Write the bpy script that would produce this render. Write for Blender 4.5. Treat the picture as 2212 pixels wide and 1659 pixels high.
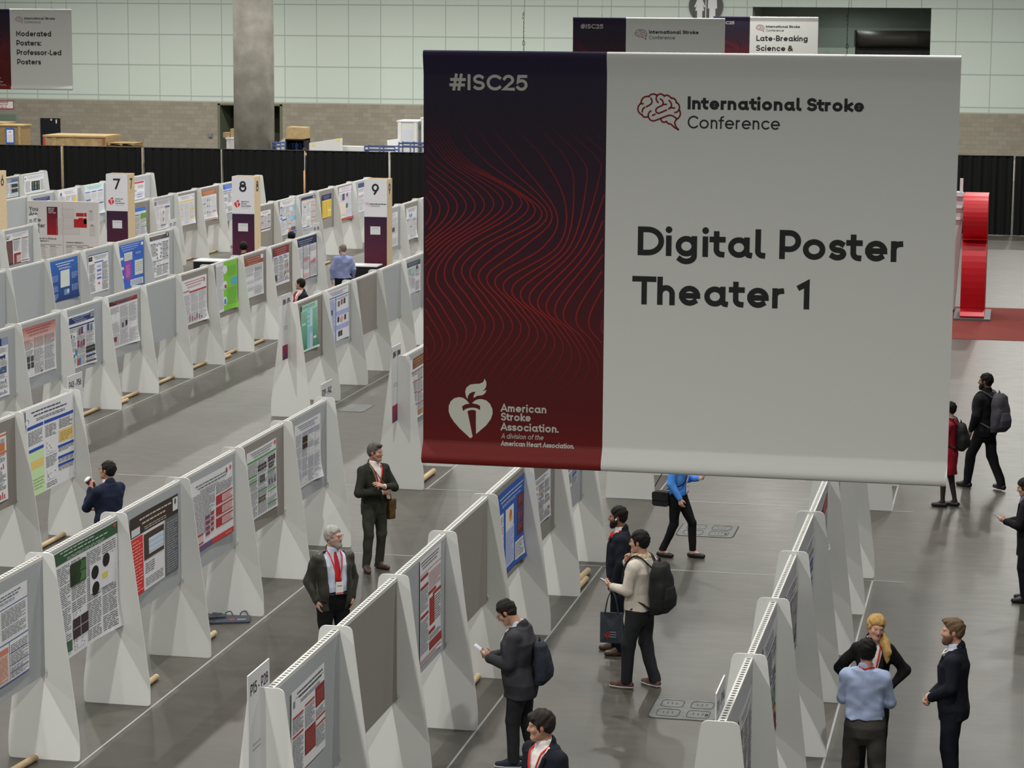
import bpy, math, random
import numpy as np
from mathutils import Matrix, Vector

for o in list(bpy.data.objects):
    bpy.data.objects.remove(o)
SC = bpy.context.scene
COL = SC.collection

# ------------------------------------------------------------------ camera
FPX, W, H = 5258.77, 2212.0, 1659.0
PITCH, YAW, ROLL = 0.152207, -0.204529, 0.006984
CAM = np.array([0.0, 0.0, 7.557])
_cy, _sy, _c, _s, _cr, _sr = math.cos(YAW), math.sin(YAW), math.cos(PITCH), math.sin(PITCH), math.cos(ROLL), math.sin(ROLL)
_f0 = np.array([_sy, _cy, 0.]); _r0 = np.array([_cy, -_sy, 0.]); _u0 = np.array([0, 0, 1.])
FW = _f0 * _c - _u0 * _s
_up = _u0 * _c + _f0 * _s
RT = _r0 * _cr + _up * _sr
UP = _up * _cr - _r0 * _sr
cam_data = bpy.data.cameras.new('camera')
cam_data.sensor_width = 36.0
cam_data.lens = FPX / W * 36.0
cam_data.clip_end = 400
cam_data.dof.use_dof = True
cam_data.dof.focus_distance = 21.0
cam_data.dof.aperture_fstop = 14.0
cam = bpy.data.objects.new('camera', cam_data)
cam.matrix_world = Matrix(((RT[0], UP[0], -FW[0], CAM[0]), (RT[1], UP[1], -FW[1], CAM[1]), (RT[2], UP[2], -FW[2], CAM[2]), (0, 0, 0, 1)))
COL.objects.link(cam)
SC.camera = cam

# ------------------------------------------------------------------ world, lamps, exposure
SC.view_settings.view_transform = 'Standard'
SC.view_settings.look = 'None'
SC.view_settings.gamma = 1.0
SC.view_settings.use_curve_mapping = False
SC.view_settings.exposure = -1.05
world = bpy.data.worlds.new('hall_ambient')
SC.world = world
world.use_nodes = True
world.node_tree.nodes['Background'].inputs[0].default_value = (0.90, 0.97, 1.0, 1)
world.node_tree.nodes['Background'].inputs[1].default_value = 0.09

def lamp(x, y, z, power, size=0.40, col=(1.0, 0.975, 0.925), spread=128):
    l = bpy.data.lights.new('high_bay_light', 'AREA')
    l.shape = 'DISK'; l.size = size; l.spread = math.radians(spread); l.energy = power; l.color = col
    o = bpy.data.objects.new('high_bay_light', l)
    o.location = (x, y, z)
    COL.objects.link(o)
LAMPS = [(x, y, (1500 if y == 5 else 930), (140 if y < 27 else 156)) for x in (-31.8, -23.8, -15.8, -7.8, 0.2) for y in (5, 16, 27, 38, 49, 60, 70)]
LAMPS += [(x, y, 1550, 170) for x in (-47.8, -39.8, -31.8, -23.8, -15.8, -7.8, 0.2) for y in (79, 92, 103)]
for lx, ly, pw, spr in LAMPS:
    lamp(lx, ly, 12.0, pw, spread=spr)

# ------------------------------------------------------------------ pixel -> point on a known plane
def ray(x, y):
    v = FW * FPX + RT * (x - W / 2) - UP * (y - H / 2)
    return v / np.linalg.norm(v)
def on(x, y, X=None, Y=None, Z=None):
    v = ray(x, y)
    t = (X - CAM[0]) / v[0] if X is not None else (Y - CAM[1]) / v[1] if Y is not None else (Z - CAM[2]) / v[2]
    return CAM + v * t
def px(P):
    v = np.asarray(P, float) - CAM
    z = v @ FW
    return W / 2 + FPX * (v @ RT) / z, H / 2 - FPX * (v @ UP) / z

# ------------------------------------------------------------------ colour, materials
def lin(c):
    return c / 12.92 if c <= 0.04045 else ((c + 0.055) / 1.055) ** 2.4
ALB = 1.75
def C(h, k=ALB):
    """albedo of a surface that reads as this sRGB value in the dim photograph"""
    h = h.lstrip('#')
    return tuple(min(0.86, lin(int(h[i:i + 2], 16) / 255) * k) for i in (0, 2, 4))
MATS = {}
def mat(name, col=None, rough=0.7, spec=0.3, noise=0.0, nscale=20.0, bump=0.0, bscale=60.0, metal=0.0, attr=False, sheen=0.0, trans=0.0):
    if name in MATS:
        return MATS[name]
    m = bpy.data.materials.new(name)
    m.use_nodes = True
    nt = m.node_tree; N = nt.nodes; L = nt.links
    b = N['Principled BSDF']
    b.inputs['Roughness'].default_value = rough
    b.inputs['Specular IOR Level'].default_value = spec
    b.inputs['Metallic'].default_value = metal
    if sheen: b.inputs['Sheen Weight'].default_value = sheen
    if trans: b.inputs['Transmission Weight'].default_value = trans
    tc = N.new('ShaderNodeTexCoord')
    src = None
    if attr:
        a = N.new('ShaderNodeAttribute'); a.attribute_name = 'Col'
        src = a.outputs['Color']
    else:
        b.inputs['Base Color'].default_value = (*col, 1)
    if noise:
        n = N.new('ShaderNodeTexNoise'); n.inputs['Scale'].default_value = nscale; n.inputs['Detail'].default_value = 5
        L.new(tc.outputs['Object'], n.inputs['Vector'])
        mr = N.new('ShaderNodeMapRange'); mr.inputs[1].default_value = 0.3; mr.inputs[2].default_value = 0.7
        mr.inputs[3].default_value = 1 - noise; mr.inputs[4].default_value = 1 + noise
        L.new(n.outputs['Fac'], mr.inputs[0])
        mx = N.new('ShaderNodeMix'); mx.data_type = 'RGBA'; mx.blend_type = 'MULTIPLY'; mx.inputs[0].default_value = 1
        if src: L.new(src, mx.inputs[6])
        else: mx.inputs[6].default_value = (*col, 1)
        L.new(mr.outputs[0], mx.inputs[7])
        src = mx.outputs[2]
    if src: L.new(src, b.inputs['Base Color'])
    if bump:
        n2 = N.new('ShaderNodeTexNoise'); n2.inputs['Scale'].default_value = bscale; n2.inputs['Detail'].default_value = 3
        L.new(tc.outputs['Object'], n2.inputs['Vector'])
        bp = N.new('ShaderNodeBump'); bp.inputs['Strength'].default_value = bump; bp.inputs['Distance'].default_value = 0.01
        L.new(n2.outputs['Fac'], bp.inputs['Height']); L.new(bp.outputs[0], b.inputs['Normal'])
    MATS[name] = m
    return m

# ------------------------------------------------------------------ mesh builder
def mesh_object(name, verts, faces, mats, parent=None, fmat=None, fcol=None, vcol=None, smooth=False):
    me = bpy.data.meshes.new(name)
    me.from_pydata([tuple(map(float, v)) for v in verts], [], faces)
    for m in (mats if isinstance(mats, (list, tuple)) else [mats]):
        me.materials.append(m)
    if fmat is not None: me.polygons.foreach_set('material_index', fmat)
    if smooth: me.polygons.foreach_set('use_smooth', [True] * len(faces))
    if fcol is not None:
        a = me.color_attributes.new('Col', 'FLOAT_COLOR', 'CORNER')
        buf = []
        for f, c in zip(faces, fcol):
            if isinstance(c[0], (tuple, list, np.ndarray)):
                for q in c: buf += [q[0], q[1], q[2], 1.0]
            else: buf += [c[0], c[1], c[2], 1.0] * len(f)
        a.data.foreach_set('color', buf)
    if vcol is not None:
        a = me.color_attributes.new('Col', 'FLOAT_COLOR', 'POINT')
        vc = np.ones((len(verts), 4), np.float32); vc[:, :3] = vcol
        a.data.foreach_set('color', vc.ravel())
    me.update()
    o = bpy.data.objects.new(name, me)
    COL.objects.link(o)
    if parent is not None: o.parent = parent
    return o
def tag(o, label=None, cat=None, group=None, kind=None):
    if label: o['label'] = label
    if cat: o['category'] = cat
    if group: o['group'] = group
    if kind: o['kind'] = kind
    return o
def thing(name, label, cat, loc=(0, 0, 0), rz=0.0, group=None):
    o = bpy.data.objects.new(name, None)
    o.empty_display_size = 0.1
    COL.objects.link(o)
    o.location = tuple(float(q) for q in loc); o.rotation_euler = (0, 0, rz)
    return tag(o, label, cat, group)
def dup(o, parent=None):
    c = o.copy(); COL.objects.link(c)
    if parent is not None: c.parent = parent
    for ch in list(o.children): dup(ch, c)
    return c
class MB:
    def __init__(s): s.v = []; s.f = []; s.m = []; s.c = []
    def poly(s, pts, m=0, c=(1, 1, 1)):
        n = len(s.v); s.v += [tuple(p) for p in pts]; s.f.append(list(range(n, n + len(pts)))); s.m.append(m); s.c.append(c)
    def box(s, lo, hi, m=0, c=(1, 1, 1), R=None, o=(0, 0, 0)):
        x0, y0, z0 = lo; x1, y1, z1 = hi
        P = [(x0, y0, z0), (x1, y0, z0), (x1, y1, z0), (x0, y1, z0), (x0, y0, z1), (x1, y0, z1), (x1, y1, z1), (x0, y1, z1)]
        if R is not None: P = [tuple(R @ np.array(p) + np.array(o)) for p in P]
        n = len(s.v); s.v += P
        for f in ((3, 2, 1, 0), (4, 5, 6, 7), (0, 1, 5, 4), (1, 2, 6, 5), (2, 3, 7, 6), (3, 0, 4, 7)):
            s.f.append([n + i for i in f]); s.m.append(m); s.c.append(c)
    def tube(s, pts, r, seg=8, m=0, c=(1, 1, 1), closed=False, flat=1.0):
        pts = [np.array(p, float) for p in pts]; n0 = len(s.v); k = len(pts)
        rr = r if isinstance(r, (list, tuple)) else [r] * k
        ref = None
        for i, p in enumerate(pts):
            a = pts[(i - 1) % k] if (closed or i > 0) else p; b = pts[(i + 1) % k] if (closed or i < k - 1) else p
            t = b - a; t = t / (np.linalg.norm(t) + 1e-12)
            if ref is None:
                ref = np.array([0, 0, 1.]) if abs(t[2]) < .9 else np.array([1., 0, 0])
            n1 = ref - t * (ref @ t); n1 /= np.linalg.norm(n1) + 1e-12; ref = n1
            n2 = np.cross(t, n1)
            for j in range(seg):
                a_ = 2 * math.pi * j / seg
                s.v.append(tuple(p + (n1 * math.cos(a_) * flat + n2 * math.sin(a_)) * rr[i]))
        for i in range(k if closed else k - 1):
            for j in range(seg):
                q = (i + 1) % k
                s.f.append([n0 + i * seg + j, n0 + i * seg + (j + 1) % seg, n0 + q * seg + (j + 1) % seg, n0 + q * seg + j]); s.m.append(m); s.c.append(c)
        if not closed:
            s.f.append([n0 + j for j in range(seg)][::-1]); s.m.append(m); s.c.append(c)
            s.f.append([n0 + (k - 1) * seg + j for j in range(seg)]); s.m.append(m); s.c.append(c)
    def prism(s, poly, d0, d1, fn, m=0, c=(1, 1, 1), mside=None):
        """extrude the 2-D outline poly between d0 and d1; fn(u, v, d) -> point"""
        n = len(s.v); k = len(poly)
        s.v += [tuple(fn(u, v, d0)) for u, v in poly] + [tuple(fn(u, v, d1)) for u, v in poly]
        s.f.append(list(range(n, n + k))[::-1]); s.m.append(m); s.c.append(c)
        s.f.append(list(range(n + k, n + 2 * k))); s.m.append(m); s.c.append(c)
        for i in range(k):
            j = (i + 1) % k
            s.f.append([n + i, n + j, n + k + j, n + k + i]); s.m.append(m if mside is None else mside); s.c.append(c)
    def build(s, name, mats, parent=None, smooth=False, col=False):
        return mesh_object(name, s.v, s.f, mats, parent, s.m, s.c if col else None, None, smooth)
def roundpoly(pts, rad, n=5):
    out = []; k = len(pts)
    for i in range(k):
        p = np.array(pts[i], float); a = np.array(pts[i - 1], float) - p; b = np.array(pts[(i + 1) % k], float) - p
        r = rad[i] if isinstance(rad, (list, tuple)) else rad
        if r <= 0: out.append(tuple(p)); continue
        a /= np.linalg.norm(a); b /= np.linalg.norm(b)
        for j in range(n + 1):
            t = j / n
            out.append(tuple(p + a * r * (1 - t) ** 2 + b * r * t ** 2))
    return out

# ------------------------------------------------------------------ lettering: a monoline geometric alphabet drawn with strokes
def arc(cx, cy, rx, ry, a0, a1, n=14):
    return [(cx + rx * math.cos(math.radians(a0 + (a1 - a0) * i / n)), cy + ry * math.sin(math.radians(a0 + (a1 - a0) * i / n))) for i in range(n + 1)]
XH = 0.71
def glyph(ch, w):
    """(advance, strokes, dots); cap height 1, stroke ends are square"""
    b = w / 2; c = 1 - b; x = XH - b; d = -0.27 + b; mid = 0.52
    def bowl(wd, cy=None):     # round letter body of outer width wd
        r = wd / 2 - b; yc = (x + b) / 2
        return r, yc, (x - b) / 2
    S = []; D = []; A = 0.6
    if ch in 'oceadbpqg':
        wd = 0.70 if ch in 'o' else 0.68
        r, yc, ry = bowl(wd); X = 0.05 + wd / 2
        if ch == 'o': S = [arc(X, yc, r, ry, 0, 360, 28)]; A = wd + 0.10
        elif ch == 'c': S = [arc(X, yc, r, ry, 48, 312, 22)]; A = wd
        elif ch == 'e': S = [arc(X, yc, r, ry, 0, 308, 24), ('thin', [(X - r, yc), (X + r, yc)])]; A = wd + 0.08
        else:
            S = [arc(X, yc, r, ry, 0, 360, 28)]; A = wd + 0.14
            xr, xl = X + r, X - r
            if ch == 'a': S.append([(xr, x), (xr, b + .10)] + arc(xr + .08, b + .10, .08, .10, 180, 270, 6)[1:])
            elif ch == 'd': S.append([(xr, c), (xr, b)])
            elif ch == 'b': S.append([(xl, c), (xl, b)])
            elif ch == 'p': S.append([(xl, x), (xl, d)])
            elif ch == 'q': S.append([(xr, x), (xr, d)])
            elif ch == 'g': S.append([(xr, x)] + arc(xr - r, d + .20, r, .20, 0, -140, 12))
    elif ch == 'i': S = [[(.13, b), (.13, x)]]; D = [(.13, .91, max(w * .6, .085))]; A = .26
    elif ch == 'j': S = [[(.13, d), (.13, x)]]; D = [(.13, .91, w * .6)]; A = .26
    elif ch == 'l': S = [[(.13, c), (.13, b + .15)] + arc(.27, b + .15, .14, .15, 180, 270, 8)[1:]]; A = .38
    elif ch == 't': S = [[(.19, .90 - b), (.19, b + .17)] + arc(.35, b + .17, .16, .17, 180, 270, 8)[1:], [(.06, x), (.38, x)]]; A = .46
    elif ch == 'f': S = [[(.17, b), (.17, c - .16)] + arc(.33, c - .16, .16, .16, 180, 90, 8)[1:], [(.05, x), (.34, x)]]; A = .40
    elif ch == 'r': S = [[(.13, b), (.13, x)], [(.13, x - .20)] + arc(.32, x - .20, .19, .20, 180, 90, 8)[1:]]; A = .45
    elif ch in 'nhu':
        if ch == 'u': S = [[(.13, x), (.13, .25)] + arc(.32, .25, .19, .25 - b, 180, 360, 10)[1:] + [(.51, x)], [(.51, x), (.51, b)]]
        else: S = [[(.13, c if ch == 'h' else x), (.13, b)], [(.13, x - .23)] + arc(.32, x - .22, .19, .22, 180, 0, 12) + [(.51, b)]]
        A = .64
    elif ch == 'm':
        S = [[(.13, x), (.13, b)]] + [[(x0, x - .2)] + arc(x0 + .16, x - .18, .16, .18, 180, 0, 10) + [(x0 + .32, b)] for x0 in (.13, .45)]; A = .90
    elif ch == 's':
        r = (x - b) / 4
        S = [arc(.28, x - r, .165, r, 40, 270, 12)[0:] + arc(.28, b + r, .18, r, 90, -140, 12)[1:]]; A = .54
    elif ch == 'k': S = [[(.13, c), (.13, b)], [(.50, x), (.17, .36), (.52, b)]]; A = .58
    elif ch == 'v': S = [[(.06, x), (.28, b), (.50, x)]]; A = .56
    elif ch == 'w': S = [[(.05, x), (.22, b), (.40, x), (.58, b), (.75, x)]]; A = .80
    elif ch == 'y': S = [[(.06, x), (.29, .05)], [(.53, x), (.20, d)]]; A = .58
    elif ch == 'x': S = [[(.06, x), (.5, b)], [(.5, x), (.06, b)]]; A = .56
    elif ch == 'z': S = [[(.08, x), (.48, x), (.08, b), (.48, b)]]; A = .56
    elif ch == 'I': S = [[(.15, b), (.15, c)]]; A = .30
    elif ch == 'D': S = [[(.14, b), (.14, c)] + [(.36, c)] + arc(.36, .5, .42, .5 - b, 90, -90, 18)[1:] + [(.14, b)]]; A = .86
    elif ch == 'P': S = [[(.14, b), (.14, c), (.36, c)] + arc(.36, c - .28, .26, .28, 90, -90, 14)[1:] + [(.14, c - .56)]]; A = .68
    elif ch == 'R': S = [[(.14, b), (.14, c), (.36, c)] + arc(.36, c - .27, .25, .27, 90, -90, 14)[1:] + [(.14, c - .54)], [(.36, c - .54), (.62, b)]]; A = .72
    elif ch == 'B': S = [[(.14, b), (.14, c), (.36, c)] + arc(.36, c - .22, .21, .22, 90, -90, 12)[1:] + [(.14, c - .44)], [(.36, c - .44)] + arc(.37, b + (c - .44 - b) / 2, .26, (c - .44 - b) / 2, 90, -90, 12) + [(.14, b)]]; A = .72
    elif ch == 'T': S = [[(.05, c), (.63, c)], [(.34, c), (.34, b)]]; A = .68
    elif ch == 'C': S = [arc(.50, .5, .45 - b, .5 - b, 46, 314, 24)]; A = .86
    elif ch == 'G': S = [arc(.50, .5, .45 - b, .5 - b, 46, 360, 24) + [(.55, .5)]]; A = .96
    elif ch == 'O': S = [arc(.52, .5, .47 - b, .5 - b, 0, 360, 32)]; A = 1.04
    elif ch == 'Q': S = [arc(.52, .5, .47 - b, .5 - b, 0, 360, 32), [(.65, .25), (.88, b)]]; A = 1.04
    elif ch == 'S':
        r = (c - b) / 4
        S = [arc(.34, c - r, .22, r, 35, 270, 14) + arc(.34, b + r, .24, r, 90, -145, 14)[1:]]; A = .66
    elif ch == 'A': S = [[(.06, b), (.38, c), (.70, b)], [(.18, .30), (.58, .30)]]; A = .76
    elif ch == 'H': S = [[(.14, b), (.14, c)], [(.62, b), (.62, c)], [(.14, mid), (.62, mid)]]; A = .76
    elif ch == 'L': S = [[(.14, c), (.14, b), (.54, b)]]; A = .58
    elif ch in 'EF':
        S = [[(.14, b), (.14, c), (.54, c)], [(.14, mid), (.48, mid)]] + ([[(.14, b), (.54, b)]] if ch == 'E' else []); A = .60
    elif ch == 'M': S = [[(.14, b), (.14, c), (.47, .3), (.80, c), (.80, b)]]; A = .94
    elif ch == 'N': S = [[(.14, b), (.14, c), (.64, b), (.64, c)]]; A = .78
    elif ch == 'U': S = [[(.14, c), (.14, .32)] + arc(.38, .32, .24, .32 - b, 180, 360, 12)[1:] + [(.62, c)]]; A = .76
    elif ch == 'V': S = [[(.06, c), (.37, b), (.68, c)]]; A = .74
    elif ch == 'Y': S = [[(.06, c), (.35, .45), (.64, c)], [(.35, .45), (.35, b)]]; A = .70
    elif ch == 'K': S = [[(.14, c), (.14, b)], [(.58, c), (.18, .48), (.62, b)]]; A = .68
    elif ch == 'W': S = [[(.05, c), (.28, b), (.52, c), (.76, b), (1.0, c)]]; A = 1.05
    elif ch == '1': S = [[(.10, c - .13), (.30, c), (.30, b)]]; A = .46
    elif ch == '2': S = [arc(.32, c - .24, .22, .24, 160, -30, 12) + [(.10, b), (.58, b)]]; A = .66
    elif ch == '5': S = [[(.54, c), (.18, c), (.15, .56)] + arc(.32, b + .27, .24, .27, 115, -145, 16)]; A = .66
    elif ch == '3': S = [arc(.32, c - .21, .21, .21, 150, -90, 12) + arc(.32, b + .26, .24, .26, 90, -150, 12)]; A = .66
    elif ch == '4': S = [[(.48, b), (.48, c), (.08, .28), (.64, .28)]]; A = .70
    elif ch == '6': S = [arc(.34, b + .28, .25, .28, 0, 360, 24), [(.13, .46), (.42, c)]]; A = .70
    elif ch == '7': S = [[(.07, c), (.58, c), (.24, b)]]; A = .64
    elif ch == '8': S = [arc(.34, c - .21, .21, .21, 0, 360, 22), arc(.34, b + .27, .26, .27, 0, 360, 24)]; A = .70
    elif ch == '9': S = [arc(.34, c - .28, .25, .28, 0, 360, 24), [(.56, .55), (.27, b)]]; A = .70
    elif ch == '0': S = [arc(.36, .5, .30 - b, .5 - b, 0, 360, 26)]; A = .72
    elif ch == '#': S = [[(.24, .06), (.36, .94)], [(.50, .06), (.62, .94)], [(.08, .32), (.74, .32)], [(.12, .66), (.78, .66)]]; A = .86
    elif ch == '-': S = [[(.08 + b, .36), (.36 - b, .36)]]; A = .42
    elif ch == '&': S = [[(.68, b), (.22, .66)] + arc(.34, c - .19, .16, .19, 200, -40, 10) + [(.16, .42)] + arc(.30, b + .2, .21, .2, 140, 330, 10) + [(.66, .42)]]; A = .76
    elif ch == '.': D = [(.1, w * .55, w * .6)]; A = .2
    elif ch == ',': S = [[(.1, .06), (.06, -.1)]]; A = .2
    elif ch == ':': D = [(.13, w * .6, w * .62), (.13, XH - w * .6, w * .62)]; A = .26
    else: A = .30
    return A, S, D
class Print:
    """flat printed artwork: coloured polygons in (u, v) metres, stacked in thin ink layers over a sheet"""
    def __init__(s): s.P = []
    def rect(s, u0, v0, u1, v1, c, lay=0, c2=None, nu=1, nv=1):
        for i in range(nu):
            for j in range(nv):
                a0, a1 = u0 + (u1 - u0) * i / nu, u0 + (u1 - u0) * (i + 1) / nu
                b0, b1 = v0 + (v1 - v0) * j / nv, v0 + (v1 - v0) * (j + 1) / nv
                if c2 is None: cc = c
                else:
                    t0, t1 = (b0 - v0) / (v1 - v0), (b1 - v0) / (v1 - v0)
                    m0 = tuple(c[k] * (1 - t0) + c2[k] * t0 for k in range(3)); m1 = tuple(c[k] * (1 - t1) + c2[k] * t1 for k in range(3))
                    cc = [m0, m0, m1, m1]
                s.P.append(([(a0, b0), (a1, b0), (a1, b1), (a0, b1)], cc, lay))
    def poly(s, pts, c, lay=1):
        s.P.append((pts, c, lay))
    def stroke(s, pts, w, c, lay=1, cap=True, cols=None):
        pts = [np.array(p, float) for p in pts]
        pts = [p for i, p in enumerate(pts) if i == 0 or np.linalg.norm(p - pts[i - 1]) > 1e-7]
        k = len(pts)
        if k < 2: return
        closed = np.linalg.norm(pts[0] - pts[-1]) < 1e-6
        L = []; R = []
        ww = w if isinstance(w, (list, tuple, np.ndarray)) else [w] * k
        for i in range(k):
            if closed: a, b = pts[(i - 1) % (k - 1)] if i not in (0, k - 1) else pts[k - 2], pts[(i + 1)] if i < k - 1 else pts[1]
            else: a, b = pts[max(i - 1, 0)], pts[min(i + 1, k - 1)]
            d1 = pts[i] - a; d2 = b - pts[i]
            n1 = np.linalg.norm(d1); n2 = np.linalg.norm(d2)
            d1 = d1 / n1 if n1 > 1e-9 else d2 / n2; d2 = d2 / n2 if n2 > 1e-9 else d1
            t = d1 + d2; nt = np.linalg.norm(t)
            t = t / nt if nt > 1e-6 else d1
            nrm = np.array([-t[1], t[0]])
            cs = max(0.45, abs(nrm @ np.array([-d1[1], d1[0]])))
            p = pts[i].copy()
            if cap and not closed:
                if i == 0: p -= t * ww[0] / 2
                if i == k - 1: p += t * ww[-1] / 2
            L.append(p + nrm * ww[i] / 2 / cs); R.append(p - nrm * ww[i] / 2 / cs)
        for i in range(k - 1):
            cc = c if cols is None else [cols[i], cols[i], cols[i + 1], cols[i + 1]]
            s.P.append(([tuple(L[i]), tuple(R[i]), tuple(R[i + 1]), tuple(L[i + 1])], cc, lay))
    def text(s, txt, u, v, size, c, w=0.18, lay=2, sx=1.0, track=0.02, italic=0.0, align='l'):
        if align != 'l':
            tot = sum((glyph(ch, w)[0] + track) * size * sx for ch in txt)
            u -= tot if align == 'r' else tot / 2
        for ch in txt:
            A, S, D = glyph(ch, w)
            for q, st in enumerate(S):
                ww = w
                if st[0] == 'thin': st = st[1]; ww = w * (1 if w < .2 else .62)
                s.stroke([(u + (p[0] + italic * p[1]) * size * sx, v + p[1] * size) for p in st], ww * size, c, lay + .22 * q)
            for (dx, dy, r) in D:
                s.poly([(u + (dx + italic * dy) * size * sx + r * size * math.cos(a), v + dy * size + r * size * math.sin(a)) for a in np.linspace(0, 2 * math.pi, 17)[:-1]], c, lay)
            u += (A + track) * size * sx
        return u
    def build(s, name, m, fn, parent=None, back=None):
        """fn(u, v, layer) -> point"""
        v = []; f = []; c = []
        for pts, cc, lay in s.P:
            ar = sum(pts[i][0] * pts[(i + 1) % len(pts)][1] - pts[(i + 1) % len(pts)][0] * pts[i][1] for i in range(len(pts)))
            n = len(v); v += [fn(p[0], p[1], lay) for p in pts]
            idx = list(range(n, n + len(pts)))
            if ar < 0:
                idx = idx[::-1]
                if isinstance(cc[0], (tuple, list, np.ndarray)): cc = list(cc)[::-1]
            f.append(idx); c.append(cc)
        return mesh_object(name, v, f, m, parent, None, c)
M_PRINT = mat('printed_paper', rough=0.75, spec=0.2, attr=True)
M_CLOTHPRINT = mat('printed_banner_fabric', rough=0.62, spec=0.3, attr=True, bump=0.05, bscale=500)
LAYER = 0.0012

# logos, drawn as strokes and outlines in a unit box
BRAIN = [
    [(300, 545), (330, 430), (400, 340), (490, 300), (590, 295)], [(590, 295), (650, 235), (740, 212), (820, 220), (880, 265)],
    [(880, 265), (950, 215), (1020, 205), (1090, 235), (1140, 275)], [(1140, 275), (1210, 245), (1290, 260), (1350, 305), (1400, 345)],
    [(1400, 345), (1480, 355), (1550, 420), (1580, 500)], [(1580, 500), (1660, 560), (1690, 660), (1665, 760), (1610, 825), (1535, 850)],
    [(1690, 760), (1725, 860), (1710, 960), (1660, 1040), (1600, 1080)],
    [(300, 545), (220, 640), (200, 750), (230, 850), (300, 920), (350, 945)], [(350, 945), (400, 1010), (470, 1030), (560, 1015)],
    [(660, 810), (600, 870), (575, 960), (600, 1060), (670, 1135), (760, 1155), (860, 1130), (1250, 975), (1360, 950), (1480, 980), (1590, 1060)],
    [(1030, 1080), (1060, 1160), (1140, 1200), (1230, 1175)], [(1230, 1175), (1300, 1245), (1400, 1265), (1500, 1360), (1660, 1450)],
    [(1595, 1080), (1535, 1190), (1560, 1320), (1660, 1450)],
    [(340, 555), (380, 555)], [(660, 360), (700, 440), (690, 530), (630, 590), (510, 655)], [(435, 690), (370, 750), (358, 840)],
    [(880, 265), (850, 350), (870, 440), (920, 500)], [(1005, 380), (1080, 440), (1100, 530), (1060, 610), (900, 690), (845, 770), (870, 850), (960, 880), (1220, 770)],
    [(1110, 570), (1215, 568)], [(1320, 435), (1390, 530), (1395, 640), (1310, 725)], [(1350, 690), (1420, 685), (1510, 692)], [(735, 960), (815, 925)]]
def smooth_line(pts, n=4):
    P = [np.array(p, float) for p in pts]
    if len(P) < 3: return pts
    out = []
    for i in range(len(P) - 1):
        p0 = P[max(i - 1, 0)]; p1 = P[i]; p2 = P[i + 1]; p3 = P[min(i + 2, len(P) - 1)]
        for j in range(n):
            t = j / n
            out.append(tuple(.5 * ((2 * p1) + (-p0 + p2) * t + (2 * p0 - 5 * p1 + 4 * p2 - p3) * t * t + (-p0 + 3 * p1 - 3 * p2 + p3) * t ** 3)))
    return out + [tuple(P[-1])]
def brain(pr, u, v, width, c, lay=2, wt=58):
    k = width / 1560.0
    for st in BRAIN:
        pr.stroke([(u + (p[0] - 175) * k, v - (p[1] - 185) * k) for p in smooth_line(st)], wt * k, c, lay)
HEART_L = [(482, 455), (440, 410), (395, 380), (335, 372), (270, 390), (220, 435), (193, 500), (192, 570), (215, 640), (270, 720), (350, 805), (498, 934), (530, 908), (455, 565), (480, 548), (520, 541), (535, 541), (535, 510), (480, 515), (430, 532), (395, 562), (378, 498), (430, 468)]
HEART_R = [(518, 448), (560, 410), (610, 390), (660, 388), (720, 405), (770, 450), (803, 520), (806, 580), (785, 650), (720, 745), (576, 872), (573, 555), (555, 545), (535, 541), (535, 510), (580, 515), (615, 530), (630, 542), (633, 482), (590, 462)]
FLAME_A = [(455, 397), (430, 350), (422, 290), (440, 235), (490, 195), (560, 182), (620, 178), (670, 155), (692, 108), (715, 150), (716, 205), (695, 250), (660, 278), (600, 283), (568, 290), (520, 295), (480, 320), (458, 360)]
FLAME_B = [(540, 376), (541, 340), (568, 290), (600, 280), (660, 278), (720, 260), (700, 305), (660, 335), (590, 345)]
def heart(pr, u, v, width, c, lay=2):
    k = width / 615.0
    for pts in (HEART_L, HEART_R, FLAME_A, FLAME_B):
        pr.poly([(u + (p[0] - 192) * k, v - (p[1] - 934) * k) for p in pts], c, lay)

# ------------------------------------------------------------------ setting
def struct(o, label=None):
    o['kind'] = 'structure'
    if label: o['label'] = label; o['category'] = o.name.split('_')[0]
    return o
def floor_material():
    m = bpy.data.materials.new('polished_concrete'); m.use_nodes = True
    nt = m.node_tree; N = nt.nodes; L = nt.links; b = N['Principled BSDF']
    tc = N.new('ShaderNodeTexCoord')
    mp = N.new('ShaderNodeMapping'); mp.inputs['Scale'].default_value = (0.28, 0.75, 1); L.new(tc.outputs['Object'], mp.inputs[0])
    n1 = N.new('ShaderNodeTexNoise'); n1.inputs['Scale'].default_value = 1.3; n1.inputs['Detail'].default_value = 8; n1.inputs['Roughness'].default_value = 0.65
    L.new(mp.outputs[0], n1.inputs['Vector'])
    n2 = N.new('ShaderNodeTexNoise'); n2.inputs['Scale'].default_value = 9; n2.inputs['Detail'].default_value = 6; L.new(mp.outputs[0], n2.inputs['Vector'])
    cr = N.new('ShaderNodeValToRGB'); e = cr.color_ramp.elements
    e[0].position = 0.3; e[0].color = (0.055, 0.0515, 0.043, 1); e[1].position = 0.72; e[1].color = (0.097, 0.091, 0.075, 1)
    mx = N.new('ShaderNodeMix'); mx.inputs[0].default_value = 0.35
    L.new(n1.outputs['Fac'], mx.inputs[2]); L.new(n2.outputs['Fac'], mx.inputs[3]); L.new(mx.outputs[0], cr.inputs[0])
    L.new(cr.outputs[0], b.inputs['Base Color'])
    mr = N.new('ShaderNodeMapRange'); mr.inputs[3].default_value = 0.30; mr.inputs[4].default_value = 0.48
    L.new(n2.outputs['Fac'], mr.inputs[0]); L.new(mr.outputs[0], b.inputs['Roughness'])
    b.inputs['Specular IOR Level'].default_value = 0.45
    return m
M_FLOOR = floor_material()
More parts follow.
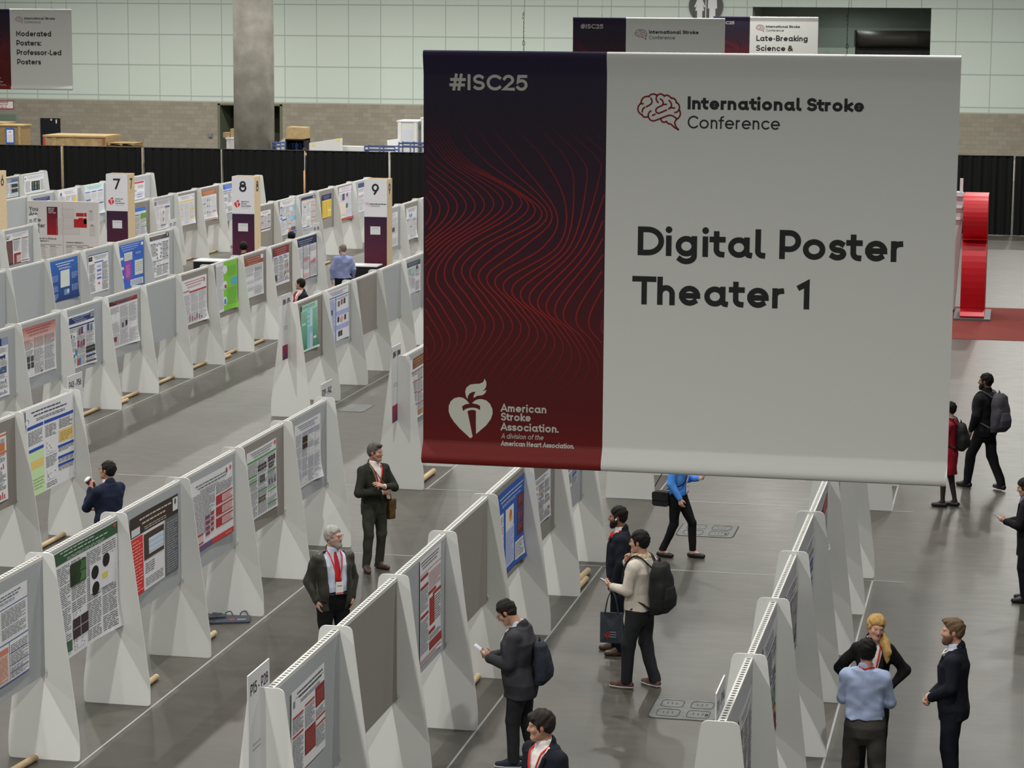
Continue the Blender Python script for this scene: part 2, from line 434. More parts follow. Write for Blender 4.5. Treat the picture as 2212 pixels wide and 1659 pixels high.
mb = MB(); mb.poly([(-75, -2, 0), (25, -2, 0), (25, 114, 0), (-75, 114, 0)])
struct(mb.build('floor', M_FLOOR), 'grey-brown polished concrete hall floor')

YW = 114.0
ZW = float(on(150, 215, Y=YW)[2])                       # top of the block wainscot
gx0 = float(on(80, 180, Y=YW)[0]); gdx = float(on(145.6, 180, Y=YW)[0]) - gx0
gz1 = float(on(600, 145, Y=YW)[2]); gz2 = float(on(600, 78, Y=YW)[2]); gdz = gz2 - gz1
def wall_panel_material():
    m = bpy.data.materials.new('pale_green_wall_panels'); m.use_nodes = True
    nt = m.node_tree; N = nt.nodes; L = nt.links; b = N['Principled BSDF']; b.inputs['Roughness'].default_value = 0.6
    tc = N.new('ShaderNodeTexCoord'); sp = N.new('ShaderNodeSeparateXYZ'); L.new(tc.outputs['Object'], sp.inputs[0])
    outs = []
    for ax, o0, d, lw in (('X', gx0, gdx, 0.022), ('Z', gz1, gdz, 0.03)):
        a = N.new('ShaderNodeMath'); a.operation = 'SUBTRACT'; a.inputs[1].default_value = o0 - 40 * d; L.new(sp.outputs[ax], a.inputs[0])
        q = N.new('ShaderNodeMath'); q.operation = 'DIVIDE'; q.inputs[1].default_value = d; L.new(a.outputs[0], q.inputs[0])
        fr = N.new('ShaderNodeMath'); fr.operation = 'FRACT'; L.new(q.outputs[0], fr.inputs[0])
        lt = N.new('ShaderNodeMath'); lt.operation = 'LESS_THAN'; lt.inputs[1].default_value = 2 * lw / d; L.new(fr.outputs[0], lt.inputs[0])
        outs.append(lt)
    mxm = N.new('ShaderNodeMath'); mxm.operation = 'MAXIMUM'; L.new(outs[0].outputs[0], mxm.inputs[0]); L.new(outs[1].outputs[0], mxm.inputs[1])
    mx = N.new('ShaderNodeMix'); mx.data_type = 'RGBA'; L.new(mxm.outputs[0], mx.inputs[0])
    mx.inputs[6].default_value = (0.66, 0.75, 0.67, 1); mx.inputs[7].default_value = (0.42, 0.48, 0.45, 1)
    L.new(mx.outputs[2], b.inputs['Base Color'])
    return m
def block_material():
    m = bpy.data.materials.new('tan_concrete_block'); m.use_nodes = True
    nt = m.node_tree; N = nt.nodes; L = nt.links; b = N['Principled BSDF']; b.inputs['Roughness'].default_value = 0.85
    tc = N.new('ShaderNodeTexCoord'); sp = N.new('ShaderNodeSeparateXYZ'); L.new(tc.outputs['Object'], sp.inputs[0])
    cb = N.new('ShaderNodeCombineXYZ'); L.new(sp.outputs['X'], cb.inputs[0]); L.new(sp.outputs['Z'], cb.inputs[1])
    br = N.new('ShaderNodeTexBrick'); L.new(cb.outputs[0], br.inputs['Vector'])
    br.inputs['Scale'].default_value = 1.0; br.inputs['Brick Width'].default_value = 0.406; br.inputs['Row Height'].default_value = 0.203
    br.inputs['Mortar Size'].default_value = 0.008; br.inputs['Bias'].default_value = 0.0
    br.inputs['Color1'].default_value = (0.30, 0.27, 0.212, 1); br.inputs['Color2'].default_value = (0.36, 0.328, 0.262, 1); br.inputs['Mortar'].default_value = (0.26, 0.235, 0.188, 1)
    L.new(br.outputs['Color'], b.inputs['Base Color'])
    return m
M_WALL, M_BLOCK = wall_panel_material(), block_material()
# back wall with its high recess on the right
rx0, rz1 = on(1626, 16, Y=YW)[0], on(1800, 16, Y=YW)[2]
rx1 = on(2012, 18, Y=YW)[0]; rz0 = rz1 - 2.9
mb = MB()
for x0, z0, x1, z1 in ((-75, ZW, rx0, 14), (rx0, ZW, rx1, rz0), (rx0, rz1, rx1, 14), (rx1, ZW, 25, 14)):
    mb.poly([(x0, YW, z0), (x1, YW, z0), (x1, YW, z1), (x0, YW, z1)])
mb.poly([(-75, YW - .02, ZW - .03), (25, YW - .02, ZW - .03), (25, YW - .02, ZW + .03), (-75, YW - .02, ZW + .03)], 1)
struct(mb.build('wall_back', [M_WALL, mat('wall_ledge', C('#8c8d80'), 0.7)]), 'pale green panelled back wall of the hall')
# door openings in the block band
dA = (on(88, 255, Y=YW)[0], on(131, 255, Y=YW)[0], on(100, 255, Y=YW)[2])
dB = (on(476, 228, Y=YW)[0], on(605, 228, Y=YW)[0], on(540, 228, Y=YW)[2])
mb = MB()
xs = [-75, dB[0], dB[1], 25]
mb.poly([(-75, YW - .04, 0), (dB[0], YW - .04, 0), (dB[0], YW - .04, ZW - .03), (-75, YW - .04, ZW - .03)])
mb.poly([(dB[1], YW - .04, 0), (25, YW - .04, 0), (25, YW - .04, ZW - .03), (dB[1], YW - .04, ZW - .03)])
mb.poly([(dB[0], YW - .04, dB[2]), (dB[1], YW - .04, dB[2]), (dB[1], YW - .04, ZW - .03), (dB[0], YW - .04, ZW - .03)])
struct(mb.build('wall_block', M_BLOCK), 'tan concrete block band along the foot of the back wall')
mb = MB(); GR = mat('door_frame_green', C('#56594a'), 0.6)
x0, x1, z1 = dB
mb.poly([(x0, YW, 0), (x0, YW + 1.6, 0), (x0, YW + 1.6, z1), (x0, YW, z1)]); mb.poly([(x1, YW, 0), (x1, YW, z1), (x1, YW + 1.6, z1), (x1, YW + 1.6, 0)])
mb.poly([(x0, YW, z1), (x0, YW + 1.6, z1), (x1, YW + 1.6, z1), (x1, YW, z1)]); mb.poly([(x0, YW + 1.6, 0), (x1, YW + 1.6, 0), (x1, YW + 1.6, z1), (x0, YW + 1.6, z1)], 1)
mb.box((x0 - .12, YW - .07, 0), (x0, YW - .03, z1 + .08)); mb.box((x1, YW - .07, 0), (x1 + .12, YW - .03, z1 + .08)); mb.box((x0 - .12, YW - .07, z1), (x1 + .12, YW - .03, z1 + .08))
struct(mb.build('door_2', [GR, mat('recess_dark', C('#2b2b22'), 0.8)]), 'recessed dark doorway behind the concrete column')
mb = MB()
mb.box((dA[0], YW - .07, 0), (dA[1], YW - .02, dA[2]))
d1 = struct(mb.build('door_1', mat('black_door', C('#15171a'), 0.5)), 'plain black door in the block wall')
mb = MB(); mb.box((dA[0] + .55, YW - .09, dA[2] - .12), (dA[0] + .62, YW - .07, dA[2] - .04)); mb.box((dA[0] + .82, YW - .09, dA[2] - .25), (dA[0] + .88, YW - .07, dA[2] - .06))
mb.build('door_closer', mat('pale_metal', C('#b9bab6'), 0.4), d1)
gA = (-75.0, on(40, 243, Y=YW)[0], on(20, 243, Y=YW)[2])
mb = MB(); mb.box((gA[1] - 2.2, YW - .08, 0), (gA[1], YW - .03, gA[2])); mb.box((gA[1] - 2.1, YW - .1, 0), (gA[1] - .12, YW - .08, gA[2] - .1), 1)
struct(mb.build('door_3', [mat('green_grey_frame', C('#6c7467'), .6), mat('green_grey_door', C('#5d665c'), .6)]), 'grey-green double door at the left edge under the red-lettered sign')
# recess lining and roller shutter
mb = MB()
D = 5.0
mb.poly([(rx0, YW, rz0), (rx0, YW + D, rz0), (rx0, YW + D, rz1), (rx0, YW, rz1)], 0); mb.poly([(rx1, YW, rz0), (rx1, YW, rz1), (rx1, YW + D, rz1), (rx1, YW + D, rz0)], 0)
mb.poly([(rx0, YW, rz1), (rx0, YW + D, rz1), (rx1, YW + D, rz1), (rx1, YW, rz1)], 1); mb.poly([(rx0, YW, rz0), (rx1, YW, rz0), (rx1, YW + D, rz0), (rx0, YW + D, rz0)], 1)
mb.poly([(rx0, YW + D, rz0), (rx1, YW + D, rz0), (rx1, YW + D, rz1), (rx0, YW + D, rz1)], 0)
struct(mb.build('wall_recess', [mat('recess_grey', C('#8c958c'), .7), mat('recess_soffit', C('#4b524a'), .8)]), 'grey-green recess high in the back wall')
lr = bpy.data.lights.new('recess_light', 'AREA'); lr.energy = 70; lr.size = .5; lr.color = (.9, 1, .97)
lo = bpy.data.objects.new('recess_light', lr); lo.location = ((rx0 + rx1) / 2 + .3, YW + 2.2, rz1 - .15); COL.objects.link(lo)
sx0, sz1 = on(1846, 76, Y=YW + 2.0)[0], on(1900, 76, Y=YW + 2.0)[2]; sz0 = on(1900, 100, Y=YW + 2.0)[2]
sh = thing('roller_shutter', 'dark rolled-up shutter in the recess high on the back wall', 'shutter', ((sx0 + rx1) / 2, YW + 2.0, sz0))
hw = (rx1 - sx0) / 2 - .02
mb = MB(); mb.tube([(-hw, 0, .35), (hw, 0, .35)], .38, 20); mb.build('shutter_roll', mat('dark_bronze', C('#2e2b26'), .5), sh, True)
mb = MB(); mb.box((-hw, .3, -1.2), (hw, .34, .2)); mb.box((-hw, -.45, -.02), (-hw + .08, .45, .75)); mb.build('shutter_curtain', mat('dark_steel', C('#1d1d1b'), .5), sh)
# round restroom sign
rc = on(1525, 13, Y=YW - .06); rr = 36.5 / FPX * np.linalg.norm(rc - CAM)
sg = thing('restroom_sign', 'round dark grey restroom sign with white woman and man figures', 'sign', (rc[0], YW - .03, rc[2]))
mb = MB(); mb.prism([(rr * math.cos(a), rr * math.sin(a)) for a in np.linspace(0, 2 * math.pi, 49)[:-1]], 0, .06, lambda u, v, d: (u, -d, v)); mb.build('disc', mat('sign_grey', C('#4a4b48'), .5), sg)
pr = Print(); wc = C('#c9c6c0'); k = rr / 36.5
pr.rect(-.9 * k, -34 * k, .9 * k, 34 * k, wc, 1)
for cx, woman in ((-13 * k, True), (14 * k, False)):
    pr.poly([(cx + 3.6 * k * math.cos(a), 22 * k + 3.6 * k * math.sin(a)) for a in np.linspace(0, 2 * math.pi, 17)[:-1]], wc, 1)
    if woman: pr.poly([(cx - 4 * k, 17 * k), (cx + 4 * k, 17 * k), (cx + 12 * k, -2 * k), (cx + 9 * k, -3 * k), (cx + 6 * k, 4 * k), (cx + 9.5 * k, -10 * k), (cx + 5.5 * k, -10 * k), (cx + 5.5 * k, -27 * k), (cx - 5.5 * k, -27 * k), (cx - 5.5 * k, -10 * k), (cx - 9.5 * k, -10 * k), (cx - 6 * k, 4 * k), (cx - 9 * k, -3 * k), (cx - 12 * k, -2 * k)], wc, 1)
    else: pr.poly([(cx - 9 * k, 17 * k), (cx + 9 * k, 17 * k), (cx + 10 * k, -5 * k), (cx + 6.5 * k, -5 * k), (cx + 6.5 * k, -27 * k), (cx - 6.5 * k, -27 * k), (cx - 6.5 * k, -5 * k), (cx - 10 * k, -5 * k)], wc, 1)
pr.build('figures', M_PRINT, lambda u, v, l: (u, -.06 - .003 * l, v), sg)
# round concrete column
ca, cb_ = on(506, 200, Y=100.0), on(591, 200, Y=100.0)
mb = MB(); cxm = (ca[0] + cb_[0]) / 2; cr_ = (cb_[0] - ca[0]) / 2 * .985
ring = [(cr_ * math.cos(a), cr_ * math.sin(a)) for a in np.linspace(0, 2 * math.pi, 49)[:-1]]
mb.prism(ring, 0, 13.5, lambda u, v, d: (cxm + u, 100.0 + v, d))
struct(mb.build('column', mat('raw_concrete', (0.34, 0.325, 0.28), .85, noise=.22, nscale=1.6, bump=.2, bscale=8), None, True), 'thick round concrete column behind the black drapes')
# wall switch and sprinkler sign
wp = on(455, 292, Y=YW - .05)
mb = MB(); mb.box((wp[0] - .1, YW - .13, wp[2] - .1), (wp[0] + .1, YW - .045, wp[2] + .1)); mb.prism(roundpoly([(-.06, -.06), (.06, -.06), (.06, .06), (-.06, .06)], .02), .13, .15, lambda u, v, d: (wp[0] + u, YW - d, wp[2] + v))
tag(mb.build('switch_box', mat('grey_box', C('#64686a'), .5)), 'small grey electrical box on the block wall', 'electrical box')
sa, sb = on(-12, 217, Y=YW - .06), on(30, 236, Y=YW - .06)
pr = Print(); pr.rect(sa[0], sb[2], sb[0], sa[2], C('#8e2740'), 0); pr.rect(sa[0] + .04, sb[2] + .04, sb[0] - .04, sa[2] - .04, C('#b9b9b4'), 1)
sw = sb[0] - sa[0]; sh_ = sa[2] - sb[2]
for t, q, s_ in (('SPRINKLER', .70, .20), ('SHUT OFF', .42, .18), ('HALL G', .13, .18)):
    pr.text(t, (sa[0] + sb[0]) / 2 - .03, sb[2] + q * sh_, s_ * sh_, C('#7c2038'), .2, 2, 1.05, align='c')
mbs = pr.build('wall_sign', M_PRINT, lambda u, v, l: (u, YW - .06 - .002 * l, v))
tag(mbs, 'white wall sign with dark red letters above the grey-green door', 'sign')

# ------------------------------------------------------------------ black pipe-and-drape
M_DRAPE = mat('black_drape', (0.0085, 0.0085, 0.009), .85, spec=.15)
M_POLE = mat('white_drape_pole', C('#928f86', 1.3), .4)
YC = 85.5
def drape(x0, x1, h, label, rnd, side='drapes behind the poster rows'):
    t = thing('black_drape', label, 'drape', ((x0 + x1) / 2, YC, 0), 0, side)
    w = (x1 - x0) / 2 - .03; n = 110; R = random.Random(rnd); v = []; f = []
    ph = [R.uniform(0, 6.28) for _ in range(4)]
    xs = np.linspace(-w, w, n)
    dep = .024 * np.sin(xs * 21 + ph[0] + 1.2 * np.sin(xs * 3.1 + ph[1])) + .016 * np.sin(xs * 37 + ph[2])
    for z, s in ((.02, 1.15), (h * .5, 1.0), (h - .06, .75), (h, .5)):
        v += [(x, y * s, z) for x, y in zip(xs, dep)]
    for r in range(3):
        f += [[r * n + i, r * n + i + 1, (r + 1) * n + i + 1, (r + 1) * n + i] for i in range(n - 1)]
    o = mesh_object('cloth', v, f, M_DRAPE, t, smooth=True)
    mb = MB(); mb.tube([(-w, 0, h + .01), (w, 0, h + .01)], .022, 8); mb.build('top_rail', mat('black_rail', (.012, .012, .013), .5), t, True)
PX = [-38.0, -34.87, -31.71, -28.65, -25.47, -22.31, -19.2]
lab = ['leftmost black drape panel, hanging left of the first white pole', 'black drape panel hanging left of the tower numbered 7', 'black drape panel hanging between the towers numbered 7 and 8', 'black drape panel hanging in front of the concrete column', 'black drape panel hanging right of the concrete column', 'black drape panel hanging behind the tower numbered 9']
for i in range(6):
    drape(PX[i], PX[i + 1], 2.45, lab[i], i)
drape(-3.4, -.18, 2.72, 'black drape panel behind the red two-lobed sculpture', 11, 'drapes behind the red sculpture')
drape(-.18, 3.0, 2.72, 'black drape panel at the right edge of the photo', 12, 'drapes behind the red sculpture')
plab = ['white drape pole left of the tower numbered 7', 'white drape pole rising behind the tower numbered 7', 'white drape pole rising left of the tower numbered 8', 'white drape pole right of the tower numbered 8, wooden lower down', 'white drape pole rising behind the tower numbered 9']
def pole(x, h, label, two=False):
    t = thing('drape_pole', label, 'pole', (x, YC - .12, 0), 0, 'poles of the black drapes')
    mb = MB()
    mb.tube([(0, 0, .02), (0, 0, h)], .015, 10); mb.build('upright', M_POLE, t, True)
    mb = MB(); mb.box((-.28, -.28, 0), (.28, .1, .012)); mb.build('base_plate', mat('pole_base', C('#3b3b3b'), .5), t)
    if two:
        mb = MB(); mb.tube([(0, -.05, .5), (0, -.05, 1.75)], .036, 10); mb.build('wooden_sleeve', mat('wood_sleeve', C('#9a7657'), .7), t, True)
for i, x in enumerate(PX[1:6]): pole(x, 2.46, plab[i], i == 3)
pole(-.18, 2.60, 'white drape pole right of the red two-lobed sculpture')

# ------------------------------------------------------------------ poster rows: tapered dividers, fabric boards
M_FIN = mat('white_foam_board', (0.78, 0.79, 0.765), .55, spec=.25)
M_CORE_W = mat('white_board_edge', (0.70, 0.70, 0.67), .6)
def slot_material():
    m = bpy.data.materials.new('slotted_white_edge'); m.use_nodes = True
    nt = m.node_tree; N = nt.nodes; L = nt.links; b = N['Principled BSDF']; b.inputs['Roughness'].default_value = .6
    tc = N.new('ShaderNodeTexCoord'); sp = N.new('ShaderNodeSeparateXYZ'); L.new(tc.outputs['Object'], sp.inputs[0])
    def mth(op, a, v=None):
        q = N.new('ShaderNodeMath'); q.operation = op
        if isinstance(a, float): q.inputs[0].default_value = a
        else: L.new(a, q.inputs[0])
        if v is not None:
            if isinstance(v, float): q.inputs[1].default_value = v
            else: L.new(v, q.inputs[1])
        return q.outputs[0]
    fr = mth('FRACT', mth('DIVIDE', sp.outputs['Y'], .072))
    a = mth('DIVIDE', mth('SUBTRACT', fr, .5), .27)
    c = mth('DIVIDE', sp.outputs['X'], .020)
    r = mth('ADD', mth('POWER', mth('ABSOLUTE', a), 2.0), mth('POWER', mth('ABSOLUTE', c), 2.0))
    inside = mth('LESS_THAN', r, 1.0)
    mx = N.new('ShaderNodeMix'); mx.data_type = 'RGBA'; L.new(inside, mx.inputs[0])
    mx.inputs[6].default_value = (.62, .62, .59, 1); mx.inputs[7].default_value = (.035, .033, .03, 1)
    L.new(mx.outputs[2], b.inputs['Base Color'])
    return m
M_SLOT = slot_material()
def fabric_mat(name, col):
    m = mat(name, col, .95, spec=.1, noise=.22, nscale=260, bump=.25, bscale=500, sheen=.15)
    return m
M_FAB_L = fabric_mat('grey_felt', C('#83878a'))
M_FAB_D = fabric_mat('taupe_felt', C('#6b6761'))
HF = 2.147
fin_poly = roundpoly([(-.385, 0), (.385, 0), (.385, .24), (.147, HF), (-.147, HF), (-.385, .24)], [.045, .045, .10, .06, .06, .10], 6)
mb = MB(); mb.prism(fin_poly, -.007, .007, lambda u, v, d: (u, d, v))
fin_mesh = mb.build('divider_panel', M_FIN).data
bpy.data.objects.remove(bpy.data.objects['divider_panel'])
BL = 2.05; BZ0, BZ1 = .90, 2.115; TH = .032
def board_meshes(L):
    h = L / 2 - .009
    mb = MB(); mb.box((-TH + .004, -h, BZ0), (TH - .004, h, BZ1 - .002)); core = mb
    mb2 = MB(); mb2.poly([(-TH + .003, -h, BZ1), (TH - .003, -h, BZ1), (TH - .003, h, BZ1), (-TH + .003, h, BZ1)])
    mb3 = MB(); mb3.box((TH - .004, -h + .004, BZ0), (TH, h - .004, BZ1 - .035)); 
    mb3.box((TH - .004, -h, BZ1 - .034), (TH + .0005, h, BZ1 + .001), 1)
    return core, mb2, mb3
_bm = {}
def board(X, Yc, L, tone, label, group):
    key = (round(L, 2), tone)
    t = thing('poster_board', label, 'display board', (X, Yc, 0), 0, group)
    if key not in _bm:
        a, b_, c_ = board_meshes(L)
        fm = M_FAB_L if tone == 'l' else M_FAB_D
        o1 = a.build('core', M_CORE_W, t); o2 = b_.build('slotted_top_edge', M_SLOT, t); o3 = c_.build('fabric_panel', [fm, M_CORE_W], t)
        m4 = MB(); h = L / 2
        m4.tube([(TH + .01 +   .018 * math.cos(a_), h - .04, BZ0 + .05 + .03 * math.sin(a_)) for a_ in np.linspace(-1.4, 1.4, 7)], .006, 6)
        o4 = m4.build('cable_tie', mat('clear_strap', C('#a7aaa8'), .3), t, True)
        _bm[key] = (o1.data, o2.data, o3.data, o4.data)
    else:
        for nm, me in zip(('core', 'slotted_top_edge', 'fabric_panel', 'cable_tie'), _bm[key]):
            o = bpy.data.objects.new(nm, me); COL.objects.link(o); o.parent = t
    o = bpy.data.objects.new('fabric_panel', _bm[key][2]); COL.objects.link(o); o.parent = t; o.rotation_euler = (0, 0, math.pi)
    return t
def seen(P):
    """does any of the points fall in the frame and outside the hanging front banner"""
    for p in P:
        x, y = px(p)
        if -30 < x < W + 30 and -30 < y < H + 30 and not (925 < x < 2032 and 130 < y < 985): return True
    return False
ORD = ['first', 'second', 'third', 'fourth', 'fifth', 'sixth', 'seventh', 'eighth', 'ninth', 'tenth', 'eleventh']
def fin(X, Y, label, group):
    o = bpy.data.objects.new('divider_panel', fin_mesh); COL.objects.link(o); o.location = (X, Y, 0)
    return tag(o, label, 'divider panel', group)
# key: centre X, Y of each divider, how the row is recognised
ROWS = {
    '2': (-13.20, [18.12 + 2.05 * i for i in range(8)], 'the P43 sign row'),
    '3': (-9.48, [18.33 + 2.05 * i for i in range(8)], 'the P29 sign row'),
    '4': (-5.79, [18.24 + 2.05 * i for i in range(8)], 'the P15 sign row'),
    '5': (-2.10, [18.13 + 2.05 * i for i in range(8)], 'the rightmost front row'),
    'a': (-16.93, [37.07 + 2.055 * i for i in range(11)], 'the green poster row'),
    '0': (-20.70, [43.30 + 2.07 * i for i in range(8)], 'the blue posters row'),
    '-1': (-24.48, [49.60 + 2.07 * i for i in range(5)], 'the map board row'),
    'b': (-13.20, [43.24 + 2.05 * i for i in range(7)], 'the LBP61 sign row'),
    'c': (-9.48, [37.00 + 2.05 * i for i in range(3)], 'the LBP47 sign row'),
    'd': (-5.79, [37.10 + 2.05 * i for i in range(2)], 'the row below the banner middle'),
    'e': (-2.10, [37.10 + 2.05 * i for i in range(2)], 'the row below the banner right'),
    'r6': (-32.10, [76.95 - 2.075 * i for i in range(4)][::-1], 'the row behind tower six'),
    'r7': (-28.32, [76.95 - 2.075 * i for i in range(7)][::-1], 'the row behind tower seven'),
    'r8': (-24.55, [76.95 - 2.075 * i for i in range(7)][::-1], 'the row behind tower eight'),
    'r9': (-20.82, [76.95 - 2.075 * i for i in range(7)][::-1], 'the row left of tower nine'),
    'r10': (-17.10, [64.50 + 2.075 * i for i in range(4)], 'the row right of tower nine'),
}
DARK = {('4', 1), ('4', 3), ('4', 4), ('4', 5), ('3', 5), ('2', 5), ('b', 0), ('b', 2), ('a', 5), ('a', 6), ('a', 8), ('r9', 1), ('r9', 4), ('r9', 3), ('r9', 0), ('r8', 0), ('r8', 2), ('r8', 3), ('r10', 1), ('r6', 1), ('a', 7)}

# ------------------------------------------------------------------ posters
PAPER = C('#b6b7ba'); INK = C('#5b5c60', 1.2); 
class Sheet:
    def __init__(s, w, h, bg, seed):
        s.w, s.h, s.p, s.r = w, h, Print(), random.Random(seed)
        n = 6
        if isinstance(bg, tuple) and isinstance(bg[0], tuple): s.p.rect(0, 0, w, h, bg[1], 0, bg[0], n, 8)
        else: s.p.rect(0, 0, w, h, bg, 0, None, n, 8)
    def R(s, x0, y0, x1, y1, c, lay=1, c2=None):
        c = C(c) if isinstance(c, str) else c; c2 = C(c2) if isinstance(c2, str) else c2
        s.p.rect(x0 * s.w, (1 - y1) * s.h, x1 * s.w, (1 - y0) * s.h, c2 or c, lay, c if c2 else None, max(1, round((x1 - x0) * 6)), max(1, round((y1 - y0) * 8)))
    def E(s, cx, cy, rx, ry, c, lay=2):
        s.p.poly([(cx * s.w + rx * s.w * math.cos(a), (1 - cy) * s.h + ry * s.h * math.sin(a)) for a in np.linspace(0, 2 * math.pi, 25)[:-1]], C(c) if isinstance(c, str) else c, lay)
    def T(s, x0, y0, x1, y1, n, c=INK, lay=3, words=True):
        c = C(c) if isinstance(c, str) else c
        dy = (y1 - y0) / n
        for i in range(n):
            x = x0; end = x1 - (s.r.random() * .35 * (x1 - x0) if s.r.random() < .3 else 0)
            yy = y0 + (i + .25) * dy
            while x < end:
                L = (.035 + .06 * s.r.random()) * (1 if words else 3)
                s.R(x, yy, min(x + L, end), yy + dy * .42, c, lay); x += L + .012
    def title(s, y0, y1, c=INK, n=2, x0=.12, x1=.88):
        d = (y1 - y0) / (n + 1)
        for i in range(n): s.T(x0 + .05 * i, y0 + i * d, x1 - .05 * i, y0 + (i + .8) * d, 1, c)
        s.T(x0 + .1, y0 + n * d + .15 * d, x1 - .1, y1, 2, c)
    def head(s, y1, c, tc='#b0b0b2', n=2, y0=0.0, x1=1.0):
        s.R(0, y0, x1, y1, c); s.title(y0 + .12 * (y1 - y0), y1 - .1 * (y1 - y0), tc, n)
    def fig(s, x0, y0, x1, y1, kind, c='#44506a'):
        W_, H_ = x1 - x0, y1 - y0
        if kind == 'bars':
            n = s.r.randint(3, 5)
            for i in range(n):
                hh = H_ * (.3 + .65 * s.r.random()); s.R(x0 + W_ * (i + .15) / n, y1 - hh, x0 + W_ * (i + .65) / n, y1, c, 2)
            s.R(x0, y1 - .003, x1, y1, '#555555', 3)
        elif kind == 'img':
            s.R(x0, y0, x1, y1, c, 2)
            for i in range(5):
                a, b = x0 + W_ * s.r.random() * .8, y0 + H_ * s.r.random() * .8
                s.R(a, b, a + W_ * .18, b + H_ * .14, tuple(min(.8, q * 2.2 + .03) for q in C(c)), 3)
        elif kind == 'table':
            s.R(x0, y0, x1, y1, '#a7a4a2', 2); s.R(x0, y0, x1, y0 + H_ * .16, c, 3); s.T(x0 + .01, y0 + H_ * .2, x1 - .01, y1, max(3, int(H_ * 40)))
        elif kind == 'grid':
            s.R(x0, y0, x1, y1, c, 2)
            for i in range(1, 3): s.R(x0 + W_ * i / 3 - .003, y0, x0 + W_ * i / 3 + .003, y1, '#9c9c9c', 3)
            s.R(x0, (y0 + y1) / 2 - .003, x1, (y0 + y1) / 2 + .003, '#9c9c9c', 3)
        elif kind == 'plot':
            s.R(x0, y0, x0 + .004, y1, '#666666', 2); s.R(x0, y1 - .003, x1, y1, '#666666', 2)
            for i in range(9):
                a, b = x0 + W_ * s.r.random() * .9, y0 + H_ * s.r.random() * .9; s.R(a, b, a + .012, b + .008, c, 3)
    def cols(s, n, y0, y1, hc=None, kinds=('plot',), x0=.03, x1=.97, nsec=3, tc=INK, barh=.022, col2='#44506a', fg=.45, only=None):
        cw = (x1 - x0) / n
        for i in range(n):
            if only is not None and i not in only: continue
            a, b = x0 + i * cw + .012, x0 + (i + 1) * cw - .012
            y = y0
            for k in range(nsec):
                hh = (y1 - y0) / nsec * (.8 + .4 * s.r.random()); ye = min(y + hh, y1)
                if k == nsec - 1: ye = y1
                if hc: s.R(a, y, b, y + barh, hc, 2); s.T(a + .3 * (b - a), y + .004, b - .3 * (b - a), y + barh - .003, 1, '#a8a8aa', 4); y += barh + .008
                if ye - y < .04: continue
                if s.r.random() < fg:
                    ym = y + (ye - y) * .45
                    s.T(a, y, b, ym - .01, max(2, int((ym - y) * 55)), tc)
                    s.fig(a + .02, ym, b - .02, ye - .015, s.r.choice(kinds), col2)
                else: s.T(a, y, b, ye - .012, max(2, int((ye - y) * 55)), tc)
                y = ye
L_ = {}
def lay(fn): L_[fn.__name__] = fn; return fn
G1 = '#b6b7ba'
@lay
def p31(s): s.title(.03, .13, '#333c52'); s.R(0, .17, 1, .18, '#3c4d80'); s.cols(2, .2, .52, None, ('plot',), nsec=2, col2='#9a4b50'); s.R(0, .55, 1, .562, '#3c4d80'); s.R(0, .60, .62, .97, '#b39a8e', 2); s.R(0, .60, .62, .66, '#a5695a', 3); s.T(0, .68, .6, .96, 14, '#8d5d4c', 4); s.R(.64, .56, .648, 1, '#4a4d82'); s.cols(1, .6, .98, None, x0=.65, x1=.99, fg=0); [s.R(.65, y, 1, y + .008, '#4a4d82', 3) for y in (.69, .82, .9)]; s.R(0, .985, 1, 1, '#3c4d80')
@lay
def p32(s):
    s.R(0, .012, 1, .125, '#2f4a35'); s.title(.02, .12, '#98a59a'); s.E(.95, .04, .022, .018, '#9a3a3a')
    s.cols(4, .15, .98, None, ('bars', 'plot'), col2='#3b4152', nsec=4, fg=.35)
    s.R(.26, .18, .5, .38, '#22361f', 5); [s.R(.27 + .12 * i, .19 + .095 * j, .375 + .12 * i, .275 + .095 * j, c, 6) for i, j, c in ((0, 0, '#2b2f22'), (1, 0, '#3d5a35'), (0, 1, '#25291f'), (1, 1, '#44663a'))]
    s.R(.55, .28, .95, .55, G1, 5); [s.E(x, y, .055, .062, '#211f20', 6) for x, y in ((.63, .37), (.8, .31), (.64, .52))]; s.R(.74, .42, .82, .47, '#b5a83c', 6)
    s.R(.28, .68, .52, .86, '#352b2c', 5); s.R(.395, .68, .403, .86, '#8d8d8d', 6); s.R(.28, .765, .52, .773, '#8d8d8d', 6); s.R(.02, .84, .26, .94, '#3c5340', 5); s.R(.0, .56, .08, .66, '#7d6a4c', 5); s.E(.06, .45, .05, .045, '#8d96a5', 5); s.E(.06, .45, .03, .02, '#8a4a52', 6); s.R(.02, .72, .07, .8, '#a5746a', 5)
@lay
def p33(s):
    s.R(0, 0, 1, .255, '#362d28'); s.title(.05, .24, '#a09a94', 2, .2, .85); s.R(.88, .03, .985, .2, G1, 4); s.E(.93, .08, .02, .04, '#4a4a4a', 5); s.R(.02, .15, .2, .24, '#a9adb0', 4)
    s.R(0, .27, .26, 1, '#b3302f', 2); s.T(.03, .3, .24, .97, 16, '#c07d78', 4); s.R(.72, .255, 1, 1, '#56585c', 2); s.T(.76, .3, .97, .97, 22, '#7f8287', 4)
    s.R(.28, .29, .70, .62, '#3d332d', 3); s.R(.38, .37, .69, .57, '#a9b4c6', 4); [s.R(.38, .40 + .06 * i, .69, .43 + .06 * i, '#9aa5bb', 5) for i in range(3)]; s.T(.3, .66, .5, .8, 5); s.T(.3, .85, .68, .96, 5)
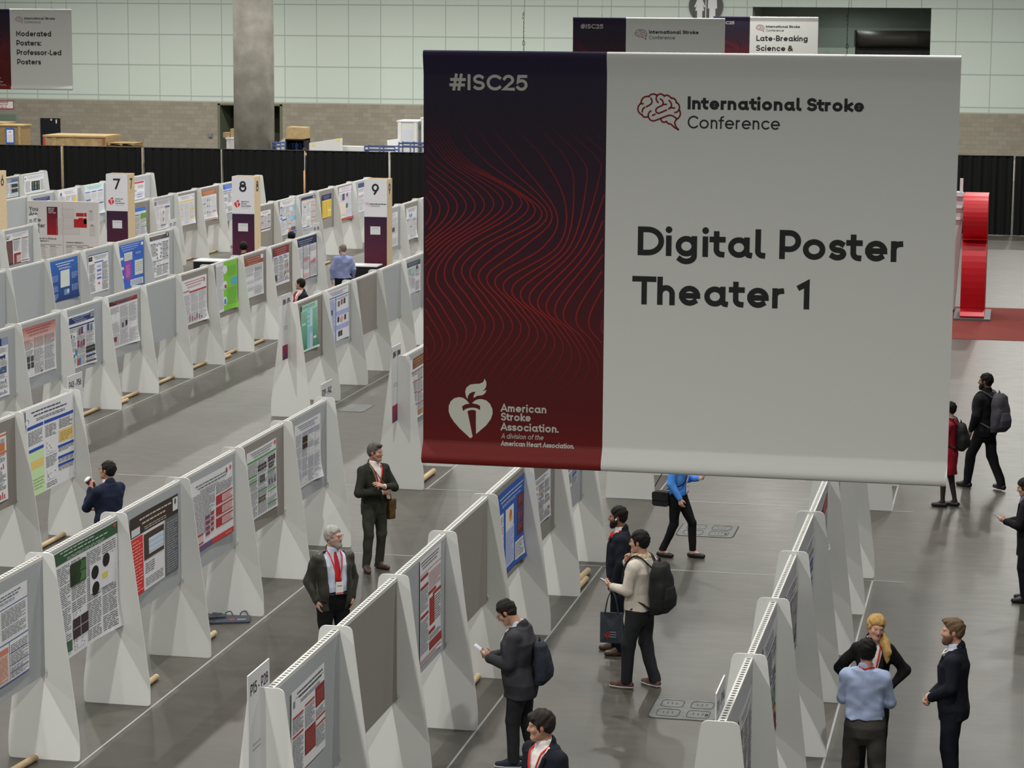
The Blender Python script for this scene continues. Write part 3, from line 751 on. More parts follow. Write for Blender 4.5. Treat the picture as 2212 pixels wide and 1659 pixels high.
@lay
def p34(s):
    s.title(.07, .2, '#44464c'); s.R(.82, .04, .86, .11, '#8a4a4c', 3); s.E(.94, .06, .02, .03, '#9a3d3d', 3); s.T(.02, .2, .55, .78, 32)
    s.T(.58, .2, .98, .34, 8)
    for y in (.36, .52, .68): s.R(.58, y, .98, y + .13, '#b5a3a3', 2); s.R(.58, y, .72, y + .13, '#8e3033', 3); s.R(.58, y, .98, y + .02, '#8e3033', 3); s.R(.58, y + .115, .98, y + .13, '#8e3033', 3); s.T(.74, y + .03, .96, y + .11, 4, '#9a5d5f', 4)
    for i in range(4): s.R(.34, .56 + .075 * i, .44, .61 + .075 * i, '#423a5e', 4, '#8e3a45'); s.R(.46, .54 + .075 * i, .53, .585 + .075 * i, '#94343c', 4)
    s.R(.04, .76, .28, .9, '#a99a9a', 3); s.R(.04, .76, .28, .785, '#8e3033', 4); s.R(.04, .88, .28, .9, '#8e3033', 4)
    s.R(0, .92, .5, 1, '#5b4668', 3); s.R(.5, .92, 1, 1, '#a23a3a', 3); s.T(.8, .95, .95, .98, 1, '#c0898a', 5)
@lay
def p35(s):
    s.title(.03, .12, '#3c3f42'); s.E(.95, .05, .03, .03, '#b0383a', 3); s.R(.02, .145, .98, .17, '#3f7d45', 3); s.cols(3, .19, .98, None, ('bars', 'plot'), nsec=4, fg=.3)
    for x, y in ((.03, .36), (.03, .45), (.68, .42), (.68, .7), (.68, .88), (.36, .62)): s.R(x, y, x + .29, y + .02, '#3f7d45', 5)
    for x0, y0, x1, y1 in ((.35, .26, .64, .34), (.7, .22, .96, .28), (.72, .31, .9, .38)): s.fig(x0, y0, x1, y1, 'grid', '#2d2a29')
    s.fig(.42, .42, .58, .52, 'grid', '#33402f'); s.fig(.38, .72, .6, .8, 'grid', '#4b4a2c'); [s.fig(.7 + .1 * i, .5, .77 + .1 * i, .62, 'bars', '#3f4a63') for i in range(3)]
@lay
def p36(s): s.title(.03, .12, '#44485a'); s.cols(4, .16, .98, None, ('plot',), nsec=4, tc=C('#6d7180', 1.3), fg=.4); s.R(.3, .23, .48, .42, '#33291f', 5); s.R(.3, .33, .48, .34, '#8b8b8b', 6); s.R(0, .82, .1, .9, '#232a40', 5); s.T(.3, .16, .9, .18, 1, '#3c4ea0', 5)
@lay
def p25(s): s.R(.0, .02, 1, .05, '#b0623c', 2); s.T(.1, .0, .9, .03, 1, '#5a3f73', 3); s.cols(3, .08, .98, None, ('bars',), nsec=4, col2='#a03b40', fg=.6); s.R(.4, .27, 1, .3, '#c05a3a', 4); s.R(.75, .15, .95, .25, '#a4653a', 5)
@lay
def p26(s):
    s.title(.04, .17, '#3a3f4e', 2, .12, .9); s.E(.03, .14, .035, .03, '#5b5aa0', 2); s.E(.015, .145, .035, .03, PAPER, 3)
    s.R(.02, .2, .36, .235, '#27408c', 3); s.R(.38, .2, .98, .235, '#27408c', 3); s.T(.03, .26, .34, .42, 10); s.T(.4, .26, .62, .4, 8); s.T(.68, .25, .96, .36, 6)
    s.R(.68, .38, .96, .52, '#bfa264', 3); s.T(.7, .4, .94, .51, 5, '#8f7a4a', 5); s.R(.03, .46, .36, .495, '#27408c', 3); s.R(.03, .5, .36, 1, '#a3bd8f', 2); s.R(.05, .6, .35, .69, '#bfa264', 3); s.T(.06, .8, .34, .94, 4, '#7f946e', 4)
    for y in (.55, .68, .77): s.R(.66, y, .98, y + .03, '#27408c', 3); s.T(.67, y + .035, .97, y + .08, 3)
    s.fig(.42, .45, .62, .6, 'plot', '#333a66'); s.T(.4, .62, .63, .75, 8); s.fig(.42, .78, .62, .9, 'plot', '#333a66'); s.T(.4, .92, .63, .98, 3)
@lay
def p40(s):
    s.R(.1, .10, .97, .105, '#444444', 3); s.title(.04, .2, '#3c3c40', 2, .15, .95); s.R(.05, .12, .09, .2, '#6a6a6e', 3)
    for x, y in ((.03, .3), (.37, .27), (.03, .52), (.7, .56), (.7, .64)): s.R(x, y, x + .29, y + .022, '#8c3229', 4)
    s.R(.7, .2, .98, .43, '#6f2a27', 4); s.R(.37, .57, .68, .86, '#6f2a27', 4); s.T(.72, .24, .96, .4, 6, '#8c5550', 5); s.T(.39, .6, .66, .84, 9, '#8c5550', 5)
    s.T(.03, .33, .32, .5, 10); s.T(.03, .56, .32, .97, 24); s.T(.37, .31, .66, .55, 14); s.T(.7, .46, .98, .55, 5); s.T(.7, .68, .98, .9, 12)
@lay
def p42(s):
    s.title(.03, .11, '#4a3b3b', 2, .03, .9); s.R(.0, .15, 1, .155, '#833a33', 3)
    for x, y in ((.02, .17), (.02, .26), (.4, .37), (.02, .53)): s.R(x, y, x + .36, y + .03, '#833330', 4)
    s.T(.02, .3, .38, .5, 12); s.T(.42, .19, .98, .36, 12, '#8a5a58'); s.R(.45, .44, .68, .70, '#8a332c', 4); s.R(.62, .41, 1, .44, '#8a332c', 4); s.T(.7, .46, .98, .7, 10); s.T(.02, .58, .38, .9, 20); s.R(.4, .74, .7, .775, '#833330', 4); s.T(.42, .79, .98, .84, 4); s.R(.42, .85, 1, .93, '#833330', 4); s.T(.0, .95, .98, .99, 2, '#833330')
@lay
def p44(s):
    s.R(0, 0, 1, 1, '#2c4d91', 1); s.title(.06, .2, '#a2acc0', 2, .05, .95); s.R(.0, .25, .2, .92, G1, 3); s.T(.02, .28, .18, .9, 26, INK, 4); s.R(.28, .25, .60, .5, G1, 3); s.E(.48, .36, .055, .07, '#c05a2c', 4); s.E(.49, .40, .05, .03, '#c58a33', 5)
    s.R(.28, .5, .62, .93, '#9aa3c4', 3); s.T(.3, .52, .6, .9, 18, '#6e78a5', 4)
    for y in (.21, .4, .53): s.R(.75, y, .97, y + (.17 if y < .3 else .11 if y < .5 else .16), '#5a2b30', 3); s.T(.77, y + .02, .95, y + .1, 4, '#7f5458', 4)
    s.R(.66, .74, .97, .95, G1, 3); s.T(.68, .76, .95, .93, 10, INK, 4)
@lay
def p45(s): s.title(.03, .12, '#44464c'); s.cols(3, .16, .97, None, ('bars', 'plot'), nsec=4, fg=.4); s.R(.5, .36, .6, .42, '#a58a5a', 5); s.R(.85, .75, .93, .79, '#9a4c45', 5)
@lay
def p46(s): s.head(.12, '#3a5fa8'); s.cols(2, .15, .97, '#3a5fa8', ('plot', 'img'), nsec=3, fg=.5)
@lay
def a1(s): s.R(0, 0, 1, .13, '#27305a'); s.R(.8, .0, 1, .13, '#6d7a90', 2); s.cols(3, .16, .97, None, ('bars', 'img'), nsec=4, fg=.6); s.R(.6, .3, .9, .34, '#27305a', 4)
@lay
def a2(s): s.R(0, 0, 1, .42, '#8f5650', 1, '#b9a9a6'); s.title(.04, .2, '#7a3a38'); s.cols(3, .25, .97, None, ('plot',), nsec=3, fg=.1); [s.R(.14 + .12 * i, .58 + .13 * j, .22 + .12 * i, .69 + .13 * j, '#3a3b3d', 5) for i in range(2) for j in range(2)]; s.R(.55, .93, .6, .96, '#7a2c2c', 4)
@lay
def a3(s):
    s.R(.1, .04, .98, .16, '#27305a'); s.title(.05, .15, '#9aa0b4', 2, .2, .8); s.R(.84, .02, 1, .13, '#6f7680', 3); s.R(.0, .1, .09, .2, '#3f5f99', 3); s.R(.0, .21, .98, .235, '#27305a', 3)
    s.cols(3, .25, .98, None, ('bars',), nsec=4, fg=.2)
    for x, y, c in ((.42, .28, '#7a3d55'), (.5, .26, '#333c63'), (.72, .24, '#333c63'), (.84, .26, '#3f6f78'), (.38, .5, '#6d3a58'), (.48, .52, '#8a3f5a'), (.56, .5, '#6d3a58'), (.3, .65, '#3f6f78'), (.42, .83, '#3f5f99'), (.36, .84, '#8a4c3a')): s.R(x, y, x + .055, y + .12, c, 6)
    s.R(.66, .66, .98, .78, '#2c2e33', 5); s.R(.66, .71, .98, .715, '#999999', 6); s.R(.66, .83, .98, .86, '#27305a', 5); s.R(.66, .93, .98, .96, '#3a3d48', 5)
@lay
def a4(s): s.R(0, 0, 1, .09, '#4a2427'); s.R(.7, 0, 1, .07, '#7a2b2a', 2); s.title(.01, .085, '#8f7274', 1); s.cols(3, .13, .97, None, ('plot',), nsec=3, tc=C('#77777b', 1.4), fg=.4); s.R(.43, .5, .47, .6, '#333955', 5); s.R(.54, .47, .60, .58, '#26272b', 5); s.R(.08, .76, .24, .86, '#6a2a33', 5)
@lay
def a6(s): s.title(.04, .2, '#8f4a4a', 2); s.R(.3, .27, .98, .31, '#8f3a3a', 3); s.R(.02, .24, .3, .27, '#8a6a6a', 3); s.cols(3, .33, .97, None, ('plot',), nsec=3, fg=.1, tc=C('#808084', 1.4)); [s.R(.3 + .09 * i, .78 + .05 * (i % 3), .33 + .09 * i, .93, '#7a4a52', 5) for i in range(6)]; s.E(.9, .1, .04, .05, '#a07070', 3)
@lay
def a7(s): s.R(.36, 0, 1, 1, '#68a23c', 1); s.T(.02, .06, .33, .95, 38, '#77787c', 2); [s.E(.42, y, .11, .09, '#a5b9cc', 3) for y in (.16, .48, .8)]; [s.E(.42, y, .09, .075, G1, 4) for y in (.16, .48, .8)]; s.R(.4, .47, .5, .54, '#8a3b30', 5); s.R(.38, .76, .48, .86, '#3f62a0', 5); s.R(.72, .36, .98, .5, '#4a8fb0', 3); s.T(.55, .1, .95, .32, 7, '#5a8a3a', 3); s.T(.55, .55, .95, .9, 10, '#5a8a3a', 3)
@lay
def a8(s): s.R(0, 0, 1, .2, '#7b4535'); s.title(.02, .19, '#a08072', 2); s.R(.86, .0, 1, .1, G1, 3); s.cols(2, .22, .97, None, ('table', 'plot'), nsec=4, tc=C('#85868a', 1.4), fg=.3)
@lay
def a9(s): s.R(0, 0, 1, .22, '#6d2d2c'); s.title(.04, .2, '#9a6f6d', 2); [s.R(.04 + .3 * i, .25, .24 + .3 * i, .275, '#3f6aa0', 3) for i in range(3)]; s.cols(3, .28, .9, None, ('bars',), nsec=3, fg=.25); [s.R(x, y, x + .025, y + .1, c, 5) for x, y, c in ((.84, .5, '#c07a3c'), (.9, .48, '#a03b3a'), (.66, .72, '#26272b'), (.72, .68, '#26272b'), (.84, .7, '#c07a3c'), (.92, .66, '#a03b3a'))]; s.R(.06, .72, .22, .88, '#3b3d42', 5); s.R(.0, .9, 1, .915, '#5a2c2c', 5)
@lay
def a10(s): s.R(0, 0, 1, .2, '#232b45'); s.title(.05, .19, '#8990a5', 2, .1, .8); s.cols(3, .23, .97, None, ('plot',), nsec=2, fg=.3, tc=C('#7c7d86', 1.4)); [s.R(x, .2, x + .012, 1, '#2b3350', 4) for x in (.33, .64, .985)]; [s.R(.36 + .05 * i, .5 - .03 * (i % 2), .39 + .05 * i, .56, '#c0606a', 5) for i in range(5)]; [s.R(.68 + .05 * i, .62 - .02 * i % 3, .71 + .05 * i, .66, '#c0606a', 5) for i in range(5)]; s.R(.36, .86, .6, .95, '#b58a92', 5); s.R(0, .985, 1, 1, '#2b3350', 5)
@lay
def z2(s): s.R(0, 0, 1, 1, '#2b5599', 1, '#1d2f5c'); s.title(.06, .24, '#b4bccb', 2, .2, .85); s.R(.36, .27, .68, .68, '#a9b0ac', 3); [s.T(x, y, x + .22, y + .16, 5, '#7f90b5', 4) for x, y in ((.05, .35), (.05, .6), (.75, .36), (.75, .66), (.05, .8))]; s.R(.48, .74, .66, .88, '#5b7190', 3); s.R(.58, .75, .66, .84, '#98a5b0', 4)
@lay
def z3(s): s.R(0, 0, 1, .02, '#344270'); s.R(.02, .05, .2, .16, '#1e1a18', 2); s.R(.07, .08, .15, .12, '#8f5a24', 3); s.title(.05, .14, '#555a66', 2, .25, .95); s.R(.3, .2, .74, .225, '#334a90', 3); s.cols(3, .24, .97, None, ('plot',), nsec=3, fg=.2, only=(0, 2)); [s.R(.42, y, .62, y + .05, c, 3) for y, c in ((.3, '#8a8fb0'), (.41, '#4a57a0'), (.51, '#7f88b5'), (.61, '#4a57a0'))]; s.R(.46, .74, .56, .8, '#a05a6a', 3)
@lay
def z4(s): s.R(0, 0, 1, 1, '#2f52a0', 1); s.title(.02, .16, '#8fa0c8', 2, .02, .8); s.R(.88, .03, .97, .1, G1, 3); s.R(.18, .2, .52, .38, '#a9aca6', 3); s.T(.2, .23, .5, .36, 3, '#8a8c86', 4); s.E(.33, .61, .17, .23, '#7d3a80', 3); s.T(.24, .48, .42, .76, 9, '#a374a5', 4); s.R(.62, .42, .95, .76, '#a9aca6', 3); s.T(.66, .46, .92, .7, 5, '#8a8c86', 4); [s.R(.0, y, .14, y + .06, '#a3abbb', 3) for y in (.28, .5, .7, .88)]; s.R(.42, .84, .95, .98, '#a5acba', 3); s.T(.45, .86, .92, .97, 5, INK, 4); s.R(.62, .2, .9, .3, '#24428a', 3); s.T(.65, .22, .88, .29, 3, '#8fa0c8', 4)
@lay
def z5(s): s.R(0, .03, 1, .13, '#453c3e'); s.title(.04, .12, '#8a8284', 2, .05, .75); s.R(.84, .0, .98, .11, '#38343a', 2); s.E(.91, .05, .02, .045, G1, 3); s.cols(3, .2, .97, '#4b4446', ('plot',), nsec=4, fg=.15); s.R(.34, .2, .64, .6, PAPER, 5); [s.R(x, y, x + .045, y + .06, c, 6) for x, y, c in ((.38, .22, '#3c3f63'), (.47, .2, '#3f4a90'), (.56, .22, '#3c3f63'), (.36, .33, '#4a4060'), (.57, .32, '#36406a'), (.36, .43, '#4f4a3c'), (.57, .42, '#3c3f63'), (.38, .52, '#4a4048'), (.55, .5, '#333a50'))]
@lay
def m1(s): s.R(.02, .05, .2, .12, '#8a8a8e', 3); s.R(.02, .13, .14, .17, '#7a3a3a', 3); s.title(.02, .13, '#6a6a6e', 2, .25, .95); s.R(.02, .22, .3, 1, '#4a2a2c', 3); s.T(.05, .26, .28, .95, 26, '#765a5a', 4); s.R(.32, .2, .66, .23, '#3c3036', 3); s.T(.34, .25, .64, .6, 20); s.R(.34, .66, .66, 1, '#6d3134', 3); s.R(.46, .74, .66, .97, '#a08a8a', 4); s.R(.7, .2, .98, .23, '#6d3134', 3); s.T(.69, .25, .98, .9, 44, '#7c7c80', 2, words=False); s.R(.68, .93, .98, .96, '#6d3134', 4)
@lay
def b1(s): s.R(0, 0, 1, 1, '#95bfae', 1, '#2a5a42'); s.R(0, 0, .04, .12, '#273259', 3); s.T(.05, .02, .95, .09, 2, '#587f70', 4); s.T(.02, .14, .33, .97, 34, '#4f8a70', 2); s.T(.7, .14, .98, .97, 34, '#4f8a70', 2); s.R(.34, .11, .66, .97, '#6fa0b0', 2); s.R(.5, .12, .64, .5, '#9fb9bf', 3); s.R(.48, .64, .66, .97, '#94a8b5', 3); [s.R(.36, y, .47, y + .05, '#8fb8c8', 3) for y in (.15, .25, .35, .45)]; s.R(.7, .74, .88, .79, '#a9bcb3', 3); s.R(.04, .38, .26, .43, '#8fb5a2', 3); s.R(0, .955, 1, 1, '#a5bdb3', 4)
@lay
def b2(s): s.title(.03, .1, '#4f5a80', 2, .12, .9); s.R(0, .13, 1, .145, '#334a80', 3); s.R(.37, .14, .40, 1, '#4a5fa0', 3); s.R(.02, .16, .36, .98, '#9da2bf', 2); s.T(.04, .18, .34, .96, 26, '#6d7398', 3); [s.R(.42, y, .99, y + .09, '#8a90b8', 2) for y in (.43, .7)]; [s.R(x, y, x + .08, y + .1, c, 5) for x, y, c in ((.48, .24, '#5c5a3c'), (.62, .22, '#8a4a55'), (.75, .22, '#2f4040'), (.46, .54, '#232c48'), (.78, .54, '#3a3d48'), (.5, .82, '#33363f'), (.6, .82, '#33363f'), (.16, .36, '#3a4680'))]; s.E(.66, .6, .06, .06, '#b08a7a', 5); s.T(.44, .17, .96, .21, 2, '#6d7398')
@lay
def b5(s): s.R(0, 0, 1, .16, '#3a434e'); s.title(.03, .15, '#858d96', 2); s.cols(3, .19, .97, None, ('plot',), nsec=3, fg=.2, tc=C('#85888c', 1.4)); s.R(.3, .2, .6, .4, '#86a09b', 5); s.R(.7, .17, .82, .28, '#3f4a55', 5)
@lay
def c1(s): s.R(.12, .0, 1, .17, '#6d4830'); s.R(.02, .0, .1, .17, G1, 2); s.title(.03, .15, '#9a806c', 2, .15, 1); s.cols(3, .21, .97, '#7a3f32', ('plot', 'img'), nsec=4, col2='#8a6a4a')
@lay
def r90(s): s.title(.05, .15, '#7a7a7e', 2); s.cols(3, .25, .84, None, ('plot',), nsec=2, fg=.2, tc=C('#86868a', 1.4)); [s.R(x, y, x + .28, y + .03, '#63353a', 5) for x, y in ((.02, .22), (.68, .22), (.02, .55), (.68, .55))]; s.R(0, .86, 1, .91, '#5c2c33', 5)
@lay
def r91(s): s.title(.03, .12, '#7a808a', 2); s.cols(3, .17, .97, None, ('plot',), nsec=4, fg=.3, tc=C('#8b8e92', 1.4), col2='#5f93b5'); [s.R(.03, y, .12, y + .04, '#3350a5', 5) for y in (.16, .38, .48)]; s.R(.12, .53, .4, .57, '#3350a5', 5); s.R(.86, .2, .98, .33, '#6fa8c5', 5); s.R(.66, .5, .98, .62, '#6f9fc0', 5); s.R(.55, .84, .7, .93, '#b06a50', 5); s.R(.7, .82, .98, .92, '#4a505c', 5); s.R(.5, .94, 1, .98, '#3350a5', 5); s.R(.55, .68, .7, .71, '#b06a40', 5)
@lay
def r92(s): s.R(0, 0, 1, .09, '#2a2c4a'); s.R(.82, .02, .96, .07, '#8b90a5', 3); s.R(0, .1, 1, .125, '#b58555', 2); s.cols(3, .15, .97, None, ('plot',), nsec=4, fg=.3, tc=C('#909094', 1.5)); [s.R(.68, y, .98, y + .02, '#b5763c', 5) for y in (.3, .5, .68, .8)]; s.R(.22, .28, .3, .34, '#4a4f58', 5); s.R(0, .94, .6, .965, '#2a3350', 5)
@lay
def r93(s): s.R(0, 0, 1, 1, '#b39a42', 1); s.R(0, 0, 1, .24, '#20254a', 2); s.title(.05, .2, '#6a70a0', 2); s.T(.04, .3, .3, .95, 22, '#8f7c3a', 2); s.T(.36, .3, .62, .95, 22, '#8f7c3a', 2); s.R(.64, .24, .67, 1, '#c0ac62', 3); s.T(.7, .3, .96, .62, 12, '#8f7c3a', 2); s.R(.7, .7, .97, .75, '#c2bea8', 4)
@lay
def r94(s): s.R(0, 0, 1, .12, '#b5aebb', 1); s.title(.02, .1, '#8a7c94', 2); s.R(.0, .14, 1, .152, '#6a5a80', 3); s.cols(2, .2, .9, None, ('plot',), nsec=3, fg=.1, tc=C('#9b9ba0', 1.5)); s.R(.25, .2, .42, .4, '#4a4066', 5); s.R(.58, .2, .66, .32, '#2f4a66', 5); s.R(.54, .24, .58, .28, '#a04a50', 5); s.R(.05, .46, .48, .82, '#b3a69c', 4); s.R(.52, .52, .66, .65, '#2f5a6a', 5); s.R(.5, .82, 1, .9, '#9d9fbb', 4); s.R(.0, .93, 1, 1, '#9a4438', 5)
@lay
def r95(s): s.R(0, 0, 1, .16, '#3a4568'); s.cols(2, .2, .97, '#6f7484', ('bars',), nsec=3, fg=.4, col2='#b05a70', tc=C('#909094', 1.5))
@lay
def r101(s): s.title(.03, .12, '#7c7c80', 2); s.cols(2, .15, .97, None, ('plot',), nsec=4, fg=.1, tc=C('#98989c', 1.5)); s.R(.2, .44, .72, .56, '#46484c', 5)
@lay
def r102(s): s.title(.03, .14, '#5a5a60', 2); s.R(.3, .2, .4, .3, '#3f7aa5', 5); s.R(.46, .2, .56, .3, '#3f7aa5', 5); s.cols(3, .34, .97, None, ('plot',), nsec=4, fg=.2, tc=C('#909398', 1.5)); [s.R(x, y, x + .25, y + .02, '#55585c', 5) for x, y in ((.05, .36), (.65, .4), (.3, .6))]
@lay
def r80(s): s.R(0, .0, 1, .13, '#3860a5'); s.T(0, .16, 1, .2, 1, '#9aa8c0', 2); s.R(0, .23, .62, .27, '#3860a5', 3); s.R(.66, .21, 1, .41, '#55803c', 3); s.cols(3, .3, .97, None, ('plot',), nsec=3, fg=.1, only=(0, 1)); s.R(.66, .6, 1, .64, '#7f9a4c', 4); s.R(.66, .67, 1, .7, '#3860a5', 4); s.T(.66, .43, .98, .58, 6); s.T(.66, .72, .98, .95, 10)
@lay
def r81(s): s.R(0, 0, 1, .16, '#a09aa0', 1); s.R(0, .04, .14, .17, '#66606c', 2); s.title(.03, .15, '#77727a', 2, .2, .95); s.cols(3, .2, .97, None, ('plot',), nsec=4, fg=.2, tc=C('#96969a', 1.5)); s.R(.66, .24, .97, .29, '#474b60', 5); s.R(.55, .38, .6, .48, '#a0584c', 5); s.R(.55, .62, .6, .72, '#a0584c', 5); s.R(.4, .84, .7, .88, '#5c5f6c', 5)
@lay
def r82(s): s.title(.04, .14, '#6d6d70', 2); s.R(.9, .06, .94, .13, '#4a5fa0', 3); s.R(.03, .19, .97, .23, '#c29a4c', 4); s.cols(3, .26, .97, None, ('plot',), nsec=3, fg=.2, tc=C('#96969a', 1.5)); [s.R(x, y, x + w, y + .035, '#c29a4c', 5) for x, y, w in ((.1, .44, .16), (.66, .48, .31), (.1, .68, .13), (.68, .74, .29))]
@lay
def r83(s): s.R(0, 0, 1, .17, '#8e5a3c'); s.title(.03, .15, '#b08d78', 2); s.cols(3, .22, .9, None, ('plot',), nsec=3, fg=.1, tc=C('#96969a', 1.5)); [s.R(.36 + .13 * i, y - .07 + .03 * i, .42 + .13 * i, y, c, 5) for y in (.36, .56, .76) for i, c in ((0, '#4a78b0'), (1, '#a0605c'), (2, '#5c8a5c'))]; [s.R(x, y, x + .24, y + .02, '#7a3f35', 5) for x, y in ((.05, .42), (.7, .72), (.05, .74))]; s.R(0, .955, 1, .98, '#8a4a3c', 5)
@lay
def r84(s): s.R(0, 0, 1, .16, '#3a5ca5'); s.title(.03, .15, '#8a9cc5', 2); [s.R(x, .2, x + .3, .23, '#3a5ca5', 4) for x in (.02, .36, .68)]; s.cols(3, .25, .97, None, ('plot',), nsec=3, fg=.3); [s.R(.06, y, .24, y + .03, '#3a66b0', 5) for y in (.44, .66, .82)]
@lay
def r71(s): s.R(0, 0, 1, .16, '#31365c'); s.title(.03, .15, '#7d82a0', 1); s.cols(3, .2, .97, '#31365c', ('plot',), nsec=3)
@lay
def r72(s): s.title(.04, .17, '#78797d', 2, .25, .95); s.E(.12, .14, .05, .07, '#5c5f64', 3); s.cols(3, .22, .97, None, ('plot',), nsec=3, fg=.2, tc=C('#909094', 1.5)); s.R(.78, .32, .95, .55, '#b59a4c', 5)
@lay
def r73(s): s.R(0, 0, 1, .14, '#9fb9bd', 1); s.title(.02, .13, '#64828a', 2); [s.R(.02 + .33 * i, .2, .29 + .33 * i, .23, '#34528c', 4) for i in range(3)]; s.cols(3, .26, .95, None, ('plot',), nsec=3, fg=.2, tc=C('#9c9ca0', 1.5)); s.R(.03, .46, .3, .5, '#34528c', 5); s.R(.7, .62, .97, .66, '#34528c', 5); s.R(0, .93, 1, 1, '#9fb5bd', 4)
@lay
def r75(s): s.R(.1, .02, .95, .12, '#a03a3a', 4); s.cols(2, .16, .97, None, ('plot', 'table'), nsec=4, fg=.5, col2='#8f93b0', tc=C('#9c9ca0', 1.5)); [s.R(.45, y, .8, y + .03, '#4a62a5', 5) for y in (.72, .86)]
@lay
def r61(s): s.R(0, 0, 1, .2, '#6a7078', 1); s.R(.6, .0, 1, .16, '#3c5a80', 2); s.title(.03, .15, '#a0a5aa', 2, .05, .6); s.cols(2, .24, .97, None, ('plot',), nsec=3, fg=.2); [s.R(.62, y, .98, y + .2, '#2d3034', 5) for y in (.28, .56)]; s.R(.0, .84, 1, .92, '#8fa5b0', 5); s.R(.0, .88, .1, 1, '#27324c', 6)
@lay
def r62(s): s.title(.06, .2, '#77777b', 2, .12, .95); s.E(.06, .16, .04, .04, '#55585c', 3); s.R(.36, .35, .76, .86, '#25272b', 5); [s.R(.4 + .13 * i, .4 + .22 * j, .46 + .13 * i, .58 + .22 * j, c, 6) for i, j, c in ((0, 0, '#5a5a4a'), (1, 0, '#8a7a3c'), (2, 0, '#4a6a70'), (0, 1, '#3c5a66'), (1, 1, '#4a7a80'), (2, 1, '#55503c'))]; s.T(.05, .3, .3, .9, 16); s.T(.8, .3, .97, .9, 16)
@lay
def q0(s): s.title(.05, .14, '#5c6068', 2); s.cols(3, .18, .97, None, ('plot',), nsec=3, fg=.2)
@lay
def q1(s): s.title(.04, .14, '#55595f', 2); s.cols(3, .18, .97, '#2f4650', ('img', 'bars'), nsec=3, fg=.6, col2='#34505a'); s.R(.2, .62, .9, .65, '#5a9a4c', 6); s.R(.2, .71, .6, .74, '#5a9a4c', 6); s.R(.55, .78, .95, .82, '#c08a3c', 6); s.R(.5, .86, .95, 1, '#7a2f38', 6)
@lay
def q2(s): s.title(.04, .2, '#55595f', 2); s.cols(3, .24, .97, None, ('img',), nsec=3, fg=.4, col2='#8a8d92'); s.R(.3, .84, .9, .88, '#3f5560', 6)
@lay
def q3(s): s.title(.04, .16, '#55595f', 2); [s.R(.1, y, .9, y + .05, '#3f5a9a', 5) for y in (.35, .5, .65)]; s.cols(2, .2, .97, None, ('plot',), nsec=3)
@lay
def q4(s): s.R(0, 0, 1, .28, '#8a3640'); s.title(.04, .24, '#b08a90', 2); s.cols(3, .32, .97, None, ('plot',), nsec=3)

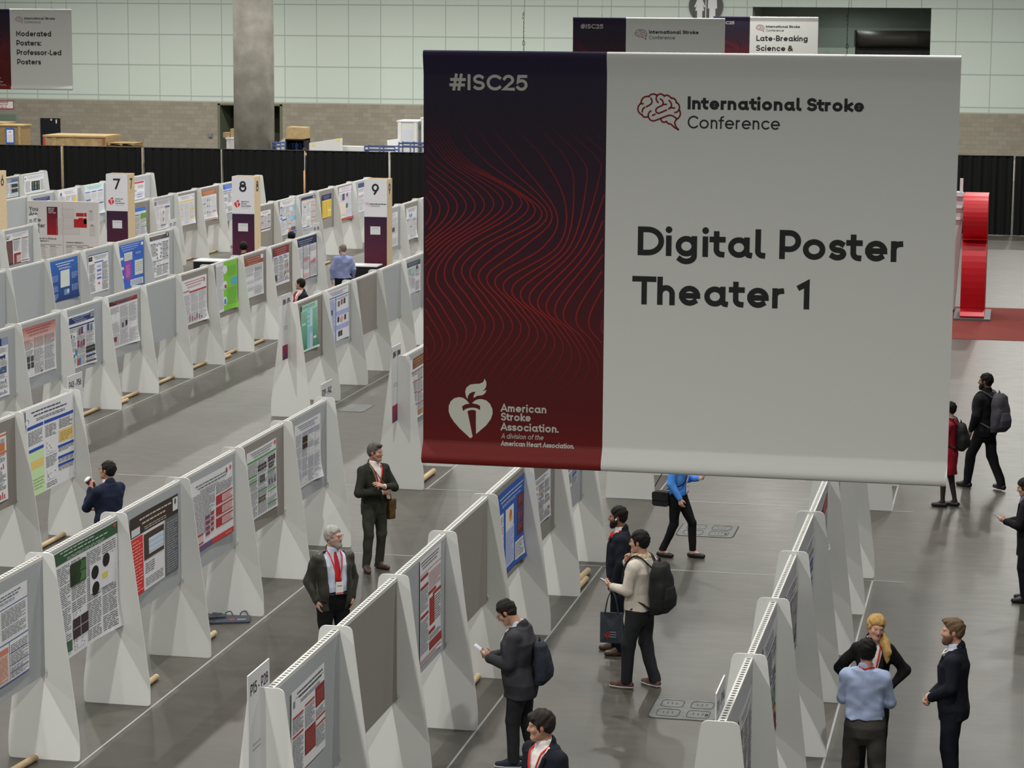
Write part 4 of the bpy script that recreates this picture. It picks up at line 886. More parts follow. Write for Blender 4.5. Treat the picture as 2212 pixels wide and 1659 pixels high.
# row, style, top right, bottom right, top left (or None where a divider hides it), label
POSTERS = [
 ('3', 'p31', (58, 1252), (66, 1444), None, 'white poster with blue rules and an orange table, at the lower left corner', None),
 ('3', 'p32', (252.7, 1121), (255, 1350), (110.6, 1197), 'poster with a dark green title band and black round scan images', None),
 ('3', 'p33', (382, 1065), (383, 1229), (278.5, 1124), 'poster with a dark brown title band, red left column and grey right column', None),
 ('3', 'p34', (500.5, 996), (502.5, 1146.5), (411, 1048), 'white poster with dark red tables and a purple to red bottom band', None),
 ('3', 'p35', (595.7, 945), (597.7, 1091), (532, 982), 'white poster with green heading bars and small dark scans', None),
 ('3', 'p36', (690.6, 891), (693.4, 1026), (636, 921), 'pale white poster with one dark scan near the top, last on the P29 row', None),
 ('2', 'p25', (12.7, 932), (19, 1075.6), None, 'white poster with orange bars cut by the left edge of the photo', None),
 ('2', 'p26', (163, 842.7), (176, 1022), (54, 892), 'white poster with royal blue bars, orange tables and a light green column', None),
 ('4', 'p40', (700, 1430), (703, 1609), (627, 1496), 'white poster with dark red blocks, first board behind the P15 sign', None),
 ('4', 'p42', (952, 1170.5), (953, 1391), (906, 1207), 'narrow white poster with dark red headings and a red bottom band', None),
 ('4', 'p44', (1133.7, 1018), (1133.7, 1195.5), (1075.5, 1070), 'royal blue poster with an orange pie chart and maroon boxes', None),
 ('4', 'p45', (1187, 1009), (1185.6, 1112), (1150, 1030), 'white poster seen just right of the royal blue poster', None),
 ('4', 'p46', (1247, 985), (1247, 1036), (1219, 1000), 'white poster with blue heads, last on the P15 row', None),
 ('5', 'q0', (1624, 1474.6), (1624, 1668), (1594, 1559), 'white poster on the nearest board of the rightmost front row', None),
 ('5', 'q1', (1678, 1325), (1675.6, 1555.6), (1647.7, 1411), 'white poster with green and orange bars and a maroon corner on the rightmost row', None),
 ('5', 'q2', (1722.8, 1224.6), (1721.7, 1375), (1697.6, 1289), 'white poster with grey figures, third on the rightmost front row', None),
 ('5', 'q3', (1759.6, 1142), (1757, 1279), (1740.6, 1193), 'white poster with short blue bars, fourth on the rightmost front row', None),
 ('5', 'q4', (1787.5, 1061), (1786, 1180), (1773, 1109), 'white poster with a dull red title band on the rightmost front row', None),
 ('a', 'a1', (16.5, 726.6), (21.5, 850.6), None, 'white poster with a navy title and photo corner, cut by the left edge', None),
 ('a', 'a2', (117.7, 688.6), (121, 795), (45, 712.6), 'poster fading from dull red at the top to white, with four black scans', None),
 ('a', 'a3', (203, 667), (205.6, 780), (142, 682), 'white poster with a navy title band and many coloured bar charts', None),
 ('a', 'a4', (296, 635.4), (300, 734), (235.4, 654.4), 'white poster with a thin dark maroon title band', None),
 ('a', 'a6', (446, 591), (448, 687), (391, 610), 'white poster with a red rule and a row of maroon bars at its foot', None),
 ('a', 'a7', (510, 558), (511.4, 662), (466, 572), 'bright green poster with white circles', None),
 ('a', 'a8', (567.4, 547.5), (568.6, 633), (527, 557), 'white poster with a rust brown title band, right of the green poster', None),
 ('a', 'a9', (624, 526.8), (626, 607), (589, 535), 'white poster with a brick red title band above blue headings', None),
 ('a', 'a10', (683.4, 505), (684, 594), (639.4, 519), 'poster with a dark navy title band, navy column lines and pink charts', None),
 ('0', 'z2', (167, 552), (169.6, 639), (107.6, 568), 'blue poster with one pale picture in the middle', None),
 ('0', 'z3', (233, 542), (235, 624), (190, 550.6), 'white poster with a black and orange logo square', None),
 ('0', 'z4', (309, 518), (311, 611), (258, 528), 'blue poster with a purple oval', None),
 ('0', 'z5', (364, 500), (367, 591), (321.5, 515), 'white poster with a grey-brown title band and small figure photos', None),
 ('-1', 'm1', (60, 497), (63, 562), (11, 508.5), 'white poster with dark maroon columns, left of the map board', None),
 ('b', 'b1', (685.6, 647.5), (686.6, 747), (649.5, 660.6), 'green gradient poster with a pale blue middle column', None),
 ('b', 'b2', (752, 615), (753, 725), (707, 632), 'pale lavender poster with a blue rule and small brain scans', None),
 ('b', 'b5', (906, 558.5), (907, 625.6), (877, 571), 'white poster with a slate title band at the edge of the hanging banner', None),
 ('c', 'c1', None, None, (884, 778.6), 'white poster with a brown title band beside the hanging banner edge', None),
 ('r9', 'r90', (584, 452), (584.8, 495.6), (563, 457), 'white poster with maroon bars right of tower eight', None),
 ('r9', 'r91', (640.6, 426.7), (643.4, 499), (604.3, 437.6), 'white poster with light blue figures, second board left of the yellow poster', None),
 ('r9', 'r92', (683, 419.7), (684, 487), (650.4, 427), 'white poster with a navy title and orange rules, left of the yellow poster', None),
 ('r9', 'r93', (715.3, 417), (716.3, 466), (694.6, 421.8), 'small yellow poster with a navy title band', None),
 ('r9', 'r94', (760.3, 399), (763, 469), (732, 405.6), 'white poster with a lilac title and a rust red foot, left of tower nine', None),
 ('r9', 'r95', None, (785, 456), (774, 398), 'white poster with a slate blue title, half hidden by tower 9', None),
 ('r10', 'r101', (858.8, 456.6), (859, 529), None, 'white poster with a dark grey block right of tower nine', None),
 ('r10', 'r102', (899.7, 444), (899, 512), (877, 449.5), 'white poster with two small blue figures, far right of tower nine', None),
 ('r8', 'r80', (314.3, 445.6), (316, 506), None, 'white poster with a blue title band and a green block right of tower seven', None),
 ('r8', 'r81', (366, 427.5), (368, 491), (333, 436), 'white poster with a pale grey title band and small red peaks', None),
 ('r8', 'r82', (420, 416.7), (421, 481), (385, 425), 'white poster with amber rules', None),
 ('r8', 'r83', (467, 407), (468, 471), (433.6, 412), 'white poster with an orange-brown title band, left of tower eight', None),
 ('r8', 'r84', None, (500, 458), (480.6, 399.3), 'white poster with a blue title band, half hidden by tower 8', None),
 ('r7', 'r71', (107, 423), (108, 478), (72, 430), 'poster with a navy title showing above the map board', None),
 ('r7', 'r72', (166.7, 405.8), (168, 462), (125.6, 415.2), 'white poster with a yellow square showing above the map board', None),
 ('r7', 'r73', (223.5, 395.7), (224, 458.6), (182, 403.6), 'poster with a light blue title and navy bars, left of tower seven', None),
 ('r7', 'r75', (311.4, 389), (312, 427.5), None, 'white poster with a red title bar, right of tower seven', None),
 ('r6', 'r61', (38, 385), (39.8, 423), None, 'poster with a slate title and two black scans, right of tower six', None),
 ('r6', 'r62', (98.8, 373), (99.8, 412), (51.8, 379), 'white poster with one black square picture, far left against the drape', None),
]
board_poster = {}
for n, (row, style, tr, br, tl, label, _) in enumerate(POSTERS):
    X, Ys, _w = ROWS[row]
    Xf = X + TH + .004
    if tr is None and br is not None:      # right side hidden: normal width
        a = on(*tl, X=Xf); y0, z1 = a[1], a[2]; b_ = on(*br, X=Xf); y1 = y0 + 1.3; z0 = b_[2]; z1 = min(z1 + .02, 2.06)
    elif tr is None:
        a = on(*tl, X=Xf); y0, z1 = a[1], min(a[2], 2.03); y1 = y0 + 1.35; z0 = 1.0
    else:
        a, b_ = on(*tr, X=Xf), on(*br, X=Xf); y1, z1, z0 = a[1], a[2], b_[2]
        y0 = on(*tl, X=Xf)[1] if tl else y1 - 1.35
    k = max(0, min(len(Ys) - 2, int(np.searchsorted(Ys, (y0 + y1) / 2) - 1)))
    y0 = max(y0, Ys[k] + .03); y1 = min(y1, Ys[k + 1] - .02); z1 = min(z1, 2.112); z0 = max(z0, .88)
    wd, ht = y1 - y0, z1 - z0
    sheet = Sheet(wd, ht, PAPER, n + 7)
    L_[style](sheet)
    cu = random.Random(n * 3 + 1); a1_, p1_, lift = .004 + .006 * cu.random(), cu.uniform(0, 6), cu.choice([0, .012, .03, .05])
    def surf(u, v, l, wd=wd, ht=ht, a1_=a1_, p1_=p1_, lift=lift):
        d = a1_ * (1 + math.sin(3.3 * u + 2.1 * v + p1_)) + lift * max(0, (u / wd - .55) / .45) ** 2 * max(0, (.35 - v / ht) / .35) ** 2
        return (d + l * LAYER, u, v)
    o = sheet.p.build('poster', M_PRINT, surf)
    o.location = (Xf, y0, z0)
    rowtxt = ROWS[row][2]
    tag(o, label, 'poster', 'posters on the display boards')
    board_poster[(row, k)] = label
nb = 0
for row, (X, Ys, where) in ROWS.items():
    grp = 'dividers of ' + where
    for i, Y in enumerate(Ys):
        if seen([(X - .385, Y, 0), (X + .385, Y, 0), (X + .147, Y, HF), (X + .3, Y, 1.0), (X - .147, Y, HF)]):
            if i == len(Ys) - 1 and row not in ('d', 'e', 'c', 'b', 'r10'): pos = 'last divider at the far end of'
            elif row in ('a', '0', '-1', '2') or row[0] == 'r':
                q = len(Ys) - 1 - i; pos = 'white tapered divider panel, %s from the far end of' % ORD[q]
            else: pos = 'white tapered divider panel, %s from the near end of' % ORD[i]
            if not pos.startswith('white'): pos = 'white tapered ' + pos
            fin(X, Y, pos + ' ' + where, grp)
    for i in range(len(Ys) - 1):
        Yc_ = (Ys[i] + Ys[i + 1]) / 2; L = Ys[i + 1] - Ys[i]
        pts = [(X + .03, Yc_ + dy, z) for dy in (-L / 2.2, 0, L / 2.2) for z in (.92, 1.5, 2.1)]
        if not seen(pts): continue
        pl = board_poster.get((row, i))
        tone = 'd' if (row, i) in DARK else 'l'
        if pl: lab_ = 'felt board under the ' + ' '.join(pl.split()[:11]).rstrip(',')
        else:
            q = len(Ys) - 2 - i
            tw = 'taupe' if tone == 'd' else 'grey'
            if row in ('2', 'a', '0', '-1') or row[0] == 'r': lab_ = 'bare %s felt board, %s from the far end of %s' % (tw, ORD[q], where)
            else: lab_ = 'bare %s felt board, %s from the near end of %s' % (tw, ORD[i], where)
        board(X, Yc_, L, tone, lab_, 'felt boards of ' + where)

# ------------------------------------------------------------------ row number signs
def row_sign(X, Y0, txt, label, near=True):
    t = thing('row_sign', label, 'sign', (X, Y0, 0), 0, 'row number signs')
    w, z0, z1 = .56, 1.11, 2.32
    mb = MB(); mb.box((-.012, 0, z0), (.0, w, z1)); mb.build('sign_board', mat('white_sign_board', (.68, .69, .70), .5), t)
    s = Print(); s.rect(0.002, 0.002, w - .002, 1.208, (.68, .69, .70), 0)
    s.text(txt, w / 2, 1.03, .095, C('#2c2d30'), .14, 2, .47 / (.095 * sum(glyph(q, .14)[0] + .04 for q in txt)), .04, align='c')
    for y in (.60, .56): s.rect(.1, y, .46, y + .016, C('#85868a'), 1)
    s.rect(0, 0, w, .27, C('#4a2b4a'), 1, C('#7a2a38'), 1, 6)
    s.build('print', M_PRINT, lambda u, v, l: (.0005 + l * LAYER, u, z0 + v), t)
row_sign(-5.84, 17.93, 'P15 - P28', 'white sign reading P15 - P28 at the near end of its row')
row_sign(-2.15, 18.28, 'P1 - P14', 'white row sign seen edge-on at the near end of the rightmost front row')
row_sign(-9.53, 32.69, 'P29 - P42', 'white sign reading P29 - P42 at the far end of its row')
row_sign(-13.25, 32.50, 'P43 - P56', 'white sign reading P43 - P56 at the far end of its row')
row_sign(-13.25, 42.90, 'LBP61 - LBP74', 'white sign reading LBP61 - LBP74 beside the green gradient poster')
row_sign(-9.53, 36.67, 'LBP47 - LBP60', 'white sign reading LBP47 - LBP60 left of the hanging banner edge')
row_sign(-16.98, 57.62, 'P91 - P96', 'small white row sign behind the navy poster with pink charts')
row_sign(-20.75, 57.70, 'P71 - P77', 'small white row sign right of tower 7, above the grey-brown titled poster')
row_sign(-24.53, 57.80, 'P112 - P117', 'small white row sign overlapping the left edge of the map board')

# ------------------------------------------------------------------ numbered towers, tables, map board
M_PLY = mat('birch_ply_side', C('#a8977a'), .6, noise=.06, nscale=14)
def tower(cx, num, logo, label, Y=63.85, w=.62):
    d, h = .55, float(on(800 if num == '9' else 500 if num == '8' else 240, 387 if num == '9' else 381 if num == '8' else 376, Y=Y)[2])
    t = thing('number_tower', label, 'sign tower', (cx, Y + d / 2, 0), 0, 'numbered towers')
    mb = MB()
    for lo, hi in (((-w / 2, -d / 2, 0), (-w / 2 + .03, d / 2, h)), ((w / 2 - .03, -d / 2, 0), (w / 2, d / 2, h)), ((-w / 2 + .03, d / 2 - .03, 0), (w / 2 - .03, d / 2, h))): mb.box(lo, hi)
    mb.build('ply_body', M_PLY, t)
    mb = MB(); mb.box((-w / 2, -d / 2 - .012, 0), (w / 2, -d / 2 - .001, h)); mb.build('front_board', mat('white_front', (.76, .76, .80), .5), t)
    s = Print()
    zb = h - 1.02; s.rect(.001, .001, w - .001, h - .001, (.76, .76, .80), 0)
    s.rect(0, 0, w, zb, C('#4f1c24'), 1, C('#2b1a2e'), 1, 12)
    s.rect(.17, zb - .48, .45, zb - .26, C('#aaa9ad'), 2); s.rect(.21, zb - .32, .41, zb - .305, C('#8a898c'), 3)
    s.text(num, w / 2, h - .42, .30, C('#1f2428'), .17, 2, 1.0, align='c')
    if logo:
        heart(s, .06, h - .86, .17, C('#a02a30'), 2)
        for k, (a, y) in enumerate((('American', .70), ('Stroke', .76), ('Association', .82))): s.text(a, .26, h - y, .042, C('#55565c'), .2, 2)
        s.rect(.26, h - .86, .5, h - .852, C('#8a8a90'), 2)
    else:
        brain(s, .03, h - .63, .11, C('#b06a70'), 2); s.text('International Stroke', .16, h - .69, .045, C('#55565c'), .24, 2, .86); s.text('Conference', .16, h - .745, .045, C('#77777c'), .14, 2, .9)
    s.build('front_print', M_PRINT, lambda u, v, l: (u - w / 2, -d / 2 - .0128 - l * LAYER, v), t)
    s = Print(); s.text(num, d / 2, h - .42, .30, C('#2a2c2c'), .17, 2, 1.0, align='c')
    s.build('side_print', M_PRINT, lambda u, v, l: (w / 2 + l * LAYER, -d / 2 + u, v), t)
for num, xl, xr, y, lg, lb in (('7', 229, 275, 376, True, 'purple and white tower numbered 7 with a red heart logo'), ('8', 501, 549, 381, True, 'purple and white tower numbered 8 with a red heart logo'), ('9', 787, 836, 387, False, 'purple and white tower numbered 9 with an outline logo')):
    a, b = on(xl, y, Y=63.85), on(xr, y, Y=63.85)
    tower((a[0] + b[0]) / 2, num, lg, lb, w=float(b[0] - a[0]))
a6_ = on(13, 366, Y=64.4)
tower(a6_[0] - .31, '6', True, 'wood-sided tower numbered 6, cut by the left edge of the photo')
def side_table(cx, Y, label):
    t = thing('side_table', label, 'table', (cx, Y, 0), 0, 'black skirted side tables')
    mb = MB(); mb.box((-.40, -.32, .72), (.40, .32, .75)); mb.build('table_top', mat('white_table_top', (.70, .70, .72), .35), t)
    mb = MB(); mb.box((-.39, -.31, .02), (.39, .31, .72)); mb.build('skirt', mat('black_skirt', (.012, .012, .013), .8, bump=.3, bscale=30), t)
side_table(-17.20, 63.30, 'black skirted table with white top in front of tower nine')
side_table(-21.62, 63.42, 'black skirted table with white top in front of tower eight')
a, b = on(57, 433, Y=60.0), on(213, 437, Y=60.0)
mw, mh = float(b[0] - a[0]), float(a[2])
t = thing('map_board', 'white You Are Here map board of two panels left of tower seven', 'map board', (a[0], 60.0, 0))
for i in range(2):
    mb = MB(); mb.box((mw / 2 * i + .006, 0, 0), (mw / 2 * (i + 1) - .006, .05, mh)); mb.build('panel', mat('map_white', C('#b8b4b3'), .5), t)
s = Print()
def mp(x, y): return (x - 395) / 6.9125 / 156 * mw, mh - (y - 632) / 6.9125 * mw / 157.5
for x, y, tx, sz in ((435, 778, 'You', .115), (435, 850, 'Are', .115), (435, 932, 'Here', .115), (435, 1012, 'Poster', .115), (435, 1088, 'Hall', .115), (440, 1180, 'Schedule-at-a-Glance', .055), (975, 1226, 'THURSDAY, FEBRUARY 6', .036), (440, 1212, 'WEDNESDAY, FEBRUARY 5', .036)):
    u, v = mp(x, y); s.text(tx, u, v, sz, C('#4a4a52'), .17, 3)
def mr(x0, y0, x1, y1, c, l=1, c2=None):
    u0, v1 = mp(x0, y0); u1, v0 = mp(x1, y1); s.rect(u0, v0, u1, v1, c, l, c2, 1, 6 if c2 else 1)
mr(697, 714, 858, 1115, C('#8a2024'), 1, C('#42202c')); 
for i, q in enumerate(('#ISC25', 'Poster', 'Hall Map')):
    u, v = mp(720, 752 + 27 * i); s.text(q, u, v, .045, C('#a59a9c'), .2, 3, .9)
RD = C('#9a2626')
for q in ((1135, 792, 1252, 842), (1258, 790, 1292, 842), (1100, 880, 1292, 1000), (1170, 862, 1240, 882), (1248, 865, 1292, 945)): mr(*q, RD, 2)
LN = C('#8a8684')
def grid_(x0, y0, x1, y1, n):
    for i in range(n + 1): mr(x0 + (x1 - x0) * i / n, y0, x0 + (x1 - x0) * i / n + 2.4, y1, LN, 2)
    mr(x0, y0, x1, y0 + 2.2, LN, 2); mr(x0, y1 - 2.2, x1, y1, LN, 2)
grid_(912, 738, 1100, 830, 9); grid_(835, 882, 915, 985, 4); grid_(945, 850, 1100, 990, 8); grid_(840, 1010, 1180, 1100, 18); grid_(1325, 790, 1385, 895, 4); grid_(1335, 975, 1410, 1110, 5)
for x, y in ((1355, 765), (1370, 962)): u, v = mp(x, y); s.poly([(u + .05 * math.cos(q), v + .025 * math.sin(q)) for q in np.linspace(0, 6.28, 17)[:-1]], LN, 2)
for x0, n in ((570, 2), (975, 3)):
    for k in range(n):
        xx = x0 + 160 * k
        for r in range(9): mr(xx, 1290 + 22 * r, xx + 130 - (r * 37 % 40), 1296 + 22 * r, LN, 2)
        mr(xx, 1270, xx + 90, 1280, C('#6d6a6a'), 2)
    mr(x0, 1250, x0 + 340, 1258, C('#77747a'), 2)
s.build('print', M_PRINT, lambda u, v, l: (u, -.002 - l * LAYER, v), t)

# ------------------------------------------------------------------ hanging banners
WHITE_B = (.66, .675, .645)
BW, BH, BS = 3.05, 2.43, 1.044
MY = 13.75
mx0, mz0 = float(on(914, 997, Y=MY)[0]), float(on(914, 999, Y=MY)[2])
mtop = float(on(914, 108.5, Y=MY)[2]); BH = mtop - mz0; BW = float(on(2077, 122, Y=MY)[0]) - mx0
BS = float(on(1312, 114, Y=MY)[0]) - mx0
def muv(x, y): p = on(x, y, Y=MY); return float(p[0] - mx0), float(p[2] - mz0)
_pv = [(-.20, .004, .12), (-.125, .030, .06), (-.09, .036, .035), (-.06, .03, .012), (-.03, .012, 0), (0, -.012, 0), (.025, -.038, .008), (.05, -.050, .032), (.075, -.043, .06), (.10, -.022, .095), (.135, -.003, .13), (.15, 0, .145)]
_pt = [(BH - .15, 0, BH - .15), (BH - .125, -.002, BH - .125), (BH - .07, -.012, BH - .07), (BH - .03, -.02, BH - .028), (BH - .012, -.017, BH - .010), (BH + .006, -.006, BH), (BH + .022, .008, BH), (BH + .04, .02, BH - .012), (BH + .06, .022, BH - .03), (BH + .10, .012, BH - .07), (BH + .15, .004, BH - .12)]
PV = np.array(smooth_line(_pv, 4) + smooth_line(_pt, 4))
def gradc(v):
    t = v / BH
    st = [(0, C('#560b0a')), (.12, C('#430a0b')), (.28, C('#3f0f12')), (.45, C('#35101a')), (.62, C('#261220')), (.85, C('#1c1522')), (1, C('#1d1730'))]
    for (a, ca), (b, cb) in zip(st, st[1:]):
        if t <= b:
            k = max(0, (t - a) / (b - a)); return tuple(.92 * (ca[i] * (1 - k) + cb[i] * k) for i in range(3))
    return st[-1][1]
def banner_print(lines, detail=True):
    s = Print()
    vs = sorted(set([round(float(x), 4) for x in PV[:, 0]] + [round(float(x), 4) for x in np.linspace(.15, BH - .15, 24)]))
    nu = 8
    for a, b in zip(vs, vs[1:]):
        va, vb = np.interp(a, PV[:, 0], PV[:, 2]), np.interp(b, PV[:, 0], PV[:, 2])
        ca, cb = gradc(va), gradc(vb)
        if a < .12: ca = cb = C('#58120f')
        for i in range(3): s.P.append(([(BS * i / 3, a), (BS * (i + 1) / 3, a), (BS * (i + 1) / 3, b), (BS * i / 3, b)], [ca, ca, cb, cb], 0))
        for i in range(nu): s.P.append(([(BS + (BW - BS) * i / nu, a), (BS + (BW - BS) * (i + 1) / nu, a), (BS + (BW - BS) * (i + 1) / nu, b), (BS + (BW - BS) * i / nu, b)], WHITE_B, 0))
    # red contour lines
    red = C('#7a1d17', 1.35)
    def ip(k, tab):
        xs = [q[0] for q in tab]; ys = [q[1] for q in tab]
        if k < xs[0]: return ys[0] + (k - xs[0]) * (ys[1] - ys[0]) / (xs[1] - xs[0])
        if k > xs[-1]: return ys[-1] + (k - xs[-1]) * (ys[-1] - ys[-2]) / (xs[-1] - xs[-2])
        return float(np.interp(k, xs, ys))
    def A4(x, y): return muv(910 + x / 3.607, 100 + y / 3.607)
    def A5(x, y): return muv(910 + x / 3.456, 540 + y / 3.456)
    for k in range(-5, 32):
        x2, y2 = ip(k, [(-6, -350), (0, 75), (5, 420), (10, 785), (13, 940), (16, 1055), (18, 1190), (20, 1390), (22, 1560), (26, 1900)]), ip(k, [(-6, 1250), (5, 1240), (10, 1215), (13, 1290), (16, 1300), (17, 1220), (18, 1090), (20, 1010), (22, 960), (26, 930)])
        x4, y4 = ip(k, [(0, -467), (8, 45), (24, 1065), (27, 1350)]), ip(k, [(0, 240), (8, 220), (12, 150), (16, 210), (20, 330), (24, 445), (27, 520)])
        x6, y6 = ip(k, [(-4, -400), (4, 45), (8, 270), (10, 405), (14, 680), (24, 1315)]), ip(k, [(0, 860), (4, 800), (5, 730), (8, 665), (10, 590), (12, 570), (14, 580), (16, 610), (20, 720), (24, 860)])
        ctl = [A4(ip(k, [(7, -420), (10, -170), (13, 85), (16, 420), (18, 740), (20, 960), (24, 1330), (28, 1720)]), 400),
               A4(ip(k, [(3, -200), (7, 0), (10, 110), (13, 205), (16, 590), (18, 960), (20, 1170), (24, 1560)]), 680),
               A4(ip(k, [(3, -60), (7, 200), (10, 290), (13, 380), (16, 770), (18, 1120), (20, 1360), (24, 1750)]), 900 if k < 17 else 860),
               A4(x2, y2), A4(ip(k, [(-6, -500), (0, -120), (5, 70), (10, 300), (13, 560), (15, 800), (16, 950), (17, 1060), (18, 1110), (20, 1205), (23, 1380), (28, 1750)]), 1560), A5(x4, y4),
               A5((x4 + x6) / 2 + 10, (y4 + y6) / 2), A5(x6, y6), A5(ip(k, [(4, -150), (8, 150), (14, 490), (18, 780), (21, 1060), (24, 1290), (28, 1640)]), (y6 + 1050) / 2 + 30), A5(ip(k, [(4, -260), (8, 20), (14, 330), (18, 640), (21, 900), (24, 1180), (28, 1560)]), 1070)]
        P_ = [np.array(q) for q in ctl]; yy = [q[1] for q in P_]; order = all(yy[i] > yy[i + 1] for i in range(len(yy) - 1))
        pts = smooth_line(P_, 9)
        wd = []; col = []
        for u, v in pts:
            t = v / BH
            fade = min(1, max(0, (t - .155) / .24)) * min(1, max(0, (.86 - t) / .26)); g = gradc(v)
            col.append(tuple(g[i] * (1 - fade) + red[i] * fade for i in range(3))); wd.append(.0032 + .0056 * fade)
        run = []
        for i, q in enumerate(list(pts) + [(9, 9)]):
            if .006 < q[0] < BS - .006 and .17 < q[1] < BH: run.append(i)
            else:
                if len(run) > 2: s.stroke([pts[j] for j in run], [wd[j] for j in run], red, 1, False, [col[j] for j in run])
                run = []
    def fit(txt, x0, x1, ybase, cap, c, w, italic=0, lay=2):
        u0, v0 = muv(x0, ybase); u1, _ = muv(x1, ybase)
        size = cap / FPX * 13.95
        tot = sum(glyph(ch, w)[0] + .02 for ch in txt) * size
        s.text(txt, u0 - .12 * size, v0, size, c, w, lay, (u1 - u0 + .2 * size) / tot, .02, italic)
    tc = C('#8c8c86'); ik = C('#1d1e1d')
    fit('#ISC25', 975, 1139, 194, 34, tc, .19)
    u, v = muv(969, 943); heart(s, u + .025 * 0, v, muv(1064, 943)[0] - u, C('#97988f'), 2)
    fit('American', 1084, 1180, 887.5, 17.5, tc, .19); fit('Stroke', 1084, 1146, 906.5, 17.5, tc, .19); fit('Association.', 1084, 1206, 928, 17.5, tc, .19)
    fit('A division of the', 1084, 1173, 945, 11.5, tc, .12, .2); fit('American Heart Association.', 1084, 1240, 960.5, 11, tc, .19)
    u, v = muv(1377, 201); brain(s, u, v, muv(1471, 201)[0] - u, C('#6a1a16', 1.4), 2, 56)
    fit('International Stroke', 1487, 1866, 236, 27.5, ik, .235); fit('Conference', 1487, 1684, 277, 27, ik, .125)
    for q in lines: fit(*q)
    return s
def bfn(u, v, l):
    y = np.interp(v, PV[:, 0], PV[:, 1]); z = np.interp(v, PV[:, 0], PV[:, 2])
    return (u, y - l * LAYER * .8 + .004 * math.sin(2.2 * u + 1.0) * math.sin(1.7 * v), z)
M_ROD = mat('banner_rod', C('#8d8f8c'), .35, metal=.6)
M_WIRE = mat('black_wire', (.02, .02, .02), .5)
def banner(x0, y, z0, lines, label, wires=True, mesh=None):
    t = thing('hanging_banner', label, 'banner', (x0, y, z0), 0, None)
    s = banner_print(lines); s.build('banner_fabric', M_CLOTHPRINT, bfn, t)
    mb = MB(); mb.poly([(0, .0045, .10), (0, .0045, BH - .1), (BW, .0045, BH - .1), (BW, .0045, .10)]); mb.build('banner_back', mat('banner_back_fabric', WHITE_B, .7), t)
    for nm, z in (('bottom_rod', .036), ('top_rod', BH - .022)):
        mb = MB(); r = .027 if z < 1 else .013
        mb.tube([(.004, 0, z), (BW - .004, 0, z)], r, 14); mb.build(nm, M_ROD, t, True)
    if wires:
        for f in (.1935, .795):
            R = random.Random(int(f * 100)); mb = MB(); u = f * BW
            p = [(u, 0, BH - .02)]; z = BH
            for i in range(30): p.append((u + .0035 * math.sin(i * 2.2) - .003, .0035 * math.cos(i * 2.2), z)); z += .0075
            mb.tube(p, .0016, 5)
            mb.tube([(u, .002, z - .22), (u - .005, .004, z - .10), (u, 0, z), (u + .002, 0, z + .08), (u, 0, z + 5.0)], .0011, 5)
            mb.tube([(u, 0, z), (u - .008, 0, z - .01), (u - .012, 0, z - .045)], .0012, 5)
            mb.tube([(u + .0075 * math.cos(q) - .002, 0, BH + .045 + .014 * math.sin(q)) for q in np.linspace(0, 6.28, 9)], .0014, 5)
            mb.build('hanging_wire', M_WIRE, t)
    return t
INK_ = C('#1b1c1b')
banner(mx0, MY, mz0, [('Digital Poster', 1381, 1950, 550, 62, INK_, .195), ('Theater 1', 1375, 1750, 655.5, 61, INK_, .195)], 'largest hanging banner, reading Digital Poster Theater 1')
def at_depth(x, y, dep):
    v = ray(x, y); return CAM + v * dep / (v @ FW)
p = at_depth(1238, 37, 3.05 / 330 * FPX)
banner(p[0], p[1], p[2] - BH, [], 'hanging banner with #ISC25 in its top left, directly behind the largest banner', True)
p = at_depth(1768, 37, 3.05 / 228 * FPX)
banner(p[0] - BW, p[1], p[2] - BH, [('Late-Breaking', 1385, 1955, 380, 62, INK_, .195), ('Science &', 1385, 1780, 488, 62, INK_, .195)], 'hanging banner reading Late-Breaking Science, above the right of the largest banner')
p = at_depth(154, 20, 2.43 / 175 * FPX)
banner(p[0] - BW, p[1], p[2] - BH, [('Moderated', 1385, 1810, 425, 62, INK_, .195), ('Posters:', 1385, 1680, 530, 62, INK_, .195), ('Professor-Led', 1385, 1925, 635, 62, INK_, .195), ('Posters', 1385, 1665, 740, 62, INK_, .195)], 'hanging banner reading Moderated Posters, at the upper left')

# ------------------------------------------------------------------ floor tape, floor box covers, cardboard tubes
M_TAPE = mat('white_floor_tape', (.32, .33, .33), .5)
def tape(x0, y0, x1, y1, label, w=.023):
    d = np.array([x1 - x0, y1 - y0]); L = np.linalg.norm(d); d /= L; n = np.array([-d[1], d[0]]) * w / 2
    mb = MB(); c = [(x0, y0) - n, (x1, y1) - n, (x1, y1) + n, (x0, y0) + n]
    mb.prism([(q[0] - x0, q[1] - y0) for q in c], 0.0, .002, lambda u, v, z: (u, v, z))
    o = mb.build('floor_tape', M_TAPE); o.location = (x0, y0, .0005)
    tag(o, label, 'tape line', 'white tape lines on the floor')
tape(-9.07, 14, -9.07, 32.3, 'long white tape line along the P29 sign row')
tape(-5.42, 14, -5.42, 32.35, 'long white tape line along the P15 sign row')
tape(-1.73, 14, -1.73, 32.33, 'long white tape line along the rightmost front row')
tape(-12.80, 29.5, -12.80, 32.3, 'short white tape line along the P43 sign row')
tape(-14.3, 37.08, -1.4, 37.08, 'white tape line across the aisle at the far side, touching the LBP47 row', .03)
tape(-13.2, 32.34, -1.3, 32.34, 'white tape line across the aisle at the near side, past the P29 row end', .03)
tape(-16.55, 38.2, -16.55, 57.6, 'white tape line along the green poster row')
tape(-12.80, 43.3, -12.80, 57.6, 'white tape line along the LBP61 sign row')
tape(-9.07, 37.1, -9.07, 44, 'white tape line along the LBP47 sign row')
tape(-5.42, 37.1, -5.42, 44, 'white tape line below the middle of the largest banner')
tape(-1.73, 37.1, -1.73, 44, 'white tape line under the lower right corner of the largest banner')
